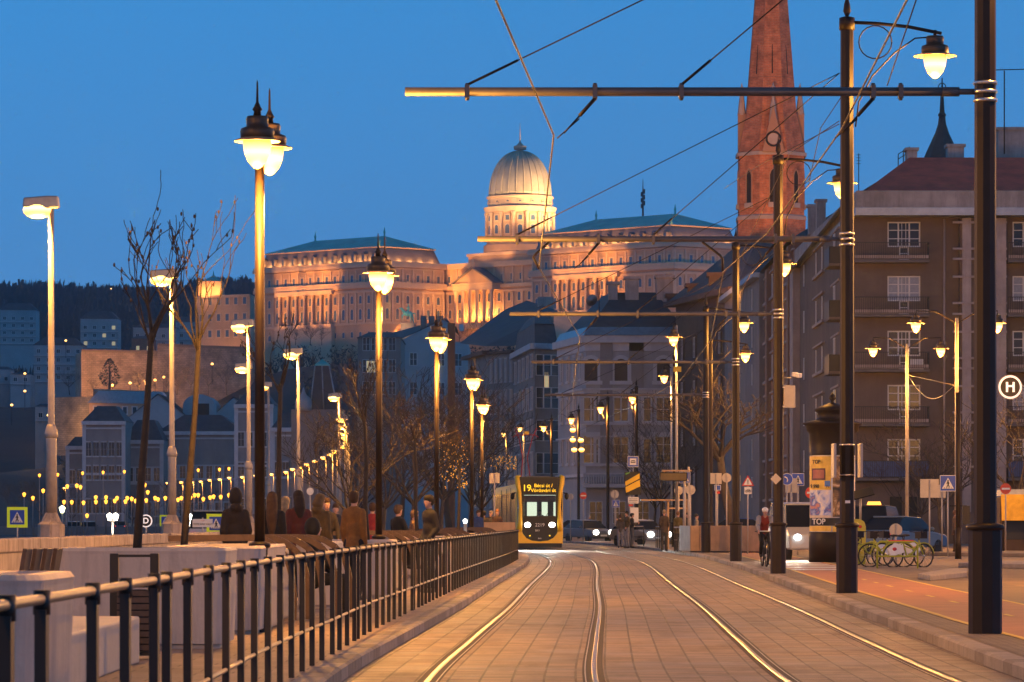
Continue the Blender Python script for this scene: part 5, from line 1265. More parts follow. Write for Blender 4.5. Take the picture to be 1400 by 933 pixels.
for k in range(9): LX = -48-k*9; point((LX, 560+k*14, 7.5), 3000)
for x, y, D in ((66, 568, 1090), (34, 511, 1290), (34, 535, 1200), (16, 554, 1150), (178, 524, 1130), (154, 527, 1125), (224, 516, 1140), (290, 498, 1150), (212, 520, 1138), (70, 375, 2500), (152, 395, 2400), (90, 466, 1330), (231, 552, 1060)):
    c = W(x, y, D); t = thing('hill_lamp', 'tiny warm lamp glowing on the dark hillside at left', 'street lamp', c, 0, 'tiny lamps on the hillside')
    m_ = MB(); m_.ell((0, 0, 0), (.42, .42, .42), 10, 6); m_.build('glass', M_lamp, t); m_ = MB(); m_.tube([(0, 0, -6), (0, 0, -.3)], .1, 5); m_.build('pole', M_iron, t)
# spotlights on the mast
for k, (x, y) in enumerate(((783, 586), (783, 599.5), (785, 613), (794, 600), (795, 613))):
    c = W(x, y, 296.4); t = thing('spotlight', 'amber spotlight of the cluster on the dark mast right of the tram', 'spotlight', c, 0, 'spotlights clustered on one mast')
    m_ = MB(); m_.lathe([(.1, .0), (.2, -.12), (.22, -.3)], n=12); o = m_.build('case', M_iron, t); o.rotation_euler = (-1.2, 0, 0)
    m_ = MB(); m_.ell((0, -.28, -.12), (.22, .08, .22)); m_.build('lens', M_lamp, t)
# small yellow-green plates hung on the wires
for x, y, D, lab in ((926, 505, 176, 'small yellow plate on the thin lamp pole'), (720, 592, 300, 'small yellow plate on the wire above the pantograph')):
    c = W(x, y, D); m_ = MB(); m_.box((0, 0, 0), (.36, .03, .24)); tag(m_.build('marker_plate', mat('plate_yellow', (.35, .26, .02), .6), loc=c), lab, 'plate')
# slim dark post at right + awning
t = thing('dark_post', 'slim dark post with a base sleeve left of the nearest mast', 'post', (wx(1310, 135), 135, G))
m_ = MB(); m_.tube([(0, 0, 0), (0, 0, 5.8)], .085, 10); m_.build('shaft', M_iron, t); m_ = MB(); m_.tube([(0, 0, 0), (0, 0, 1.1)], .11, 10); m_.build('base_sleeve', M_iron, t)
m_ = MB(); m_.tube([(-.3, 0, 1.85), (.3, 0, 1.85)], .02, 6); m_.bb(.15, .4, -.08, .08, 1.2, 1.85); m_.build('signal_box', M_iron2, t)
t = thing('cafe_awning', 'yellow cafe awning with a blue grey top at the right edge', 'awning', (wx(1410, 172), 172, G))
m_ = MB(); m_.prism([(-1.5, 2.45), (2.2, 2.45), (2.2, 2.75), (-1.45, 2.72)], -1.2, 1.2, 'y'); m_.build('roof', M_zinc, t)
m_ = MB(); m_.face([(-1.5, -1.22, 2.5), (2.2, -1.22, 2.5), (2.2, -1.5, 1.35), (-1.5, -1.5, 1.35)]); o = m_.build('canvas', mat('awning_canvas', (.5, .30, .03), .8), t); sm = o.modifiers.new('s', 'SOLIDIFY'); sm.thickness = .02
for xx in (-1.4, .6, 2.1):
    m_ = MB(); m_.tube([(xx, -1.2, 0), (xx, -1.2, 2.5)], .04, 6); m_.build('post', M_iron, t)
t = thing('kiosk_wall', 'low glazed kiosk under the yellow awning', 'kiosk', (wx(1410, 174), 174, G))
m_ = MB(); m_.bb(-1.4, 2.2, 0, 1.5, 0, 2.4); m_.build('wall', M_dark, t); m_ = MB(); m_.bb(-1.2, 2.0, -.03, 0, .5, 2.0); m_.build('pane', M_pg, t)
# fairy lights in a tree by the street
rg = random.Random(3); M_fairy = emit('fairy_bulb_lit', (1., .42, .04), 1.1)
m_ = MB()
for k in range(190):
    c = W(rg.uniform(600, 640), 0, 200); c.z = wz(rg.uniform(600, 668), 200); c.y += rg.uniform(-1.5, 1.5); m_.ell(c, (.028, .028, .03), 5, 3)
tag(m_.build('fairy_lights', M_fairy), 'warm fairy lights strung through bare branches left of the tram', 'string lights', kind='stuff')
m_ = MB()
for k in range(90):
    c = W(rg.uniform(670, 706), 0, 260); c.z = wz(rg.uniform(623, 642), 260); c.y += rg.uniform(-1, 1); m_.ell(c, (.035, .035, .035), 5, 3)
tag(m_.build('fairy_lights', M_fairy), 'cluster of warm festoon bulbs just above the tram roof at left', 'string lights', kind='stuff')
# ------------------------------------------------------------------ windows
def win_mesh(w_, h, frame=.07, bars=(2, 3), glassm=None, fm=None, surround=0., arch=False, sur_m=None, sill=True):
    """frame mesh (local x along the wall, -y outwards, z from the sill) and pane mesh"""
    f = MB(); hw = w_/2
    def bar(x0, x1, z0, z1, y0, y1, m=0): f.bb(x0, x1, y0, y1, z0, z1, m)
    if frame:
        bar(-hw, -hw+frame, 0, h, -.06, .0); bar(hw-frame, hw, 0, h, -.06, .0); bar(-hw+frame, hw-frame, 0, frame, -.06, 0); bar(-hw+frame, hw-frame, h-frame, h, -.06, 0)
        for k in range(1, bars[0]): x = -hw+w_*k/bars[0]; bar(x-frame*.5, x+frame*.5, frame, h-frame, -.055, 0)
        for k in range(1, bars[1]): z = h*k/bars[1]; bar(-hw+frame, hw-frame, z-frame*.28, z+frame*.28, -.05, 0)
    if surround:
        s = surround
        bar(-hw-s, -hw, -s*.3, h, -.12, 0, 1); bar(hw, hw+s, -s*.3, h, -.12, 0, 1)
        if not arch: bar(-hw-s*1.3, hw+s*1.3, h, h+s, -.16, 0, 1)
        if sill: bar(-hw-s*1.3, hw+s*1.3, -s, 0, -.2, 0, 1)
    g = MB()
    if arch:
        n = 8; pts = [(-hw, 0), (hw, 0)]+[(hw*math.cos(PI*k/n), h+hw*math.sin(PI*k/n)) for k in range(n+1)]
        g.prism(pts, -.02, .02, 'y')
        if surround:
            for k in range(n):
                a, b = PI*k/n, PI*(k+1)/n
                q = [(r*math.cos(t), h+r*math.sin(t)) for r, t in ((hw, a), (hw+surround, a), (hw+surround, b), (hw, b))]
                f.prism(q, -.12, 0, 'y', 1)
    else: g.bb(-hw+.01, hw-.01, -.02, .02, .01, h-.01)
    F_ = f.mesh('window', [fm or M_frame, sur_m or M_palet]) if f.v else None
    return F_, g.mesh('pane', glassm or M_pg)
def put_window(par, wm, p, q, u, z, glass_over=None, name='window'):
    d = Vector((q[0]-p[0], q[1]-p[1])); rz = math.atan2(d.y, d.x); a = Vector((p[0], p[1]))+d*u
    n_ = Vector((d.y, -d.x)).normalized()*.015
    fm, gm = wm
    if fm is None: o = inst(gm, name, par, (a.x+n_.x, a.y+n_.y, z), rz); return o
    o = inst(fm, name, par, (a.x+n_.x, a.y+n_.y, z), rz)
    g = inst(gm, 'pane', o, (0, 0, 0))
    if glass_over: g.data = glass_over
    return o
def band(mb, p, q, z0, z1, out, m=0, e=0.):
    d = Vector((q[0]-p[0], q[1]-p[1])); L = d.length; d.normalize(); n_ = Vector((d.y, -d.x))
    a = Vector((p[0], p[1]))-d*e; b = Vector((q[0], q[1]))+d*e
    P = [a-n_*.05, b-n_*.05, b+n_*out, a+n_*out]
    mb.add([(v.x, v.y, z) for z in (z0, z1) for v in P], [(0, 1, 2, 3), (7, 6, 5, 4), (0, 4, 5, 1), (1, 5, 6, 2), (2, 6, 7, 3), (3, 7, 4, 0)], m)
def strip(mb, p, q, u, wd, z0, z1, out, m=0):
    d = Vector((q[0]-p[0], q[1]-p[1])); L = d.length; d.normalize(); n_ = Vector((d.y, -d.x)); c = Vector((p[0], p[1]))+d*(u*L)
    P = [c-d*wd/2-n_*.05, c+d*wd/2-n_*.05, c+d*wd/2+n_*out, c-d*wd/2+n_*out]
    mb.add([(v.x, v.y, z) for z in (z0, z1) for v in P], [(0, 1, 2, 3), (7, 6, 5, 4), (0, 4, 5, 1), (1, 5, 6, 2), (2, 6, 7, 3), (3, 7, 4, 0)], m)
def roof_to(mb, poly, z0, z1, f, m=0, over=0., cap=True, shift=(0, 0)):
    n = len(poly); c = Vector((sum(p[0] for p in poly)/n, sum(p[1] for p in poly)/n))
    lo = [c+(Vector(p)-c)*(1+over) for p in poly]; hi = [c+Vector(shift)+(Vector(p)-c)*f for p in poly]
    mb.add([(v.x, v.y, z0) for v in lo]+[(v.x, v.y, z1) for v in hi], [(i, (i+1) % n, n+(i+1) % n, n+i) for i in range(n)]+([tuple(range(n, 2*n))] if cap else []), m)
    return [(v.x, v.y) for v in hi]
def building(name, label, poly, z0, z1, wm, roof=None, cat='building'):
    t = thing(name, label, cat)
    mb = MB()
    for p, q in zip(poly, poly[1:]+poly[:1]): mb.wallq(p, q, z0, z1)
    mb.face([(p[0], p[1], z1) for p in poly]); mb.build('wall', wm, t)
    return t
def rows(t, p, q, us, zs, wm, lit=None, alt=None, seed=1, prob=0.):
    rg = random.Random(seed)
    for z in zs:
        for u in us: put_window(t, wm, p, q, u, z, (lit if lit and rg.random() < prob else None))
def us(n, a=.08, b=.92): return [a+(b-a)*k/(max(1, n-1)) for k in range(n)]
def lp(p, q, k): return (p[0]+(q[0]-p[0])*k, p[1]+(q[1]-p[1])*k)
# ================================================================== apartment house at right
P0, P1_, P2_, P3_ = (20.3, 277), (19.9, 229), (42, 229), (42, 277)
t = building('apartment_house', 'brown rendered apartment house with iron balconies and a red tiled roof', [P0, (19.9, 229.26), (42, 229.26), P3_], -.03, 19.4, M_apt)
def pierced(p, q, z0, z1, holes, depth):
    """facade skin with real openings; holes = (u0, u1, za, zb) along p-q in metres"""
    L = math.hypot(q[0]-p[0], q[1]-p[1]); us_ = sorted({0., L}|{h[0] for h in holes}|{h[1] for h in holes}); zs_ = sorted({z0, z1}|{h[2] for h in holes}|{h[3] for h in holes})
    d = Vector((q[0]-p[0], q[1]-p[1]))/L; nn = Vector((d.y, -d.x)); mb = MB()
    def P(u, z, k=0.): v = Vector(p)+d*u-nn*k; return (v.x, v.y, z)
    for a, b in zip(us_, us_[1:]):
        for c, e in zip(zs_, zs_[1:]):
            m_, n_ = (a+b)/2, (c+e)/2
            if any(h[0] < m_ < h[1] and h[2] < n_ < h[3] for h in holes): continue
            mb.face([P(a, c), P(b, c), P(b, e), P(a, e)])
    for a, b, c, e in holes:
        for s, f in (((a, c), (a, e)), ((a, e), (b, e)), ((b, e), (b, c)), ((b, c), (a, c))): mb.face([P(*s), P(*f), P(*f, depth), P(*s, depth)])
    return mb
fl = [wz(y, 229) for y in (654, 580, 506, 431, 357)]        # balcony floors
wA = win_mesh(1.95, 1.5, .085, (3, 3)); doorm = win_mesh(.62, .85, .1, (1, 2))
wS = win_mesh(1.25, 1.55, .09, (2, 2)); wN = win_mesh(.55, 1.5, .07, (1, 2), sill=False)
litp = MB(); litp.bb(-.6, .6, -.02, .02, .01, 1.54); LITP = litp.mesh('pane', M_lit)
cur = MB(); cur.bb(-.96, .96, -.02, .02, .01, 1.49); CURP = cur.mesh('pane', M_curt)
def px_u(x, D, p, q): return (wx(x, D)-p[0])/(q[0]-p[0])
HOLES = []
for k, z in enumerate(fl):
    for x in (1236, 1407):
        u = px_u(x, 229, P1_, P2_); uc = u*22.1; HOLES += [(uc-.98, uc+.98, z+.82, z+2.33), (uc-.31, uc+.31, z+.02, z+.82)]
        o = put_window(t, wA, (19.9, 229.21), (42, 229.21), u, z+.82, CURP if (k in (3,) or (k == 1 and x > 1300)) else None)
        inst(wA[0], 'mullion_pair', o, (0, -.012, 0)).scale = (.36, 1, 1)
        put_window(t, doorm, (19.9, 229.21), (42, 229.21), u, z+.02, None, 'balcony_door')
    # balcony: slab + railing with bars + lower solid strip
    for xa, xb in ((1166, 1268), (1375, 1480)):
        X0, X1 = wx(xa, 229), wx(xb, 229)
        mb = MB(); mb.bb(X0, X1, 227.85, 229.1, z-.16, z); b = mb.build('balcony', M_btile, t, bevel=.01)
        mb = MB(); mb.bb(X0, X1, 227.86, 227.9, z+.98, z+1.02); mb.bb(X1-.03, X1, 227.9, 229, z+.98, z+1.02); mb.bb(X0, X1, 227.87, 227.89, z+.05, z+.08)
        for i in range(int((X1-X0)/.13)): mb.bb(X0+.13*i, X0+.13*i+.022, 227.87, 227.89, z+.06, z+1.0)
        for i in range(9): mb.bb(X1-.025, X1-.005, 227.95+.12*i, 227.97+.12*i, z+.06, z+1.0)
        mb.build('railing', M_iron2, b)
        mb = MB()
        if k == 0: mb.bb(X0+.02, X1-.05, 227.905, 227.92, z+.04, z+1.0); mb.build('blue_screen', mat('blue_balcony_sheet', (.05, .09, .22), .7) if 'blue_balcony_sheet' not in MATS else MATS['blue_balcony_sheet'], b)
        else: mb.bb(X0+.02, X1-.05, 227.905, 227.92, z+.03, z+.27); mb.build('lower_panel', M_aptc, b)
pierced(P1_, P2_, -.03, 19.4, HOLES, .25).build('facade', M_apt, t)
    # bay with pale pilasters and string courses
mb = MB(); mb.bb(wx(1312, 228.5), wx(1375, 228.5), 228.3, 229.1, 0, 19.3); mb.build('bay', M_apt, t)
mb = MB()
for xa, xb in ((1316, 1328), (1362, 1376)): mb.bb(wx(xa, 228), wx(xb, 228), 228.05, 228.32, 2, 19.3)
mb.build('pilaster', M_aptc, t)
mb = MB()
for z in fl:
    for dz in (.0, 1.55, 2.6): mb.bb(wx(1303, 228), wx(1377, 228), 228.0, 228.31, z+.6+dz, z+.72+dz)
mb.build('string_course', M_aptc, t)
mb = MB(); mb.tube([(wx(1291, 228.9), 228.9, .2), (wx(1291, 228.9), 228.9, 19.3)], .07, 6); mb.build('drain_pipe', M_aptc, t)
o = MB(); o.bb(wx(1246, 228), wx(1264, 228), 228.5, 228.95, fl[2]+.0, fl[2]+.62); o.build('air_conditioner', M_frame, t)
# street side
for k, z in enumerate(fl):
    for D, wmm in ((240, wS), (250.5, wN), (256, wN), (268, wN)):
        u = (277-D)/48.
        put_window(t, wmm, P0, P1_, u, z+.85, LITP if (k == 1 and D == 240) else None)
    for Da, Db in ((236.5, 243.5), (248.5, 258)):
        mb = MB(); band(mb, (20.1, Db), (20.0, Da), z+.62, z+.80, .14); band(mb, (20.1, Db), (20.0, Da), z+2.5, z+2.62, .12); mb.build('window_ledge', M_aptc, t)
    mb = MB(); mb.bb(18.9, 20.0, 231.0, 234.5, z-.16, z); b = mb.build('balcony', M_btile, t)
    mb = MB(); mb.bb(18.9, 18.94, 231, 234.5, z, z+1.0); mb.bb(18.9, 20, 231.0, 231.03, z, z+1.0); mb.build('railing', M_iron2, b)
mb = MB(); strip(mb, P0, P1_, .05, 3.4, 0, 19.3, .5); mb.build('corner_pilaster', M_aptc, t)
mb = MB(); band(mb, P0, P1_, 2.5, 5, .0+.02); mb.build('ground_floor_band', M_dark, t)
for x in (1225, 1246):
    mb = MB(); mb.bb(wx(x-8, 228.8), wx(x+8, 228.8), 228.85, 229.02, .2, 2.9); mb.build('door', M_dkvoid, t)
# cornice slab, roof
mb = MB(); mb.bb(wx(1166, 229), 43, 227.2, 278, 19.4, 19.85); mb.build('eaves_board', M_zinc, t)
mb = MB(); mb.bb(wx(1168, 229), 43, 227.35, 278, 19.86, 20.85); mb.build('cornice', M_slabc, t)
rp = [(20.6, 277), (20.6, 227.6), (43, 227.6), (43, 277)]
mb = MB(); zr = 23.6
mb.add([(20.7, 277, 20.86), (20.7, 228, 20.86), (44, 228, 20.86), (44, 277, 20.86), (24.2, 272, zr), (24.2, 236, zr), (44, 236, zr), (44, 272, zr)], [(0, 1, 5, 4), (1, 2, 6, 5), (4, 5, 6, 7), (3, 0, 4, 7)])
mb.build('roof', M_rtile, t)
mb = MB(); mb.add([(19.6, 278, 19.0), (19.6, 229.5, 20.3), (21.5, 229.5, 21.5), (21.5, 278, 20.4)], [(0, 1, 2, 3), (3, 2, 1, 0)]); mb.build('zinc_verge', M_zinc, t)
mb = MB(); mb.box((wx(1388, 233), 233, 21.9), (.7, .5, .12), 0, rx=-.4); mb.build('skylight', M_zinc, t)
mb = MB()
for xa, xb, ya, yb, D in ((1240, 1254, 222, 206, 236), (1296, 1318, 222, 201, 238), (1365, 1420, 230, 178, 240), (1106, 1117, 300, 283, 262), (1117, 1129, 298, 276, 258)):
    mb = MB(); mb.bb(wx(xa, D), wx(xb, D), D, D+1.2, wz(ya, D)-1, wz(yb, D)); mb.bb(wx(xa, D)-.1, wx(xb, D)+.1, D-.1, D+1.3, wz(yb, D), wz(yb, D)+.18); mb.build('chimney', M_slabc, t)
mb = MB()
for x0, x1 in ((1228, 1243),):
    zb = wz(220, 237)
    for x in (1228, 1235, 1243): mb.tube([(wx(x, 237), 237, zb-.5), (wx(x, 237), 237, zb+.4+(x-1228)*.03)], .03, 4)
    for dz in (.1, .4): mb.tube([(wx(1228, 237), 237, zb+dz), (wx(1244, 237), 237, zb+dz+.45)], .025, 4)
mb.build('roof_railing', M_iron, t)
mb = MB(); mb.tube([(wx(1373, 238), 238, 24), (wx(1373, 238), 238, wz(97, 238))], .04, 5)
mb.tube([(wx(1360, 238), 238, wz(96, 238)), (wx(1400, 238), 238, wz(95, 238))], .03, 4); mb.tube([(wx(1174, 236), 236, 21), (wx(1174, 236), 236, wz(210, 236))], .025, 4)
for k in range(4): mb.tube([(wx(1171, 236), 236, wz(212+k*4, 236)), (wx(1177, 236), 236, wz(212+k*4, 236))], .015, 4)
mb.build('aerial', M_iron, t)
# turret behind the roof
D = 300; t = thing('turret', 'pointed turret with a scrolled finial rising behind the red roof', 'turret', (wx(1288, D), D, 0))
z = wz(218, D)
mb = MB(); mb.lathe([(1.35, z-3), (1.35, z+.0)], n=8, smooth=False); mb.build('drum', M_brickb, t)
mb = MB(); mb.lathe([(1.45, z), (1.2, z+.6), (.55, z+2.0), (.32, z+2.7), (.25, z+3.3), (.32, z+3.35), (.30, z+3.5), (.2, z+3.6), (.12, z+5.1)], n=8, smooth=False); mb.build('roof', M_gtile, t)
mb = MB(); zf = wz(119, D)
for k in (0, PI/2): mb.tube([(.28*math.cos(a)*math.cos(k), .28*math.cos(a)*math.sin(k), zf+.28*math.sin(a)) for a in [2*PI*i/14 for i in range(15)]], .04, 5)
mb.tube([(0, 0, zf-.6), (0, 0, zf+.7)], .05, 6); mb.build('finial', M_iron, t)
# ================================================================== street row behind
t = building('brick_house', 'brown brick house with pale string courses between the apartment house and the grey house', [(20.4, 313), (20.2, 277.5), (34, 277.5), (34, 313)], -.03, 21.6, M_brickb)
P, Q = (20.4, 313), (20.2, 277.5); w2 = win_mesh(.7, 1.7, .07, (1, 2))
for k in range(6):
    z = 2.6+k*3.15
    rows(t, P, Q, (.12, .3, .48, .66, .84), [z+.7], w2)
    mb = MB(); band(mb, P, Q, z+.42, z+.62, .18); band(mb, P, Q, z+2.55, z+2.68, .14); mb.build('string_course', M_aptc, t)
mb = MB()
for u in (.21, .57, .93): strip(mb, P, Q, u, 1.6, 2.5, 21.3, .35)
mb.build('pier', M_brickb, t)
mb = MB(); roof_to(mb, [(20.0, 313), (19.8, 277.5), (34, 277.5), (34, 313)], 21.6, 24.5, .4); mb.build('roof', M_gtile, t)
t = building('grey_house', 'grey rendered house with gridded lit windows seen through the masts', [(19.2, 350), (20.0, 313.5), (34, 313.5), (34, 350)], -.03, 21.5, M_grey)
P, Q = (19.2, 350), (20.0, 313.5); w3 = win_mesh(2.6, 2.2, .06, (5, 4)); lm = MB(); lm.bb(-1.28, 1.28, -.02, .02, .01, 2.18); L3 = lm.mesh('pane', M_lit)
for k in range(6): put_window(t, w3, P, Q, .45, 3.2+k*3.1, L3 if k in (0, 5) else None); put_window(t, w2, P, Q, .82, 3.4+k*3.1)
mb = MB(); band(mb, P, Q, 21.2, 21.6, .6); mb.build('cornice', M_zinc, t)
mb = MB(); roof_to(mb, [(18.6, 350), (19.4, 313.5), (34, 313.5), (34, 350)], 21.6, 25, .45); mb.build('roof', M_slate, t)
p, q = (wx(924, 372), 372), (wx(1010, 348), 348)
t = building('dark_house', 'dark reddish brown old house with an overhanging scalloped roof behind the leaning tree', [p, q, (32, 365), (28, 390)], -.03, 22.2, M_dark)
rows(t, p, q, us(5, .12, .92), [4.5, 8.6, 12.7, 16.8], win_mesh(1.1, 2.0, .07, (2, 3), surround=.16, sur_m=M_dark), L3 if False else None)
mb = MB(); band(mb, p, q, 22.0, 22.5, 1.1, 0, .6); mb.build('cornice', M_dark, t); mb = MB(); band(mb, p, q, 11.2, 11.5, .25); mb.build('string_course', M_dark, t)
mb = MB(); roof_to(mb, [p, q, (32, 365), (28, 390)], 22.5, 27.5, .35, over=.1); mb.build('roof', M_gtile, t)
for x, D in ((927, 372), (955, 364), (985, 356)):
    mb = MB(); mb.bb(wx(x, D)-.9, wx(x, D)+.9, D+3, D+5, 22.5, wz(405-(x-925)*.5, D)); mb.bb(wx(x, D)-1.1, wx(x, D)+1.1, D+2.8, D+5.2, wz(405-(x-925)*.5, D), wz(405-(x-925)*.5, D)+.35); mb.build('chimney', M_dark, t)
# pale corner house
a, b, c = (wx(763, 388), 388), (wx(801, 373), 373), (wx(938, 373), 373); poly = [a, b, c, (wx(938, 373), 395), (wx(763, 388)+1, 402)]
zc = wz(459, 373)
t = building('corner_house', 'pale stuccoed corner house with a dark hipped roof, arched top windows and a balustrade', poly, -.03, zc, M_pale)
mb = MB()
for P, Q in ((a, b), (b, c)): band(mb, P, Q, wz(505-25, 373), wz(466, 373), .12); band(mb, P, Q, zc-.7, zc, .55, 0, .3); band(mb, P, Q, wz(531, 373)-.2, wz(531, 373), .35); band(mb, P, Q, wz(596, 373)-.15, wz(596, 373), .25); band(mb, P, Q, wz(648, 373)-.3, wz(648, 373), .3); band(mb, P, Q, wz(538, 373), wz(532, 373), .16)
mb.build('cornice', M_palet, t)
wt = win_mesh(1.5, 2.4, .1, (2, 2), surround=.32); wt2 = win_mesh(1.55, 2.75, .1, (2, 3), surround=.26); wg = win_mesh(1.3, 2.2, .08, (2, 2)); wa = win_mesh(1.25, 1.5, .0, surround=.36, arch=True, glassm=M_dark)
ub = [px_u(x, 373, b, c) for x in (808, 849, 907)]
rows(t, b, c, ub, [wz(521, 373)], wa); rows(t, b, c, ub, [wz(577, 373)], wt); rows(t, b, c, ub, [wz(634, 373)], wt2); rows(t, b, c, [px_u(x, 373, b, c) for x in (820, 885)], [wz(577, 373), wz(634, 373)], win_mesh(.8, 2.4, .08, (1, 2), surround=.2))
rows(t, a, b, us(4, .15, .85), [wz(y, 380) for y in (521, 577, 634)], win_mesh(.9, 2.3, .08, (1, 2), surround=.2)); rows(t, b, c, us(4, .1, .8), [1.2], wg)
mb = MB(); strip(mb, b, c, px_u(829, 373, b, c), 1.2, wz(640, 373), zc-.7, .2); strip(mb, b, c, px_u(870, 373, b, c), 1.4, wz(531, 373), zc-.7, .12); mb.build('pilaster', M_hb2, t)
zb = wz(662, 373)
mb = MB(); mb.bb(b[0]-.3, wx(905, 372), 371.3, 373.1, zb-.35, zb); bal = mb.build('balcony', M_palet, t)
mb = MB(); mb.bb(b[0]-.3, wx(905, 372), 371.3, 371.6, zb+.9, zb+1.05); mb.build('handrail', M_palet, bal)
mb = MB()
for i in range(46): xx = b[0]-.2+i*.235; mb.tube([(xx, 371.45, zb), (xx, 371.45, zb+.3), (xx, 371.45, zb+.9)], [.05, .09, .05], 6)
mb.build('balustrade', M_palet, bal)
mb = MB(); hi = roof_to(mb, [(p[0], p[1]) for p in poly], zc, wz(397, 378), .42, over=.05, shift=(1.2, 1)); mb.build('roof', M_slate, t)
mb = MB(); roof_to(mb, poly, zc+.01, zc+.85, .965, over=.055, cap=False); mb.build('gutter_flashing', M_zinc, t)
for x, w_, h in ((864, 1.3, 1.1), (909, 1.6, 1.2), (838, .9, .6)):
    mb = MB(); z = wz(397, 380); mb.bb(wx(x, 380)-w_/2, wx(x, 380)+w_/2, 380, 381.5, z-1.2, z+h); mb.bb(wx(x, 380)-w_/2-.2, wx(x, 380)+w_/2+.2, 379.8, 381.7, z+h, z+h+.25); mb.build('chimney', M_slabc, t)
mb = MB(); mb.lathe([(.02, 0), (.55, .12), (.6, .16)], (0, 0, 0), 16); o = mb.build('satellite_dish', M_zinc, t, loc=(wx(808, 376), 376, wz(410, 376))); o.rotation_euler = (PI/2+.4, 0, .4)
mb = MB(); mb.tube([(wx(819, 378), 378, wz(425, 378)), (wx(819, 378), 378, wz(390, 378))], .05, 5); mb.build('aerial', M_iron, t)
# grey office blocks left of it
a, b, c = (wx(703, 428), 428), (wx(731, 402), 402), (wx(763, 404), 404)
t = building('office_block', 'grey office block with tall narrow windows and dark mansard left of the corner house', [a, b, c, (wx(763, 404), 440), (wx(703, 428), 450)], -.03, wz(474, 403), M_grey)
wo = win_mesh(1.0, 2.2, .06, (1, 2)); rows(t, b, c, us(3, .2, .85), [3+3.4*k for k in range(5)], wo, None); rows(t, a, b, us(5, .1, .9), [3+3.4*k for k in range(5)], win_mesh(1.7, 2.2, .06, (1, 2), surround=.15, sur_m=M_palet))
mb = MB(); band(mb, b, c, wz(474, 403)-.3, wz(474, 403)+.3, .5, 0, .3); mb.build('cornice', M_zinc, t); mb = MB(); band(mb, a, b, wz(474, 403)-.3, wz(474, 403)+.3, .5, 0, .3); mb.build('cornice', M_zinc, t)
mb = MB(); P = [a, b, c, (wx(763, 404), 440), (wx(703, 428), 450)]; hi = roof_to(mb, P, wz(474, 403), wz(441, 403), .84); mb.build('mansard', M_slate, t)
mb = MB(); roof_to(mb, hi, wz(441, 403), wz(425, 405), .5, over=.02); mb.build('roof', M_slate, t)
o = put_window(t, win_mesh(.6, 1.6, 0, glassm=M_litw), b, c, .5, wz(530, 403))
a, b, c = (wx(668, 470), 470), (wx(700, 432), 432), (wx(724, 440), 440)
t = building('tall_grey_house', 'tall grey house with a steep gabled roof behind the last promenade lamps', [(wx(640, 452), 452), a if False else (wx(668, 436), 436), (wx(703, 430), 430), (wx(705, 430), 470), (wx(640, 452), 480)], -.03, wz(482, 436), M_grey)
p1, p2, p3 = (wx(640, 452), 452), (wx(668, 436), 436), (wx(703, 430), 430)
rows(t, p2, p3, us(5, .12, .9), [3+3.5*k for k in range(5)], win_mesh(.32, 2.6, .05, (1, 2), surround=.08)); rows(t, p1, p2, us(4, .15, .85), [3+3.5*k for k in range(4)], wo)
mb = MB(); band(mb, p1, p2, wz(482, 440)-.4, wz(482, 440), .8, 0, .5); mb.build('cornice', M_dark, t); mb = MB(); band(mb, p2, p3, wz(482, 436)-.3, wz(482, 436), .4); mb.build('cornice', M_dark, t)
mb = MB(); mb.add([(p1[0]-1, p1[1]-1, wz(470, 452)), (p2[0]-.5, p2[1]-1, wz(474, 436)), (p3[0], p3[1]-1, wz(474, 430)), (wx(763, 440), 440, wz(425, 440)), (wx(720, 470), 470, wz(411, 470)), (wx(690, 470), 470, wz(424, 470))], [(0, 1, 5), (1, 2, 3, 4), (1, 4, 5)]); mb.build('roof', M_slate, t)
mb = MB(); mb.bb(wx(735, 455), wx(757, 455), 455, 458, wz(440, 455), wz(406, 455)); mb.build('chimney', M_slabc, t)
# hillside gable house and neighbours
D = 560
t = building('gable_house', 'house with a blank pale gable wall above the bare trees', [(wx(546, D), D), (wx(640, D), D+4), (wx(640, D), D+34), (wx(530, D), D+34)], -.03, wz(466, D), M_hb)
mb = MB(); mb.add([(wx(546, D), D-.02, wz(466, D)), (wx(622, D), D+2.9, wz(466, D)), (wx(622, D), D+2.9, wz(446, D)), (wx(606, D), D+2.2, wz(436, D))], [(0, 1, 2, 3)]); mb.build('gable', M_hb, t)
mb = MB(); mb.add([(wx(543, D), D-.4, wz(467, D)), (wx(606, D), D+1.9, wz(434.5, D)), (wx(606, D), D+30, wz(434.5, D+28)), (wx(500, D), D+30, wz(462, D+30)), (wx(624, D), D+2.6, wz(446, D)), (wx(624, D), D+30, wz(446, D))], [(0, 1, 2, 3), (1, 4, 5, 2)]); mb.build('roof', M_slate, t)
rows(t, (wx(546, D), D), (wx(640, D), D+4), (.2, .6, .85), [wz(540, D), wz(500, D)], win_mesh(1.2, 1.9, .08, (2, 2)))
for x in (579, 590, 602):
    mb = MB(); mb.bb(wx(x-4, D+8), wx(x+4, D+8), D+8, D+10, wz(460, D), wz(428, D)); mb.build('chimney', M_grey, t)
mb = MB(); mb.bb(wx(628, D), wx(634, D), D-1, D, wz(453, D), wz(444, D)); mb.build('ventilation_box', M_frame, t)
mb = MB(); mb.bb(wx(612, 300), wx(622, 300), 300, 301, 0, wz(442, 300)); o = tag(mb.build('chimney_stack', M_dark), 'slim dark brick chimney shaft right of the third promenade lamp', 'chimney')
D = 520
t = building('grey_block', 'blue grey block with one lit upper window left of the second promenade lamp', [(wx(489, D), D), (wx(548, D), D), (wx(548, D), D+20), (wx(489, D), D+20)], -.03, wz(462, D), M_grey)
rows(t, (wx(489, D), D), (wx(548, D), D), us(4, .2, .8), [wz(y, D) for y in (480, 510, 540)], win_mesh(1.0, 1.8, .07, (2, 2)))
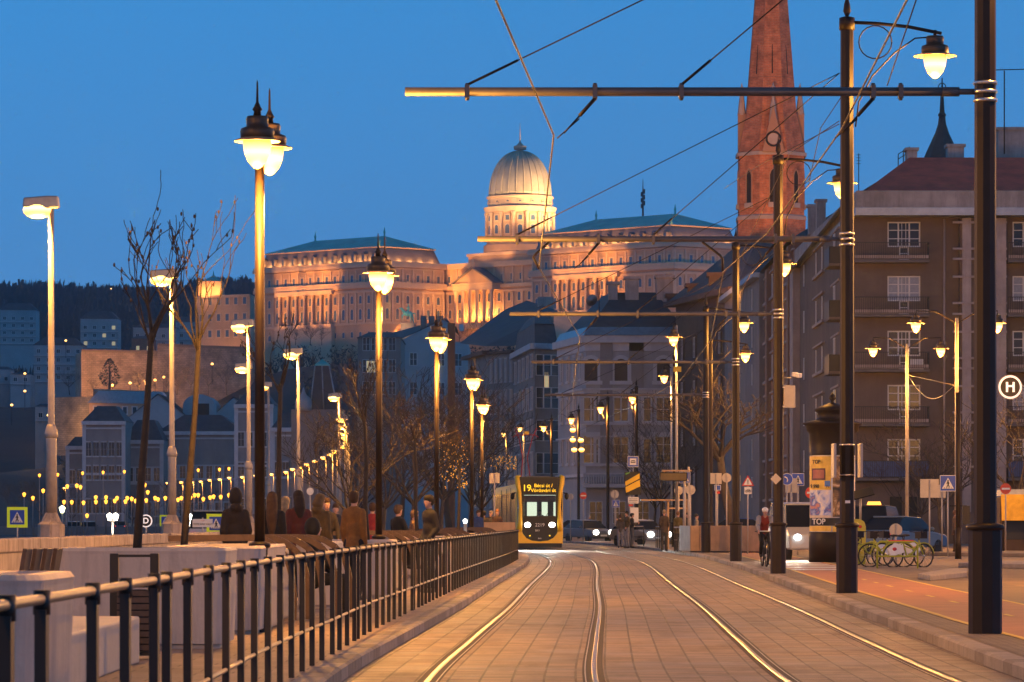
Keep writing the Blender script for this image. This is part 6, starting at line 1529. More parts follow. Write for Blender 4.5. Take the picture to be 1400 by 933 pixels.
lm = MB(); lm.bb(-.62, .62, -.03, .02, 0, 1.6); o = inst(lm.mesh('window', M_litw), 'window', t, (wx(507, D), D-.03, wz(510, D)))
mb = MB(); roof_to(mb, [(wx(489, D), D), (wx(548, D), D), (wx(548, D), D+20), (wx(489, D), D+20)], wz(462, D), wz(452, D), .5, over=.05); mb.build('roof', M_slate, t)
# pavilion with a tapering tower roof
D = 600; t = thing('pavilion', 'pavilion with a tapered slate tower and a little onion dome between the lamps', 'pavilion', (wx(438, D), D, 0))
mb = MB(); mb.bb(-4.5, 3.5, 0, 8, -.03, wz(560, D)); mb.build('wall', M_hb2, t)
mb = MB(); z0, z1 = wz(560, D), wz(500, D); mb.add([(-1.6, .3, z0), (2.6, .3, z0), (2.6, 4.5, z0), (-1.6, 4.5, z0), (-.9, 1, z1), (1.3, 1, z1), (1.3, 3.4, z1), (-.9, 3.4, z1)], [(0, 1, 5, 4), (1, 2, 6, 5), (2, 3, 7, 6), (3, 0, 4, 7), (4, 5, 6, 7)]); mb.build('tower_roof', M_slate, t)
mb = MB()
for q, r in (((-1.6, .25, z0), (-.9, .95, z1)), ((2.6, .25, z0), (1.3, .95, z1)), ((.5, .25, z0), (.2, .95, z1))): mb.tube([q, r], .12, 5)
mb.build('hip_flashing', M_zinc, t)
mb = MB(); mb.lathe([(1.7, z1), (1.5, z1+.3), (.5, z1+.8), (.05, z1+1.1)], (.2, 2.2, 0), 4, ph=PI/4); mb.build('cap', M_copper, t)
mb = MB(); mb.lathe([(1.2, z0-.2), (1.3, z0+.3), (1.3, z0+1.2), (1.0, z0+1.8), (.5, z0+2.2), (.3, z0+2.6), (.05, z0+3.4)], (-2.6, 0, 0), 14); mb.build('onion_dome', M_hb, t)
# ================================================================== church
D = 380; t = thing('church_tower', 'red brick church tower with an octagonal spire, pinnacles and pointed louvres', 'church', (wx(1054, D), D, 0))
pm = D/F
def zz(y): return wz(y, D)
r8 = 46*pm/math.cos(PI/8)
mb = MB(); zb, zt = zz(430), zz(213)
n = 8
def octo(r0, z0, r1, z1, m=0, mb=mb, ph=PI/8, n=8):
    for k in range(n):
        a, b = ph+2*PI*k/n, ph+2*PI*(k+1)/n
        mb.face([(r0*math.cos(a), r0*math.sin(a), z0), (r0*math.cos(b), r0*math.sin(b), z0), (r1*math.cos(b), r1*math.sin(b), z1), (r1*math.cos(a), r1*math.sin(a), z1)], m,
                uv=[(k*3, z0), (k*3+2*r0*math.sin(PI/n), z0), (k*3+r0*math.sin(PI/n)+r1*math.sin(PI/n), z1), (k*3+r0*math.sin(PI/n)-r1*math.sin(PI/n), z1)])
octo(r8, 0, r8, zz(300)); octo(r8*.96, zz(300), r8*.96, zt); mb.build('tower', M_spire, t)
mb = MB(); octo(r8*1.02, zz(303), r8*1.02, zz(298), mb=mb); octo(r8*1.02, zz(298), r8*.96, zz(296), mb=mb); octo(r8*1.03, zz(216), r8*1.03, zz(211), mb=mb); mb.face([(r8*1.03*math.cos(PI/8+k*PI/4), r8*1.03*math.sin(PI/8+k*PI/4), zz(211)) for k in range(8)]); mb.build('string_course', M_spstone, t)
mb = MB(); octo(r8*.83, zz(211), 0.3, zz(-237), mb=mb); mb.build('spire', M_spire, t)
mb = MB()
for y in (58, 108, 184):
    rr = r8*.83*(1-(211-y)/448.)+.05
    octo(rr*1.004+.02, zz(y+4), rr+.02, zz(y), mb=mb)
mb.build('zigzag_course', M_dkvoid, t)
mb = MB(); octo(r8*.99, zz(212), r8*.66, zz(140), mb=mb); mb.build('broach', M_spire, t)
for k in range(8):
    a = -PI/2+k*PI/4; ca, sa = math.cos(a), math.sin(a); R_ = r8*.96*math.cos(PI/8)
    hw = 4.3*pm
    g = MB(); z0, z1 = zz(280), zz(243); pts = [(-hw, z0), (hw, z0), (hw, z1), (hw*.55, z1+hw*1.2), (0, z1+hw*1.8), (-hw*.55, z1+hw*1.2), (-hw, z1)]
    g.prism(pts, -.06, .05, 'y'); o = g.build('louvre', M_dkvoid, t, loc=(R_*ca, R_*sa, 0), rz=a+PI/2)
    g = MB(); q = [(x*1.35, z0+(z-z0)*1.04) for x, z in pts]
    for i in range(len(q)): 
        j = (i+1) % len(q)
        if i == 0: continue
        g.prism([pts[i], q[i], q[j], pts[j]], -.12, 0, 'y')
    g.build('arch_moulding', M_spire, o); g = MB(); g.bb(-hw*1.5, hw*1.5, -.25, .05, z0-.5, z0-.02); g.build('sill', M_spstone, o)
    if k in (0, 4):      # gabled dormer with a round opening
        g = MB(); w_ = 15*pm; z0, z1 = zz(212), zz(150); g.prism([(-w_, z0), (w_, z0), (0, z1)], -.55, 2.6, 'y'); d = g.build('dormer', M_spire, t, loc=(R_*ca, R_*sa, 0), rz=a+PI/2)
        g = MB(); g.prism([(8*pm*math.cos(b)*.95, zz(195)+8*pm*math.sin(b)*.95) for b in [2*PI*i/20 for i in range(20)]], -.60, -.5, 'y'); g.build('roundel', M_spstone, d)
        g = MB(); g.tube([(9.5*pm*math.cos(b), -.57, zz(195)+9.5*pm*math.sin(b)) for b in [2*PI*i/24 for i in range(25)]], .10, 6); g.build('roundel_ring', M_dkvoid, d)
        g = MB(); g.lathe([(.45, z1-1.6), (.28, z1-.2), (.3, z1), (.14, z1+.6), (.1, z1+1.6), (.28, z1+1.75), (.1, z1+2.0), (.02, z1+2.3)], (0, -.1, 0), 8); g.build('finial', M_spstone, d)
    elif k in (2, 6):
        g = MB(); x, y = r8*.80*ca, r8*.80*sa; g.lathe([(.45, zz(158)), (.42, zz(156)), (.2, zz(130)), (.26, zz(128)), (.3, zz(122)), (.12, zz(120)), (.02, zz(114))], (x, y, 0), 8, smooth=False); pn = g.build('pinnacle', M_spstone, t); g = MB(); g.box((x, y, (zz(212)+zz(156))/2), (.75, .75, zz(156)-zz(212)), 0, rz=a); g.build('shaft', M_spire, pn)
mb = MB()
for k in (0, 1, 2):
    a = -PI/2+(k-1)*PI/4; R_ = r8*.83*math.cos(PI/8)
    for y0, y1 in ((64, 104),):
        ra, rb = [R_*(1-(211-y)/448.) for y in (y1, y0)]
        mb.tube([((ra+.03)*math.cos(a), (ra+.03)*math.sin(a), zz(y1)), ((rb+.03)*math.cos(a), (rb+.03)*math.sin(a), zz(y0))], .08, 5)
mb.build('slit', M_dkvoid, t)
spot((wx(1054, D)-10, D-55, 20), (wx(1054, D), D, 50), 62000, (1, .38, .10), 60, 1.)
spot((wx(1054, D)+14, D-50, 18), (wx(1054, D), D, 34), 30000, (1, .38, .10), 50, 1.)
# ================================================================== terrain
def smooth(a, b, x): k = min(1, max(0, (x-a)/(b-a))); return k*k*(3-2*k)
def hill_h(X, D):
    edge = smooth(-150, -60, X)
    h = 53*smooth(900, 1250, D)*edge + 14*smooth(700, 1000, D)*(1-edge)
    h += 3*noise.noise((X*.02, D*.02, 1))*smooth(760, 900, D)
    return h
def far_h(X, D):
    ridge = 146+4*noise.noise((X*.004, 3, 0))+(6 if X > -200 else 0)
    return 40*smooth(1000, 1310, D)+(ridge-40)*smooth(1280, 2650, D)+5*noise.noise((X*.012, D*.012, 5))*smooth(1300, 1500, D)
def grid(name, f, x0, x1, y0, y1, nx, ny, m):
    mb = MB(); vs = []
    for j in range(ny+1):
        for i in range(nx+1):
            X = x0+(x1-x0)*i/nx; D = y0+(y1-y0)*j/ny; vs.append((X, D, f(X, D)-.1))
    fs = [(j*(nx+1)+i, j*(nx+1)+i+1, (j+1)*(nx+1)+i+1, (j+1)*(nx+1)+i) for j in range(ny) for i in range(nx)]
    mb.add(vs, fs, 0, True); return struct(mb.build(name, m))
grid('castle_hill', hill_h, -420, 330, 690, 1700, 60, 70, M_hill)
grid('far_hill', far_h, -900, 700, 990, 3000, 70, 66, M_wood_far)
# far wood: twiggy crowns in one mass
rg = random.Random(4); mb = MB()
for k in range(3800):
    D = rg.uniform(1500, 2720); X = rg.uniform(-.145, -.03)*D; z = far_h(X, D)-.5
    h = rg.uniform(6, 13); r = rg.uniform(2.5, 5.5)
    for i in range(7):
        a = rg.uniform(0, 2*PI); b = rg.uniform(.25, 1)
        mb.add([(X-.25, D, z), (X+.25, D, z), (X+r*math.cos(a)*b, D+r*math.sin(a)*b, z+h*rg.uniform(.6, 1)), (X+r*math.cos(a+.5)*b*.8, D+r*math.sin(a+.5)*b, z+h*rg.uniform(.6, 1.05))], [(0, 1, 2), (0, 1, 3), (1, 2, 3)])
tag(mb.build('far_woodland', M_wood_far), 'dark leafless woodland covering the distant hill at left', 'woodland', kind='stuff')
mb = MB()
for k in range(1300):
    D = rg.uniform(830, 1235); X = rg.uniform(-.115, .04)*D; z = hill_h(X, D)-.4
    if z < 3 or (-150 < X < -60 and 1020 < D < 1190): continue
    h = rg.uniform(3, 6.5); r = rg.uniform(1.8, 3.6)
    for i in range(10):
        a = rg.uniform(0, 2*PI); b = rg.uniform(.25, 1); c = Vector((X+r*math.cos(a)*b, D+r*math.sin(a)*b, z+h*rg.uniform(.55, 1)))
        mb.add([(X-.12, D, z), (X+.12, D, z), c], [(0, 1, 2)])
        mb.add([c, c+Vector((rg.uniform(-1, 1), 0, rg.uniform(.2, 1.2))), c+Vector((rg.uniform(-1, 1), .2, .1))], [(0, 1, 2)])
tag(mb.build('hillside_scrub', M_wood_far), 'bare scrub covering the castle hillside', 'scrub', kind='stuff')
# ================================================================== palace
WARM = (1., .42, .10)
def wing(label, A, C, B, seed, zs=1.0):
    Dv = (A[0]+B[0]-C[0], A[1]+B[1]-C[1])
    poly = [A, C, B, Dv]
    Z0, ZS, ZM, ZC = 50, 68.3, 80.6, 88.0
    t = building('palace_wing', label, poly, Z0, ZC, M_pal, cat='palace')
    P, Q = A, C; P2, Q2 = C, B
    LL = math.hypot(C[0]-A[0], C[1]-A[1]); LR = math.hypot(B[0]-C[0], B[1]-C[1])
    nL, nR = int(LL/3.9), int(LR/4.4)
    mb = MB()
    for p, q in ((P, Q), (P2, Q2)):
        band(mb, p, q, ZS-.5, ZS+.3, .5); band(mb, p, q, 78.6, 79.4, .35, 0, .3); band(mb, p, q, ZM-.5, ZM+.7, 1.2, 0, 1.0); band(mb, p, q, ZC-.9, ZC+.2, 1.3, 0, 1.2); band(mb, p, q, 86.4, 86.8, .3)
    mb.build('cornice', M_palt, t)
    mb = MB()
    for p, q in ((P, Q), (P2, Q2)): band(mb, p, q, ZM+.7, ZM+1.5, 1.1, 0, .8); band(mb, p, q, ZC+.2, ZC+.95, 1.15, 0, .9)
    mb.build('balustrade', M_palt, t)
    w_lo = win_mesh(1.15, 1.3, 0, surround=.3, arch=True, sur_m=M_palt, glassm=M_pgp); w1 = win_mesh(1.25, 2.9, 0, surround=.38, arch=True, sur_m=M_palt, glassm=M_pgp)
    w2 = win_mesh(1.2, 2.0, 0, surround=.34, arch=True, sur_m=M_palt, glassm=M_pgp); w3 = win_mesh(1.15, 2.2, 0, surround=.4, sur_m=M_palt, glassm=M_pgp)
    for p, q, n_ in ((P, Q, nL), (P2, Q2, nR)):
        U = us(n_, .5/n_, 1-.5/n_)
        rows(t, p, q, U, [63.6], w_lo); rows(t, p, q, U, [69.6], w1); rows(t, p, q, U, [75.0], w2); rows(t, p, q, U, [82.4], w3)
        mb = MB()
        for k in range(n_+1):
            u = min(.995, max(.005, k/n_)); strip(mb, p, q, u, .8, ZS+.3, 78.6, .35); strip(mb, p, q, u, .7, ZM+.7, 86.4, .25)
        mb.build('pilaster', M_palt, t)
    # colonnade standing before the middle of the long front
    d = Vector((Q[0]-P[0], Q[1]-P[1])).normalized(); nn = Vector((d.y, -d.x))
    for k in range(1, nL):
        u = k/nL
        if .18 < u < .62:
            c = Vector(P)+d*(LL*u)+nn*1.0
            m_ = MB(); m_.lathe([(.72, ZS+.3), (.72, ZS+.8), (.55, ZS+.9), (.48, 77.6), (.55, 77.7), (.75, 78.5), (.75, 78.6)], n=10); m_.build('column', M_palt, t, loc=(c.x, c.y, 0))
    p_a = Vector(P)+d*(LL*.17); p_b = Vector(P)+d*(LL*.63)
    mb = MB(); band(mb, p_a, p_b, 78.6, ZM-.5, 1.7); band(mb, p_a, p_b, ZS-1.2, ZS+.25, 1.9); band(mb, p_a, p_b, Z0, ZS-1.2, 1.6); mb.build('entablature', M_palt, t)
    # mansard + copper hip
    mb = MB(); hi = roof_to(mb, poly, ZC+.2, 93.6, .90, over=-.02); mb.build('mansard', M_pslate, t)
    mb = MB(); roof_to(mb, hi, 93.6, 94.0, 1.03, over=.02, cap=False); mb.build('roof_gutter', M_palt, t)
    mb = MB(); cx = sum(p[0] for p in hi)/4; cy = sum(p[1] for p in hi)/4
    h0, h1, h2, h3 = [Vector(p) for p in hi]; c_ = Vector((cx, cy)); hh = [c_+(v-c_)*1.03 for v in (h0, h1, h2, h3)]
    ra = (hh[0]+hh[3])/2; rb = (hh[1]+hh[2])/2; ra, rb = ra.lerp(rb, .2), rb.lerp(ra, .2)
    hw_ = (hh[1]-hh[2])*.0
    mb.add([(v.x, v.y, 94.0) for v in hh]+[(ra.x, ra.y, 98.6), (rb.x, rb.y, 98.6)], [(0, 1, 5, 4), (1, 2, 5), (2, 3, 4, 5), (3, 0, 4)]); mb.build('roof', M_copper, t)
    for v in (ra, rb, hh[1]):
        m_ = MB(); z_ = 98.4 if v is not hh[1] else 94.2; m_.lathe([(.35, z_), (.25, z_+1), (.5, z_+1.5), (.25, z_+2.0), (.06, z_+3.2)], (v.x, v.y, 0), 8); m_.build('finial', M_copper, t)
    # dormers with lights
    a0, a1 = Vector(P).lerp(Vector(h0), .35), Vector(Q).lerp(Vector(h1), .35)
    n_ = 12
    for k in range(n_):
        v = a0.lerp(a1, (k+.5)/n_)
        m_ = MB(); m_.box((0, 0, 90.4), (1.2, 2.2, 2.4)); m_.prism([(-.85, 91.6), (.85, 91.6), (0, 92.4)], -1.2, 1.1, 'y'); o = m_.build('dormer', M_pslate, t, loc=(v.x, v.y, 0), rz=math.atan2(d.y, d.x))
        m_ = MB(); m_.bb(-.4, .4, -1.13, -1.1, 89.6, 91.3); m_.build('pane', M_pgp, o)
        if k % 1 == 0: g = a0.lerp(a1, (k+1)/n_)+nn*1.2; point((g.x, g.y, 89.3), 800, WARM, .3)
    d2 = Vector((Q2[0]-P2[0], Q2[1]-P2[1])).normalized(); n2 = Vector((d2.y, -d2.x)); b0, b1 = Vector(P2).lerp(h1, .4), Vector(Q2).lerp(h2, .4)
    for k in range(5): g = b0.lerp(b1, (k+.7)/5.5)+n2*1.3; point((g.x, g.y, 89.3), 700, WARM, .3)
    # floods on the balcony (upper storey) and on the terrace
    for u in (.24, .37, .50, .60):
        e = Vector(P)+d*(LL*u); g = e+nn*24; spot((g.x, g.y, 62), (e.x, e.y, 85), 72000, (1, .38, .08), 24, .5, .7)
        g = e+nn*15; spot((g.x, g.y, 60), (e.x, e.y, 75), 26000, (1, .38, .08), 34, .5, .7)
    for u in (.05, .3, .55, .8, .98): g = Vector(P)+d*(LL*u)+nn*22; e = Vector(P)+d*(LL*u); spot((g.x, g.y, 61), (e.x, e.y, 78), 4200, (1, .40, .12), 80, 1.)
    for u in (.15, .55, .95): g = Vector(P2)+d2*(LR*u)+n2*20; e = Vector(P2)+d2*(LR*u); spot((g.x, g.y, 61), (e.x, e.y, 78), 5200, (1, .42, .16), 80, 1.)
    return t
A1, C1, B1 = (wx(352, 1342), 1342), (wx(522, 1300), 1300), (wx(606, 1318), 1318)
A2, C2, B2 = (wx(728, 1248), 1248), (wx(922, 1205), 1205), (wx(1012, 1222), 1222)
wing('left palace wing with a verdigris hipped roof and floodlit colonnade', A1, C1, B1, 1)
wing('right palace wing behind the mast beams, verdigris roof with a pale corner pavilion', A2, C2, B2, 2)
# pale corner panel of the right wing (big lit cartouche under the corner cap)
t = thing('palace_dome_hall', 'domed middle of the palace with a drum of columns, lit portico and pediment', 'palace')
E1, E2 = (wx(598, 1322), 1322), (wx(742, 1290), 1290); poly = [E1, E2, (wx(770, 1330), 1330), (wx(640, 1370), 1370)]
mb = MB()
for p, q in zip(poly, poly[1:]+poly[:1]): mb.wallq(p, q, 50, 88)
mb.face([(p[0], p[1], 88) for p in poly]); mb.build('wall', M_pal, t)
mb = MB(); band(mb, E1, E2, 87.1, 88.9, 1.1, 0, .5); band(mb, E1, E2, 80.1, 81.3, 1.1, 0, .4); band(mb, E1, E2, 78.6, 79.4, .5, 0, .4); band(mb, E1, E2, 67.8, 68.5, .4); mb.build('cornice', M_palt, t)
inner = [lp(E1, E2, .30), lp(E1, E2, 1.0), poly[2], lp(poly[3], poly[2], .2)]
mb = MB()
for p, q in zip(inner, inner[1:]+inner[:1]): mb.wallq(p, q, 88, 91.6)
mb.face([(p[0], p[1], 91.6) for p in inner]); mb.build('attic', M_pal, t)
mb = MB(); band(mb, inner[0], inner[1], 91.0, 92.0, .5, 0, .4); mb.build('attic_cornice', M_palt, t)
wlo = win_mesh(1.2, 2.2, 0, surround=.36, arch=True, sur_m=M_palt, glassm=M_pgp)
for z in (70.5, 75.6): rows(t, E1, E2, us(11, .03, .97), [z], wlo)
rows(t, E1, E2, us(12, .03, .97), [82.6], win_mesh(1.2, 2.1, 0, surround=.3, sur_m=M_palt, glassm=M_pgp))
mb = MB()
for u in us(12, .01, .99): strip(mb, E1, E2, u, .8, 68.5, 78.6, .3); strip(mb, E1, E2, u, .7, 81.3, 87.1, .25)
mb.build('pilaster', M_palt, t)
d = (Vector(E2)-Vector(E1)); LL = d.length; d.normalize(); nn = Vector((d.y, -d.x))
uc = (wx(660, 1305)-E1[0])/(E2[0]-E1[0]); pc = Vector(E1)+d*(LL*uc)
rzp = math.atan2(d.y, d.x)
po = MB(); hw = 9.0
po.bb(-hw, hw, -5.2, .2, 79.3, 81.2); po.bb(-hw-.3, hw+.3, -5.6, .2, 81.2, 81.7); po.bb(-hw, hw, -5.4, .2, 66.5, 68.4)
por = po.build('portico', M_palt, t, loc=(pc.x, pc.y, 0), rz=rzp)
for k in range(6):
    m_ = MB(); x = -hw+.9+k*(2*hw-1.8)/5; m_.lathe([(.8, 68.4), (.8, 68.9), (.62, 69), (.54, 77.9), (.6, 78.1), (.85, 79.2), (.85, 79.3)], (x, -4.6, 0), 10); m_.build('column', M_palt, por)
m_ = MB(); m_.prism([(-hw-.2, 81.7), (hw+.2, 81.7), (0, 86.6)], -4.9, 8, 'y'); m_.build('tympanum', M_pal, por)
m_ = MB()
for s in (-1, 1): m_.add([(s*(hw+.7), -5.7, 81.7), (0, -5.7, 87.3), (0, 9, 87.3), (s*(hw+.7), 9, 81.7), (s*(hw+.7), -5.7, 81.3), (0, -5.7, 86.7), (0, 9, 86.7), (s*(hw+.7), 9, 81.3)], [(0, 1, 2, 3), (7, 6, 5, 4), (0, 4, 5, 1), (1, 5, 6, 2), (2, 6, 7, 3), (3, 7, 4, 0)])
m_.build('gable_roof', M_pslate, por)
m_ = MB(); m_.lathe([(.9, 0), (.5, .4), (.8, 1.2), (.4, 2.2), (.05, 2.8)], (0, -5, 86.9), 8); m_.build('acroterion', M_palt, por)
for x in (-6, -2, 2, 6): q = Vector((pc.x, pc.y))+d*x+nn*2.4; point((q.x, q.y, 70.5), 2600, WARM, .4)
for x in (-4, 4): q = Vector((pc.x, pc.y))+d*x+nn*9; point((q.x, q.y, 82.6), 1100, WARM, .5)
for u in (.04, .13, .22, .31): e = Vector(E1)+d*(LL*u); q = e+nn*26; spot((q.x, q.y, 62), (e.x, e.y, 85), 60000, (1, .38, .08), 22, .5, .7)
for u in (.0, .3, .6, .9): q = Vector(E1)+d*(LL*u)+nn*26; e = Vector(E1)+d*(LL*u); spot((q.x, q.y, 61), (e.x, e.y, 78), 5000, (1, .42, .14), 75, 1.)
# link block between left wing and portico
# dome
Dd = 1316; dc = Vector((wx(711, Dd), Dd)); zd = lambda y: wz(y, Dd); k_ = Dd/F
m_ = MB(); m_.lathe([(52*k_, zd(352)), (52*k_, zd(347)), (50*k_, zd(346)), (50*k_, zd(337)), (48*k_, zd(336)), (45*k_, zd(333)), (45*k_, zd(293))], (dc.x, dc.y, 0), 48, smooth=False); m_.build('drum', M_pal, t)
m_ = MB(); m_.lathe([(45*k_, zd(293)), (47.5*k_, zd(292)), (50*k_, zd(286)), (50*k_, zd(285)), (44*k_, zd(284)), (44*k_, zd(273)), (46*k_, zd(272)), (46*k_, zd(270)), (42*k_, zd(269.5))], (dc.x, dc.y, 0), 48, smooth=False); m_.build('drum_cornice', M_palt, t)
prof = [(42.6*k_, zd(270))]+[(42.6*k_*math.cos(a)**.9, zd(270)+63*k_*math.sin(a)) for a in [PI/2*i/16 for i in range(1, 15)]]+[(5*k_, zd(207.5))]
m_ = MB(); m_.lathe(prof, (dc.x, dc.y, 0), 48); dome = m_.build('dome', M_domec, t)
m_ = MB()
for j in range(24):
    a = 2*PI*(j+.5)/24; m_.tube([(dc.x+(r+.05)*math.cos(a), dc.y+(r+.05)*math.sin(a), z) for r, z in prof], .22, 5)
m_.build('dome_rib', M_domec, dome)
m_ = MB(); m_.lathe([(4*k_, zd(208.5)), (4*k_, zd(206)), (8.5*k_, zd(205)), (8.8*k_, zd(200)), (5*k_, zd(199.6)), (4.5*k_, zd(198)), (2*k_, zd(196)), (1*k_, zd(194)), (.7*k_, zd(186)), (.25*k_, zd(168))], (dc.x, dc.y, 0), 16); m_.build('lantern', M_palt, t)
for j in range(16):
    a = 2*PI*j/16+PI/16
    for da in (-.05, .05):
        if j % 2: continue
    m_ = MB(); c = (dc.x+46.5*k_*math.cos(a), dc.y+46.5*k_*math.sin(a), 0); m_.lathe([(.75, zd(331)), (.62, zd(329)), (.55, zd(298)), (.8, zd(294)), (.8, zd(292.5))], c, 8); m_.build('column', M_palt, t)
wa_ = win_mesh(1.5, 2.2, 0, surround=.45, arch=True, sur_m=M_palt, glassm=M_pgp); wb_ = win_mesh(1.4, 1.7, 0, surround=.35, sur_m=M_palt, glassm=M_pgp); wc_ = win_mesh(.9, .1, 0, surround=.3, arch=True, sur_m=M_palt, glassm=M_pgp)
for j in range(16):
    a = 2*PI*j/16; R_ = 45*k_+.05
    for wm_, z, R2 in ((wa_, zd(322), R_), (wb_, zd(304), R_), (wc_, zd(279), 44*k_+.05)):
        o = inst(wm_[0], 'window', t, (dc.x+R2*math.cos(a), dc.y+R2*math.sin(a), z), a+PI/2); inst(wm_[1], 'pane', o, (0, 0, 0))
for a, W_ in ((-2.5, 13000), (-1.9, 13000), (-1.3, 15000), (-.7, 17000), (-.1, 10000)):
    q = (dc.x+24*math.cos(a), dc.y+24*math.sin(a), 91.5); spot(q, (dc.x, dc.y, 106), W_*.36, (1, .44, .14), 100, .8)
for a, W_ in ((-1.1, 24000), (-.6, 26000), (-2.3, 9000)):
    q = (dc.x+34*math.cos(a), dc.y+34*math.sin(a), 98); spot(q, (dc.x, dc.y, 118), W_*4, (1, .56, .22), 60, .8)
# mast behind the right roof
D = 1350; m_ = MB(); m_.tube([W(879, 296, D), W(879, 272, D), W(879, 245, D)], [.35, .3, .08], 6)
for k in range(6): m_.box(tuple(W(879+(-1)**k*1.5, 262+k*4, D)), (.8, .6, 1.6))
tag(m_.build('radio_mast', M_slate), 'thin radio mast behind the right palace roof', 'mast')
# left low pavilion of the palace
D = 1390; t = building('palace_pavilion', 'small palace pavilion with a verdigris roof left of the left wing', [(wx(268, D), D), (wx(345, D), D-12), (wx(350, D), D+20), (wx(275, D), D+25)], 45, wz(405, D), M_pal, cat='palace')
rows(t, (wx(268, D), D), (wx(345, D), D-12), us(6, .1, .9), [wz(418, D), wz(440, D), wz(462, D)], win_mesh(1.4, 2.4, 0, surround=.4, sur_m=M_palt, glassm=M_pgp))
mb = MB(); mb.bb(wx(272, D), wx(304, D), D-2, D+10, wz(405, D), wz(385, D)); mb.build('corner_tower', M_pal, t)
mb = MB(); mb.lathe([(4.8, wz(385, D)), (4.4, wz(384, D)), (.4, wz(376, D)), (.1, wz(370, D))], (wx(291, D), D+3, 0), 4, ph=PI/4); mb.build('tower_roof', M_copper, t)
mb = MB(); band(mb, (wx(268, D), D), (wx(345, D), D-12), wz(405, D)-.8, wz(405, D), .6); mb.build('cornice', M_palt, t)
for x in (280, 315): spot((wx(x, D), D-30, 50), (wx(x, D), D, 75), 14000, WARM, 70, 1.)
point((wx(279, D), D-4.5, wz(400, D)), 1800, WARM, .4); point((wx(298, D), D-5, wz(400, D)), 2200, WARM, .4)
# equestrian statue
D = 1270; t = thing('equestrian_statue', 'bronze rider on a rearing horse on a pale plinth before the left palace wing', 'statue', (wx(558, D), D, wz(468, D)))
m_ = MB(); m_.lathe([(3.6, 0), (3.4, 2), (2.6, 2.4), (2.4, 5.6), (2.9, 6.0), (2.8, 6.3)], n=10, sy=.7); m_.build('plinth', M_palt, t)
b = MB(); z = 6.3
b.ell((0, 0, z+3), (1.7, .75, .85)); b.tube([(-1.2, 0, z+3.4), (-2.0, 0, z+4.6)], [.6, .4], 8); b.ell((-2.4, 0, z+4.7), (.6, .28, .32))
for x, q in ((1.2, (1.6, z+1.6)), (1.0, (.8, z+1.5))): b.tube([(x, .35 if x > 1.1 else -.35, z+2.8), (q[0], .35 if x > 1.1 else -.35, q[1]), (q[0]+.1, .35 if x > 1.1 else -.35, z)], [.4, .22, .16], 7)
for y, q in ((.3, (-2.1, z+2.2)), (-.3, (-1.9, z+1.8))): b.tube([(-1.2, y, z+2.8), (q[0], y, q[1]+.3), (q[0]+.1, y, q[1]-.8)], [.35, .2, .14], 7)
b.tube([(1.6, 0, z+3.3), (2.3, 0, z+3.0), (2.5, 0, z+1.9)], [.2, .25, .1], 6)
b.ell((.1, 0, z+4.7), (.45, .42, .9)); b.ell((.05, 0, z+5.9), (.3, .28, .36)); b.tube([(.1, -.4, z+5.1), (-.8, -.7, z+4.8)], [.22, .15], 6)
for s in (-1, 1): b.tube([(.1, s*.4, z+4.0), (-.3, s*.85, z+3.0), (-.2, s*.85, z+2.1)], [.3, .22, .16], 6)
me = remesh(b, [M_copper], .16, 'rider_and_horse', 1); o = bpy.data.objects.new('rider_and_horse', me); COL.objects.link(o); o.parent = t
spot((wx(558, D)-8, D-14, wz(468, D)), (wx(558, D), D, wz(440, D)), 9000, (1, .6, .3), 60, .6)
# bare trees before the palace
pt = [(424, 1262, 6), (404, 1270, 5), (440, 1255, 5), (640, 1262, 7), (655, 1255, 9), (668, 1262, 8), (684, 1255, 9), (628, 1268, 6), (698, 1262, 7)]
for k, (x, D, H) in enumerate(pt):
    sd = (3, 4, 5, 6, 7)[k % 5]; dup(protos[sd], (wx(x, D), D, wz(472, D)), k*1.1, 'bare tree on the terrace below the %s' % ('left palace wing' if x < 500 else 'palace portico'), 'bare trees below the palace left wing' if x < 500 else 'bare trees below the palace portico', scale=H*1.1/[b for b in big if b[3] == sd][0][2])
# ================================================================== bastion and hill houses
t = thing('bastion', 'floodlit old stone bastion wall on the hillside at left', 'bastion')
a, b, c, e = (wx(103, 1165), 1165), (wx(111, 1150), 1150), (wx(215, 1160), 1160), (wx(345, 1185), 1185)
mb = MB(); mb.wallq(a, b, 34, wz(483, 1155)); mb.wallq(b, c, 34, wz(482, 1155)); mb.wallq(c, e, 34, wz(476, 1175)); mb.wallq(e, (e[0], e[1]+10), 30, 53)
mb.face([(a[0], a[1], 51), (b[0], b[1], 51), (c[0], c[1], 51), (e[0], e[1], 51), (e[0], e[1]+12, 51), (a[0], a[1]+12, 51)]); mb.build('wall', M_bast, t)
mb = MB(); band(mb, b, c, wz(482, 1155), wz(482, 1155)+.7, .3); band(mb, c, e, wz(476, 1175), wz(476, 1175)+.7, .3); mb.build('parapet', M_bast, t)
for x, W_ in ((108, 20000), (150, 32000), (200, 24000), (250, 15000), (300, 12000)): spot((wx(x, 1125), 1118, 41), (wx(x, 1160), 1160, 47), W_, (1, .44, .12), 100, .8)
t = thing('retaining_wall', 'low lit retaining wall below the bastion', 'wall')
a, b = (wx(70, 1090), 1090), (wx(128, 1080), 1080)
mb = MB(); mb.wallq(a, b, 20, wz(543, 1085)); mb.wallq(b, (wx(240, 1110), 1110), 22, wz(535, 1100)); mb.build('wall', M_bast, t)
for x in (85, 110, 125): point((wx(x, 1078), 1074, 27), 2000, (1, .52, .16), .6)
t = building('terrace_house', 'long low house with tilted pale roof panels below the bastion', [(wx(122, 1040), 1040), (wx(232, 1050), 1050), (wx(232, 1050), 1062), (wx(122, 1040), 1052)], 8, wz(552, 1045), M_pal)
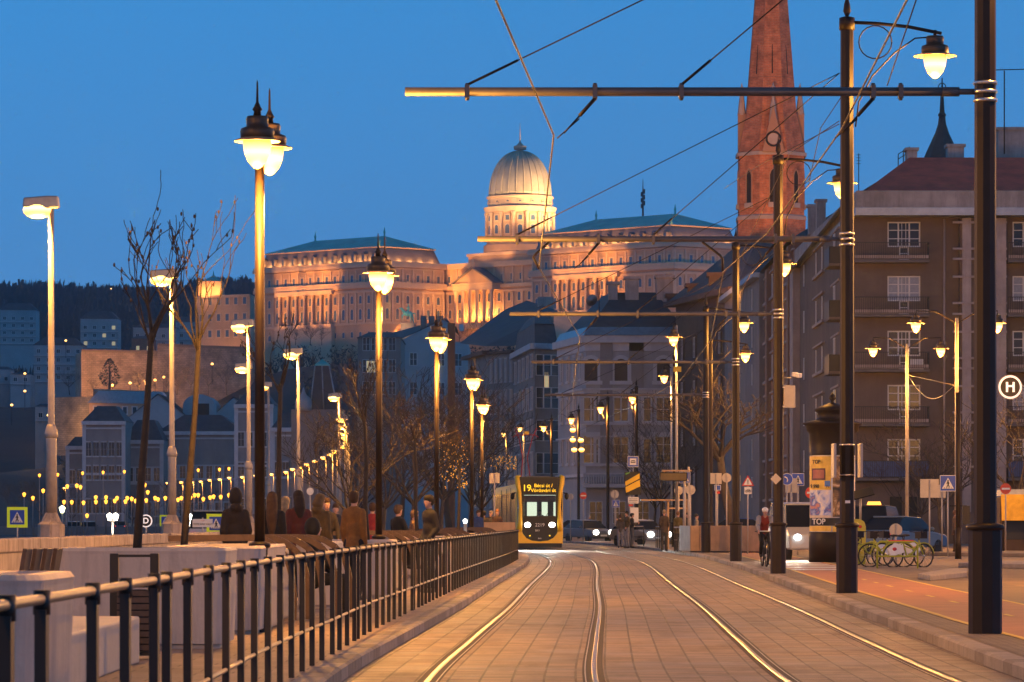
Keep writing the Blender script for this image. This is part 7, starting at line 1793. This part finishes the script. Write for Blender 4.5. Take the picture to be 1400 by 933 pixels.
mb = MB(); roof_to(mb, [(wx(120, 1040), 1039), (wx(234, 1050), 1049), (wx(234, 1050), 1063), (wx(120, 1040), 1053)], wz(552, 1045), wz(535, 1045), .75); mb.build('roof', M_zinc, t)
rows(t, (wx(122, 1040), 1040), (wx(232, 1050), 1050), us(8), [wz(566, 1045)], win_mesh(1.1, 1.8, 0, surround=.25)); point((wx(124, 1036), 1034, wz(560, 1036)), 1500, WARM, .4)
rg = random.Random(9)
hh = [(110, 160, 436, 486, 1450, 1, 'white flat roofed villa with two lit storeys on the far hill'), (46, 112, 472, 522, 1330, 0, 'broad white apartment block on the hill at far left'), (0, 48, 424, 470, 1600, 0, 'dim terraced house near the left edge on the wooded hill'), (182, 240, 448, 476, 1420, 0, 'pale low house behind the first young tree on the hill'), (-8, 12, 505, 524, 1300, 0, 'small pale house at the extreme left'), (14, 40, 512, 525, 1290, 0, 'low garage with a lit wall at left'), (48, 75, 556, 575, 1100, 0, 'small hillside house left of the lit retaining wall'), (180, 208, 463, 482, 1300, 1, 'dark red house with a few lit windows above the bastion'), (240, 272, 440, 475, 1460, 0, 'pale house behind the bastion between the two young trees')]
for xa, xb, ya, yb, D, lit, lab in hh:
    A, B = (wx(xa, D), D), (wx(xb, D), D+3); z0, z1 = wz(yb, D), wz(ya, D)
    t = building('hill_house', lab, [A, B, (B[0], B[1]+12), (A[0], A[1]+12)], z0-14, z1, M_hb if 'red' not in lab else M_brickb)
    n_ = max(2, int((B[0]-A[0])/3)); nf = max(1, int((z1-z0)/3))
    lm = MB(); lm.bb(-.8, .8, -.06, .02, 0, 1.4); LM = lm.mesh('window', M_litw); wmh = win_mesh(1.3, 1.4, .08, (2, 1), surround=.1)
    for f_ in range(nf):
        for u in us(n_, .5/n_, 1-.5/n_):
            z = z0+.8+f_*3
            if lit and rg.random() < .28: q = lp(A, B, u); inst(LM, 'window', t, (q[0], q[1]-.05, z), 0)
            else: put_window(t, wmh, A, B, u, z)
        mb = MB(); band(mb, A, B, z0-.2+f_*3, z0+.2+f_*3, .7); mb.build('floor_band', M_palet, t)
    mb = MB(); roof_to(mb, [A, B, (B[0], B[1]+12), (A[0], A[1]+12)], z1, z1+(z1-z0)*.22, .6, over=.04); mb.build('roof', M_slate, t)
# row of houses on the river road
D = 720
def row_house(label, xa, xb, ytop, D, n_, zs, wm, rows_, ridge, roofm=M_slate, depth=14, dd=0, ww=(1.2, 2.6)):
    A, B = (wx(xa, D), D), (wx(xb, D+dd), D+dd); z1 = wz(ytop, D); poly = [A, B, (B[0]+.3, B[1]+depth), (A[0]+.3, A[1]+depth)]
    t = building('town_house', label, poly, -.03, z1, wm)
    rows(t, A, B, us(n_, .6/n_, 1-.6/n_), rows_, win_mesh(ww[0], ww[1], .05, (2, 2), surround=.2))
    mb = MB(); band(mb, A, B, z1-.7, z1, .7, 0, .3); mb.build('cornice', M_palet, t); mb = MB(); band(mb, A, B, z1-1.5, z1-1.2, .25); mb.build('string_course', M_palet, t); mb = MB(); band(mb, A, B, z1*.5, z1*.5+.4, .3); mb.build('string_course', M_palet, t)
    mb = MB()
    for u in (.02, .98): strip(mb, A, B, u, .7, 0, z1-.7, .2)
    mb.build('pilaster', M_palet, t)
    mb = MB(); roof_to(mb, poly, z1, wz(ridge, D+depth/2), .45, over=.04); mb.build('roof', roofm, t)
    return t
row_house('ornate town house with tall window groups left of the first young tree', 114, 170, 576, D, 5, 0, M_hb2, [3.0, 9.2, 13.6], 556)
row_house('long low town house with a heavy cornice between the young trees', 218, 330, 590, D+20, 9, 0, M_hb2, [2.5, 9.5], 568)
row_house('town house right behind the first young tree with a pale blank gable', 170, 222, 602, D+10, 4, 0, M_hb2, [2.5, 9.0], 575)
row_house('tall town house behind the nearest promenade lamp', 322, 372, 553, D-20, 4, 0, M_hb2, [3, 9.5, 15], 535)
row_house('low house at the far left end of the river row', 92, 116, 610, D+6, 2, 0, M_hb2, [3, 8.5], 598)
row_house('town house seen between the nearest lamp and the third young tree', 372, 420, 585, D-60, 4, 0, M_hb2, [3, 9], 565)
def gable(label, x0, x1, yb, ytop, D, wm, depth=22):
    A, B = wx(x0, D), wx(x1, D); zb, zt = wz(yb, D), wz(ytop, D); t = thing('gabled_house', label, 'building')
    mb = MB(); mb.prism([(A, -.03), (B, -.03), (B, zb), ((A+B)/2, zt), (A, zb)], D, D+depth, 'y'); mb.build('wall', wm, t)
    mb = MB(); o_ = .6
    for s, e in ((A, -1), (B, 1)): mb.add([(s+e*o_, D-.3, zb-.4), ((A+B)/2, D-.3, zt+.25), ((A+B)/2, D+depth, zt+.25), (s+e*o_, D+depth, zb-.4)], [(0, 1, 2, 3), (3, 2, 1, 0)])
    mb.build('roof', M_slate, t)
    mb = MB(); mb.bb(A+(B-A)*.62, A+(B-A)*.7, D+2, D+4, zb, zt+.6); mb.build('chimney', M_brickb, t)
    q = win_mesh(1.1, 1.6, .09, (2, 2))
    put_window(t, q, (A, D), (B, D), .62, zb-3.5)
gable('pale gable wall rising behind the first young tree', 172, 260, 574, 540, 770, M_hb)
gable('pale gabled house left of the nearest promenade lamp', 294, 345, 566, 544, 780, M_hb)
t = thing('barrel_house', 'house with a rounded roof and a dark arched opening between the young trees', 'building'); D = 775
mb = MB(); A, B = wx(250, D), wx(294, D); zb, zt = wz(556, D), wz(539, D); n_ = 10
mb.prism([(A, -.03), (B, -.03)]+[((A+B)/2+(B-A)/2*math.cos(PI*k/n_), zb+(zt-zb)*math.sin(PI*k/n_)) for k in range(n_+1)], D, D+16, 'y'); mb.build('wall', M_hb, t)
mb = MB(); mb.bb(wx(265, D), wx(286, D), D-.1, D+.1, wz(572, D), wz(552, D)); mb.build('opening', M_dkvoid, t)
# dark evergreen before the bastion
t = thing('evergreen_tree', 'dark evergreen tree standing against the floodlit bastion', 'tree', (wx(150, 1108), 1108, wz(531, 1108)))
m_ = MB(); m_.tube([(0, 0, -2), (0, 0, 6)], [.4, .2], 6); m_.build('trunk', M_bark2, t)
m_ = MB(); rg = random.Random(8)
for k in range(520):
    z = rg.uniform(.5, 8.3); rr = 3.4*(1-abs(z-3.2)/5.6)**.8; a = rg.uniform(0, 2*PI); r_ = rr*rg.uniform(.2, 1)**.5
    c = Vector((r_*math.cos(a), r_*math.sin(a), z)); d1 = Vector((rg.uniform(-1, 1), rg.uniform(-1, 1), rg.uniform(-.3, .8)))*.6; d2 = Vector((rg.uniform(-1, 1), rg.uniform(-1, 1), rg.uniform(-.3, .6)))*.5
    m_.add([c, c+d1, c+d2, c-d1*.4], [(0, 1, 2), (0, 2, 3)])
m_.build('crown', mat('evergreen', (.02, .035, .03), .9, 0, .4, 1), t)
for x, D, H, sd in ((95, 1050, 8, 3), (250, 690, 11, 5), (275, 700, 9, 6), (205, 1120, 8, 4), (228, 1130, 9, 7), (190, 1125, 9, 3), (262, 1130, 11, 5), (285, 1135, 10, 6), (242, 1128, 9, 3), (310, 1140, 11, 7), (128, 1120, 6, 6), (180, 640, 6.5, 3), (205, 600, 6, 6), (100, 660, 8, 4), (60, 640, 9, 7), (30, 650, 10, 5), (315, 640, 9, 6)):
    g = 0 if D < 900 else wz(540, D)
    dup(protos[sd], (wx(x, D), D, g), sd+x, 'bare tree on the distant river bank' if D < 900 else 'bare tree lit from below at the foot of the bastion', 'bare trees on the distant river bank' if D < 900 else 'bare trees below the bastion', scale=H*.8/[b for b in big if b[3] == sd][0][2])
# distant bank: low wall / quay line behind the road at left
mb = MB(); mb.bb(-75, -29, 420, 421.0, -.03, .9); tag(mb.build('quay_wall', M_grey), 'low pale quay wall behind the river road at far left', 'wall')
# ------------------------------------------------------------------ air
HAZE_D = .00009
HAZE = True
if HAZE:
    mb = MB(); mb.bb(-1400, 1400, -80, 3200, -1.2, 240); hz = mb.build('haze', [])
    m = bpy.data.materials.new('evening_haze'); m.use_nodes = True; n, l = m.node_tree.nodes, m.node_tree.links; n.clear()
    o_ = n.new('ShaderNodeOutputMaterial'); v = n.new('ShaderNodeVolumePrincipled'); v.inputs['Color'].default_value = (.6, .8, 1, 1); v.inputs['Density'].default_value = HAZE_D; v.inputs['Anisotropy'].default_value = .55
    l.new(v.outputs[0], o_.inputs['Volume']); hz.data.materials.append(m); hz['kind'] = 'stuff'
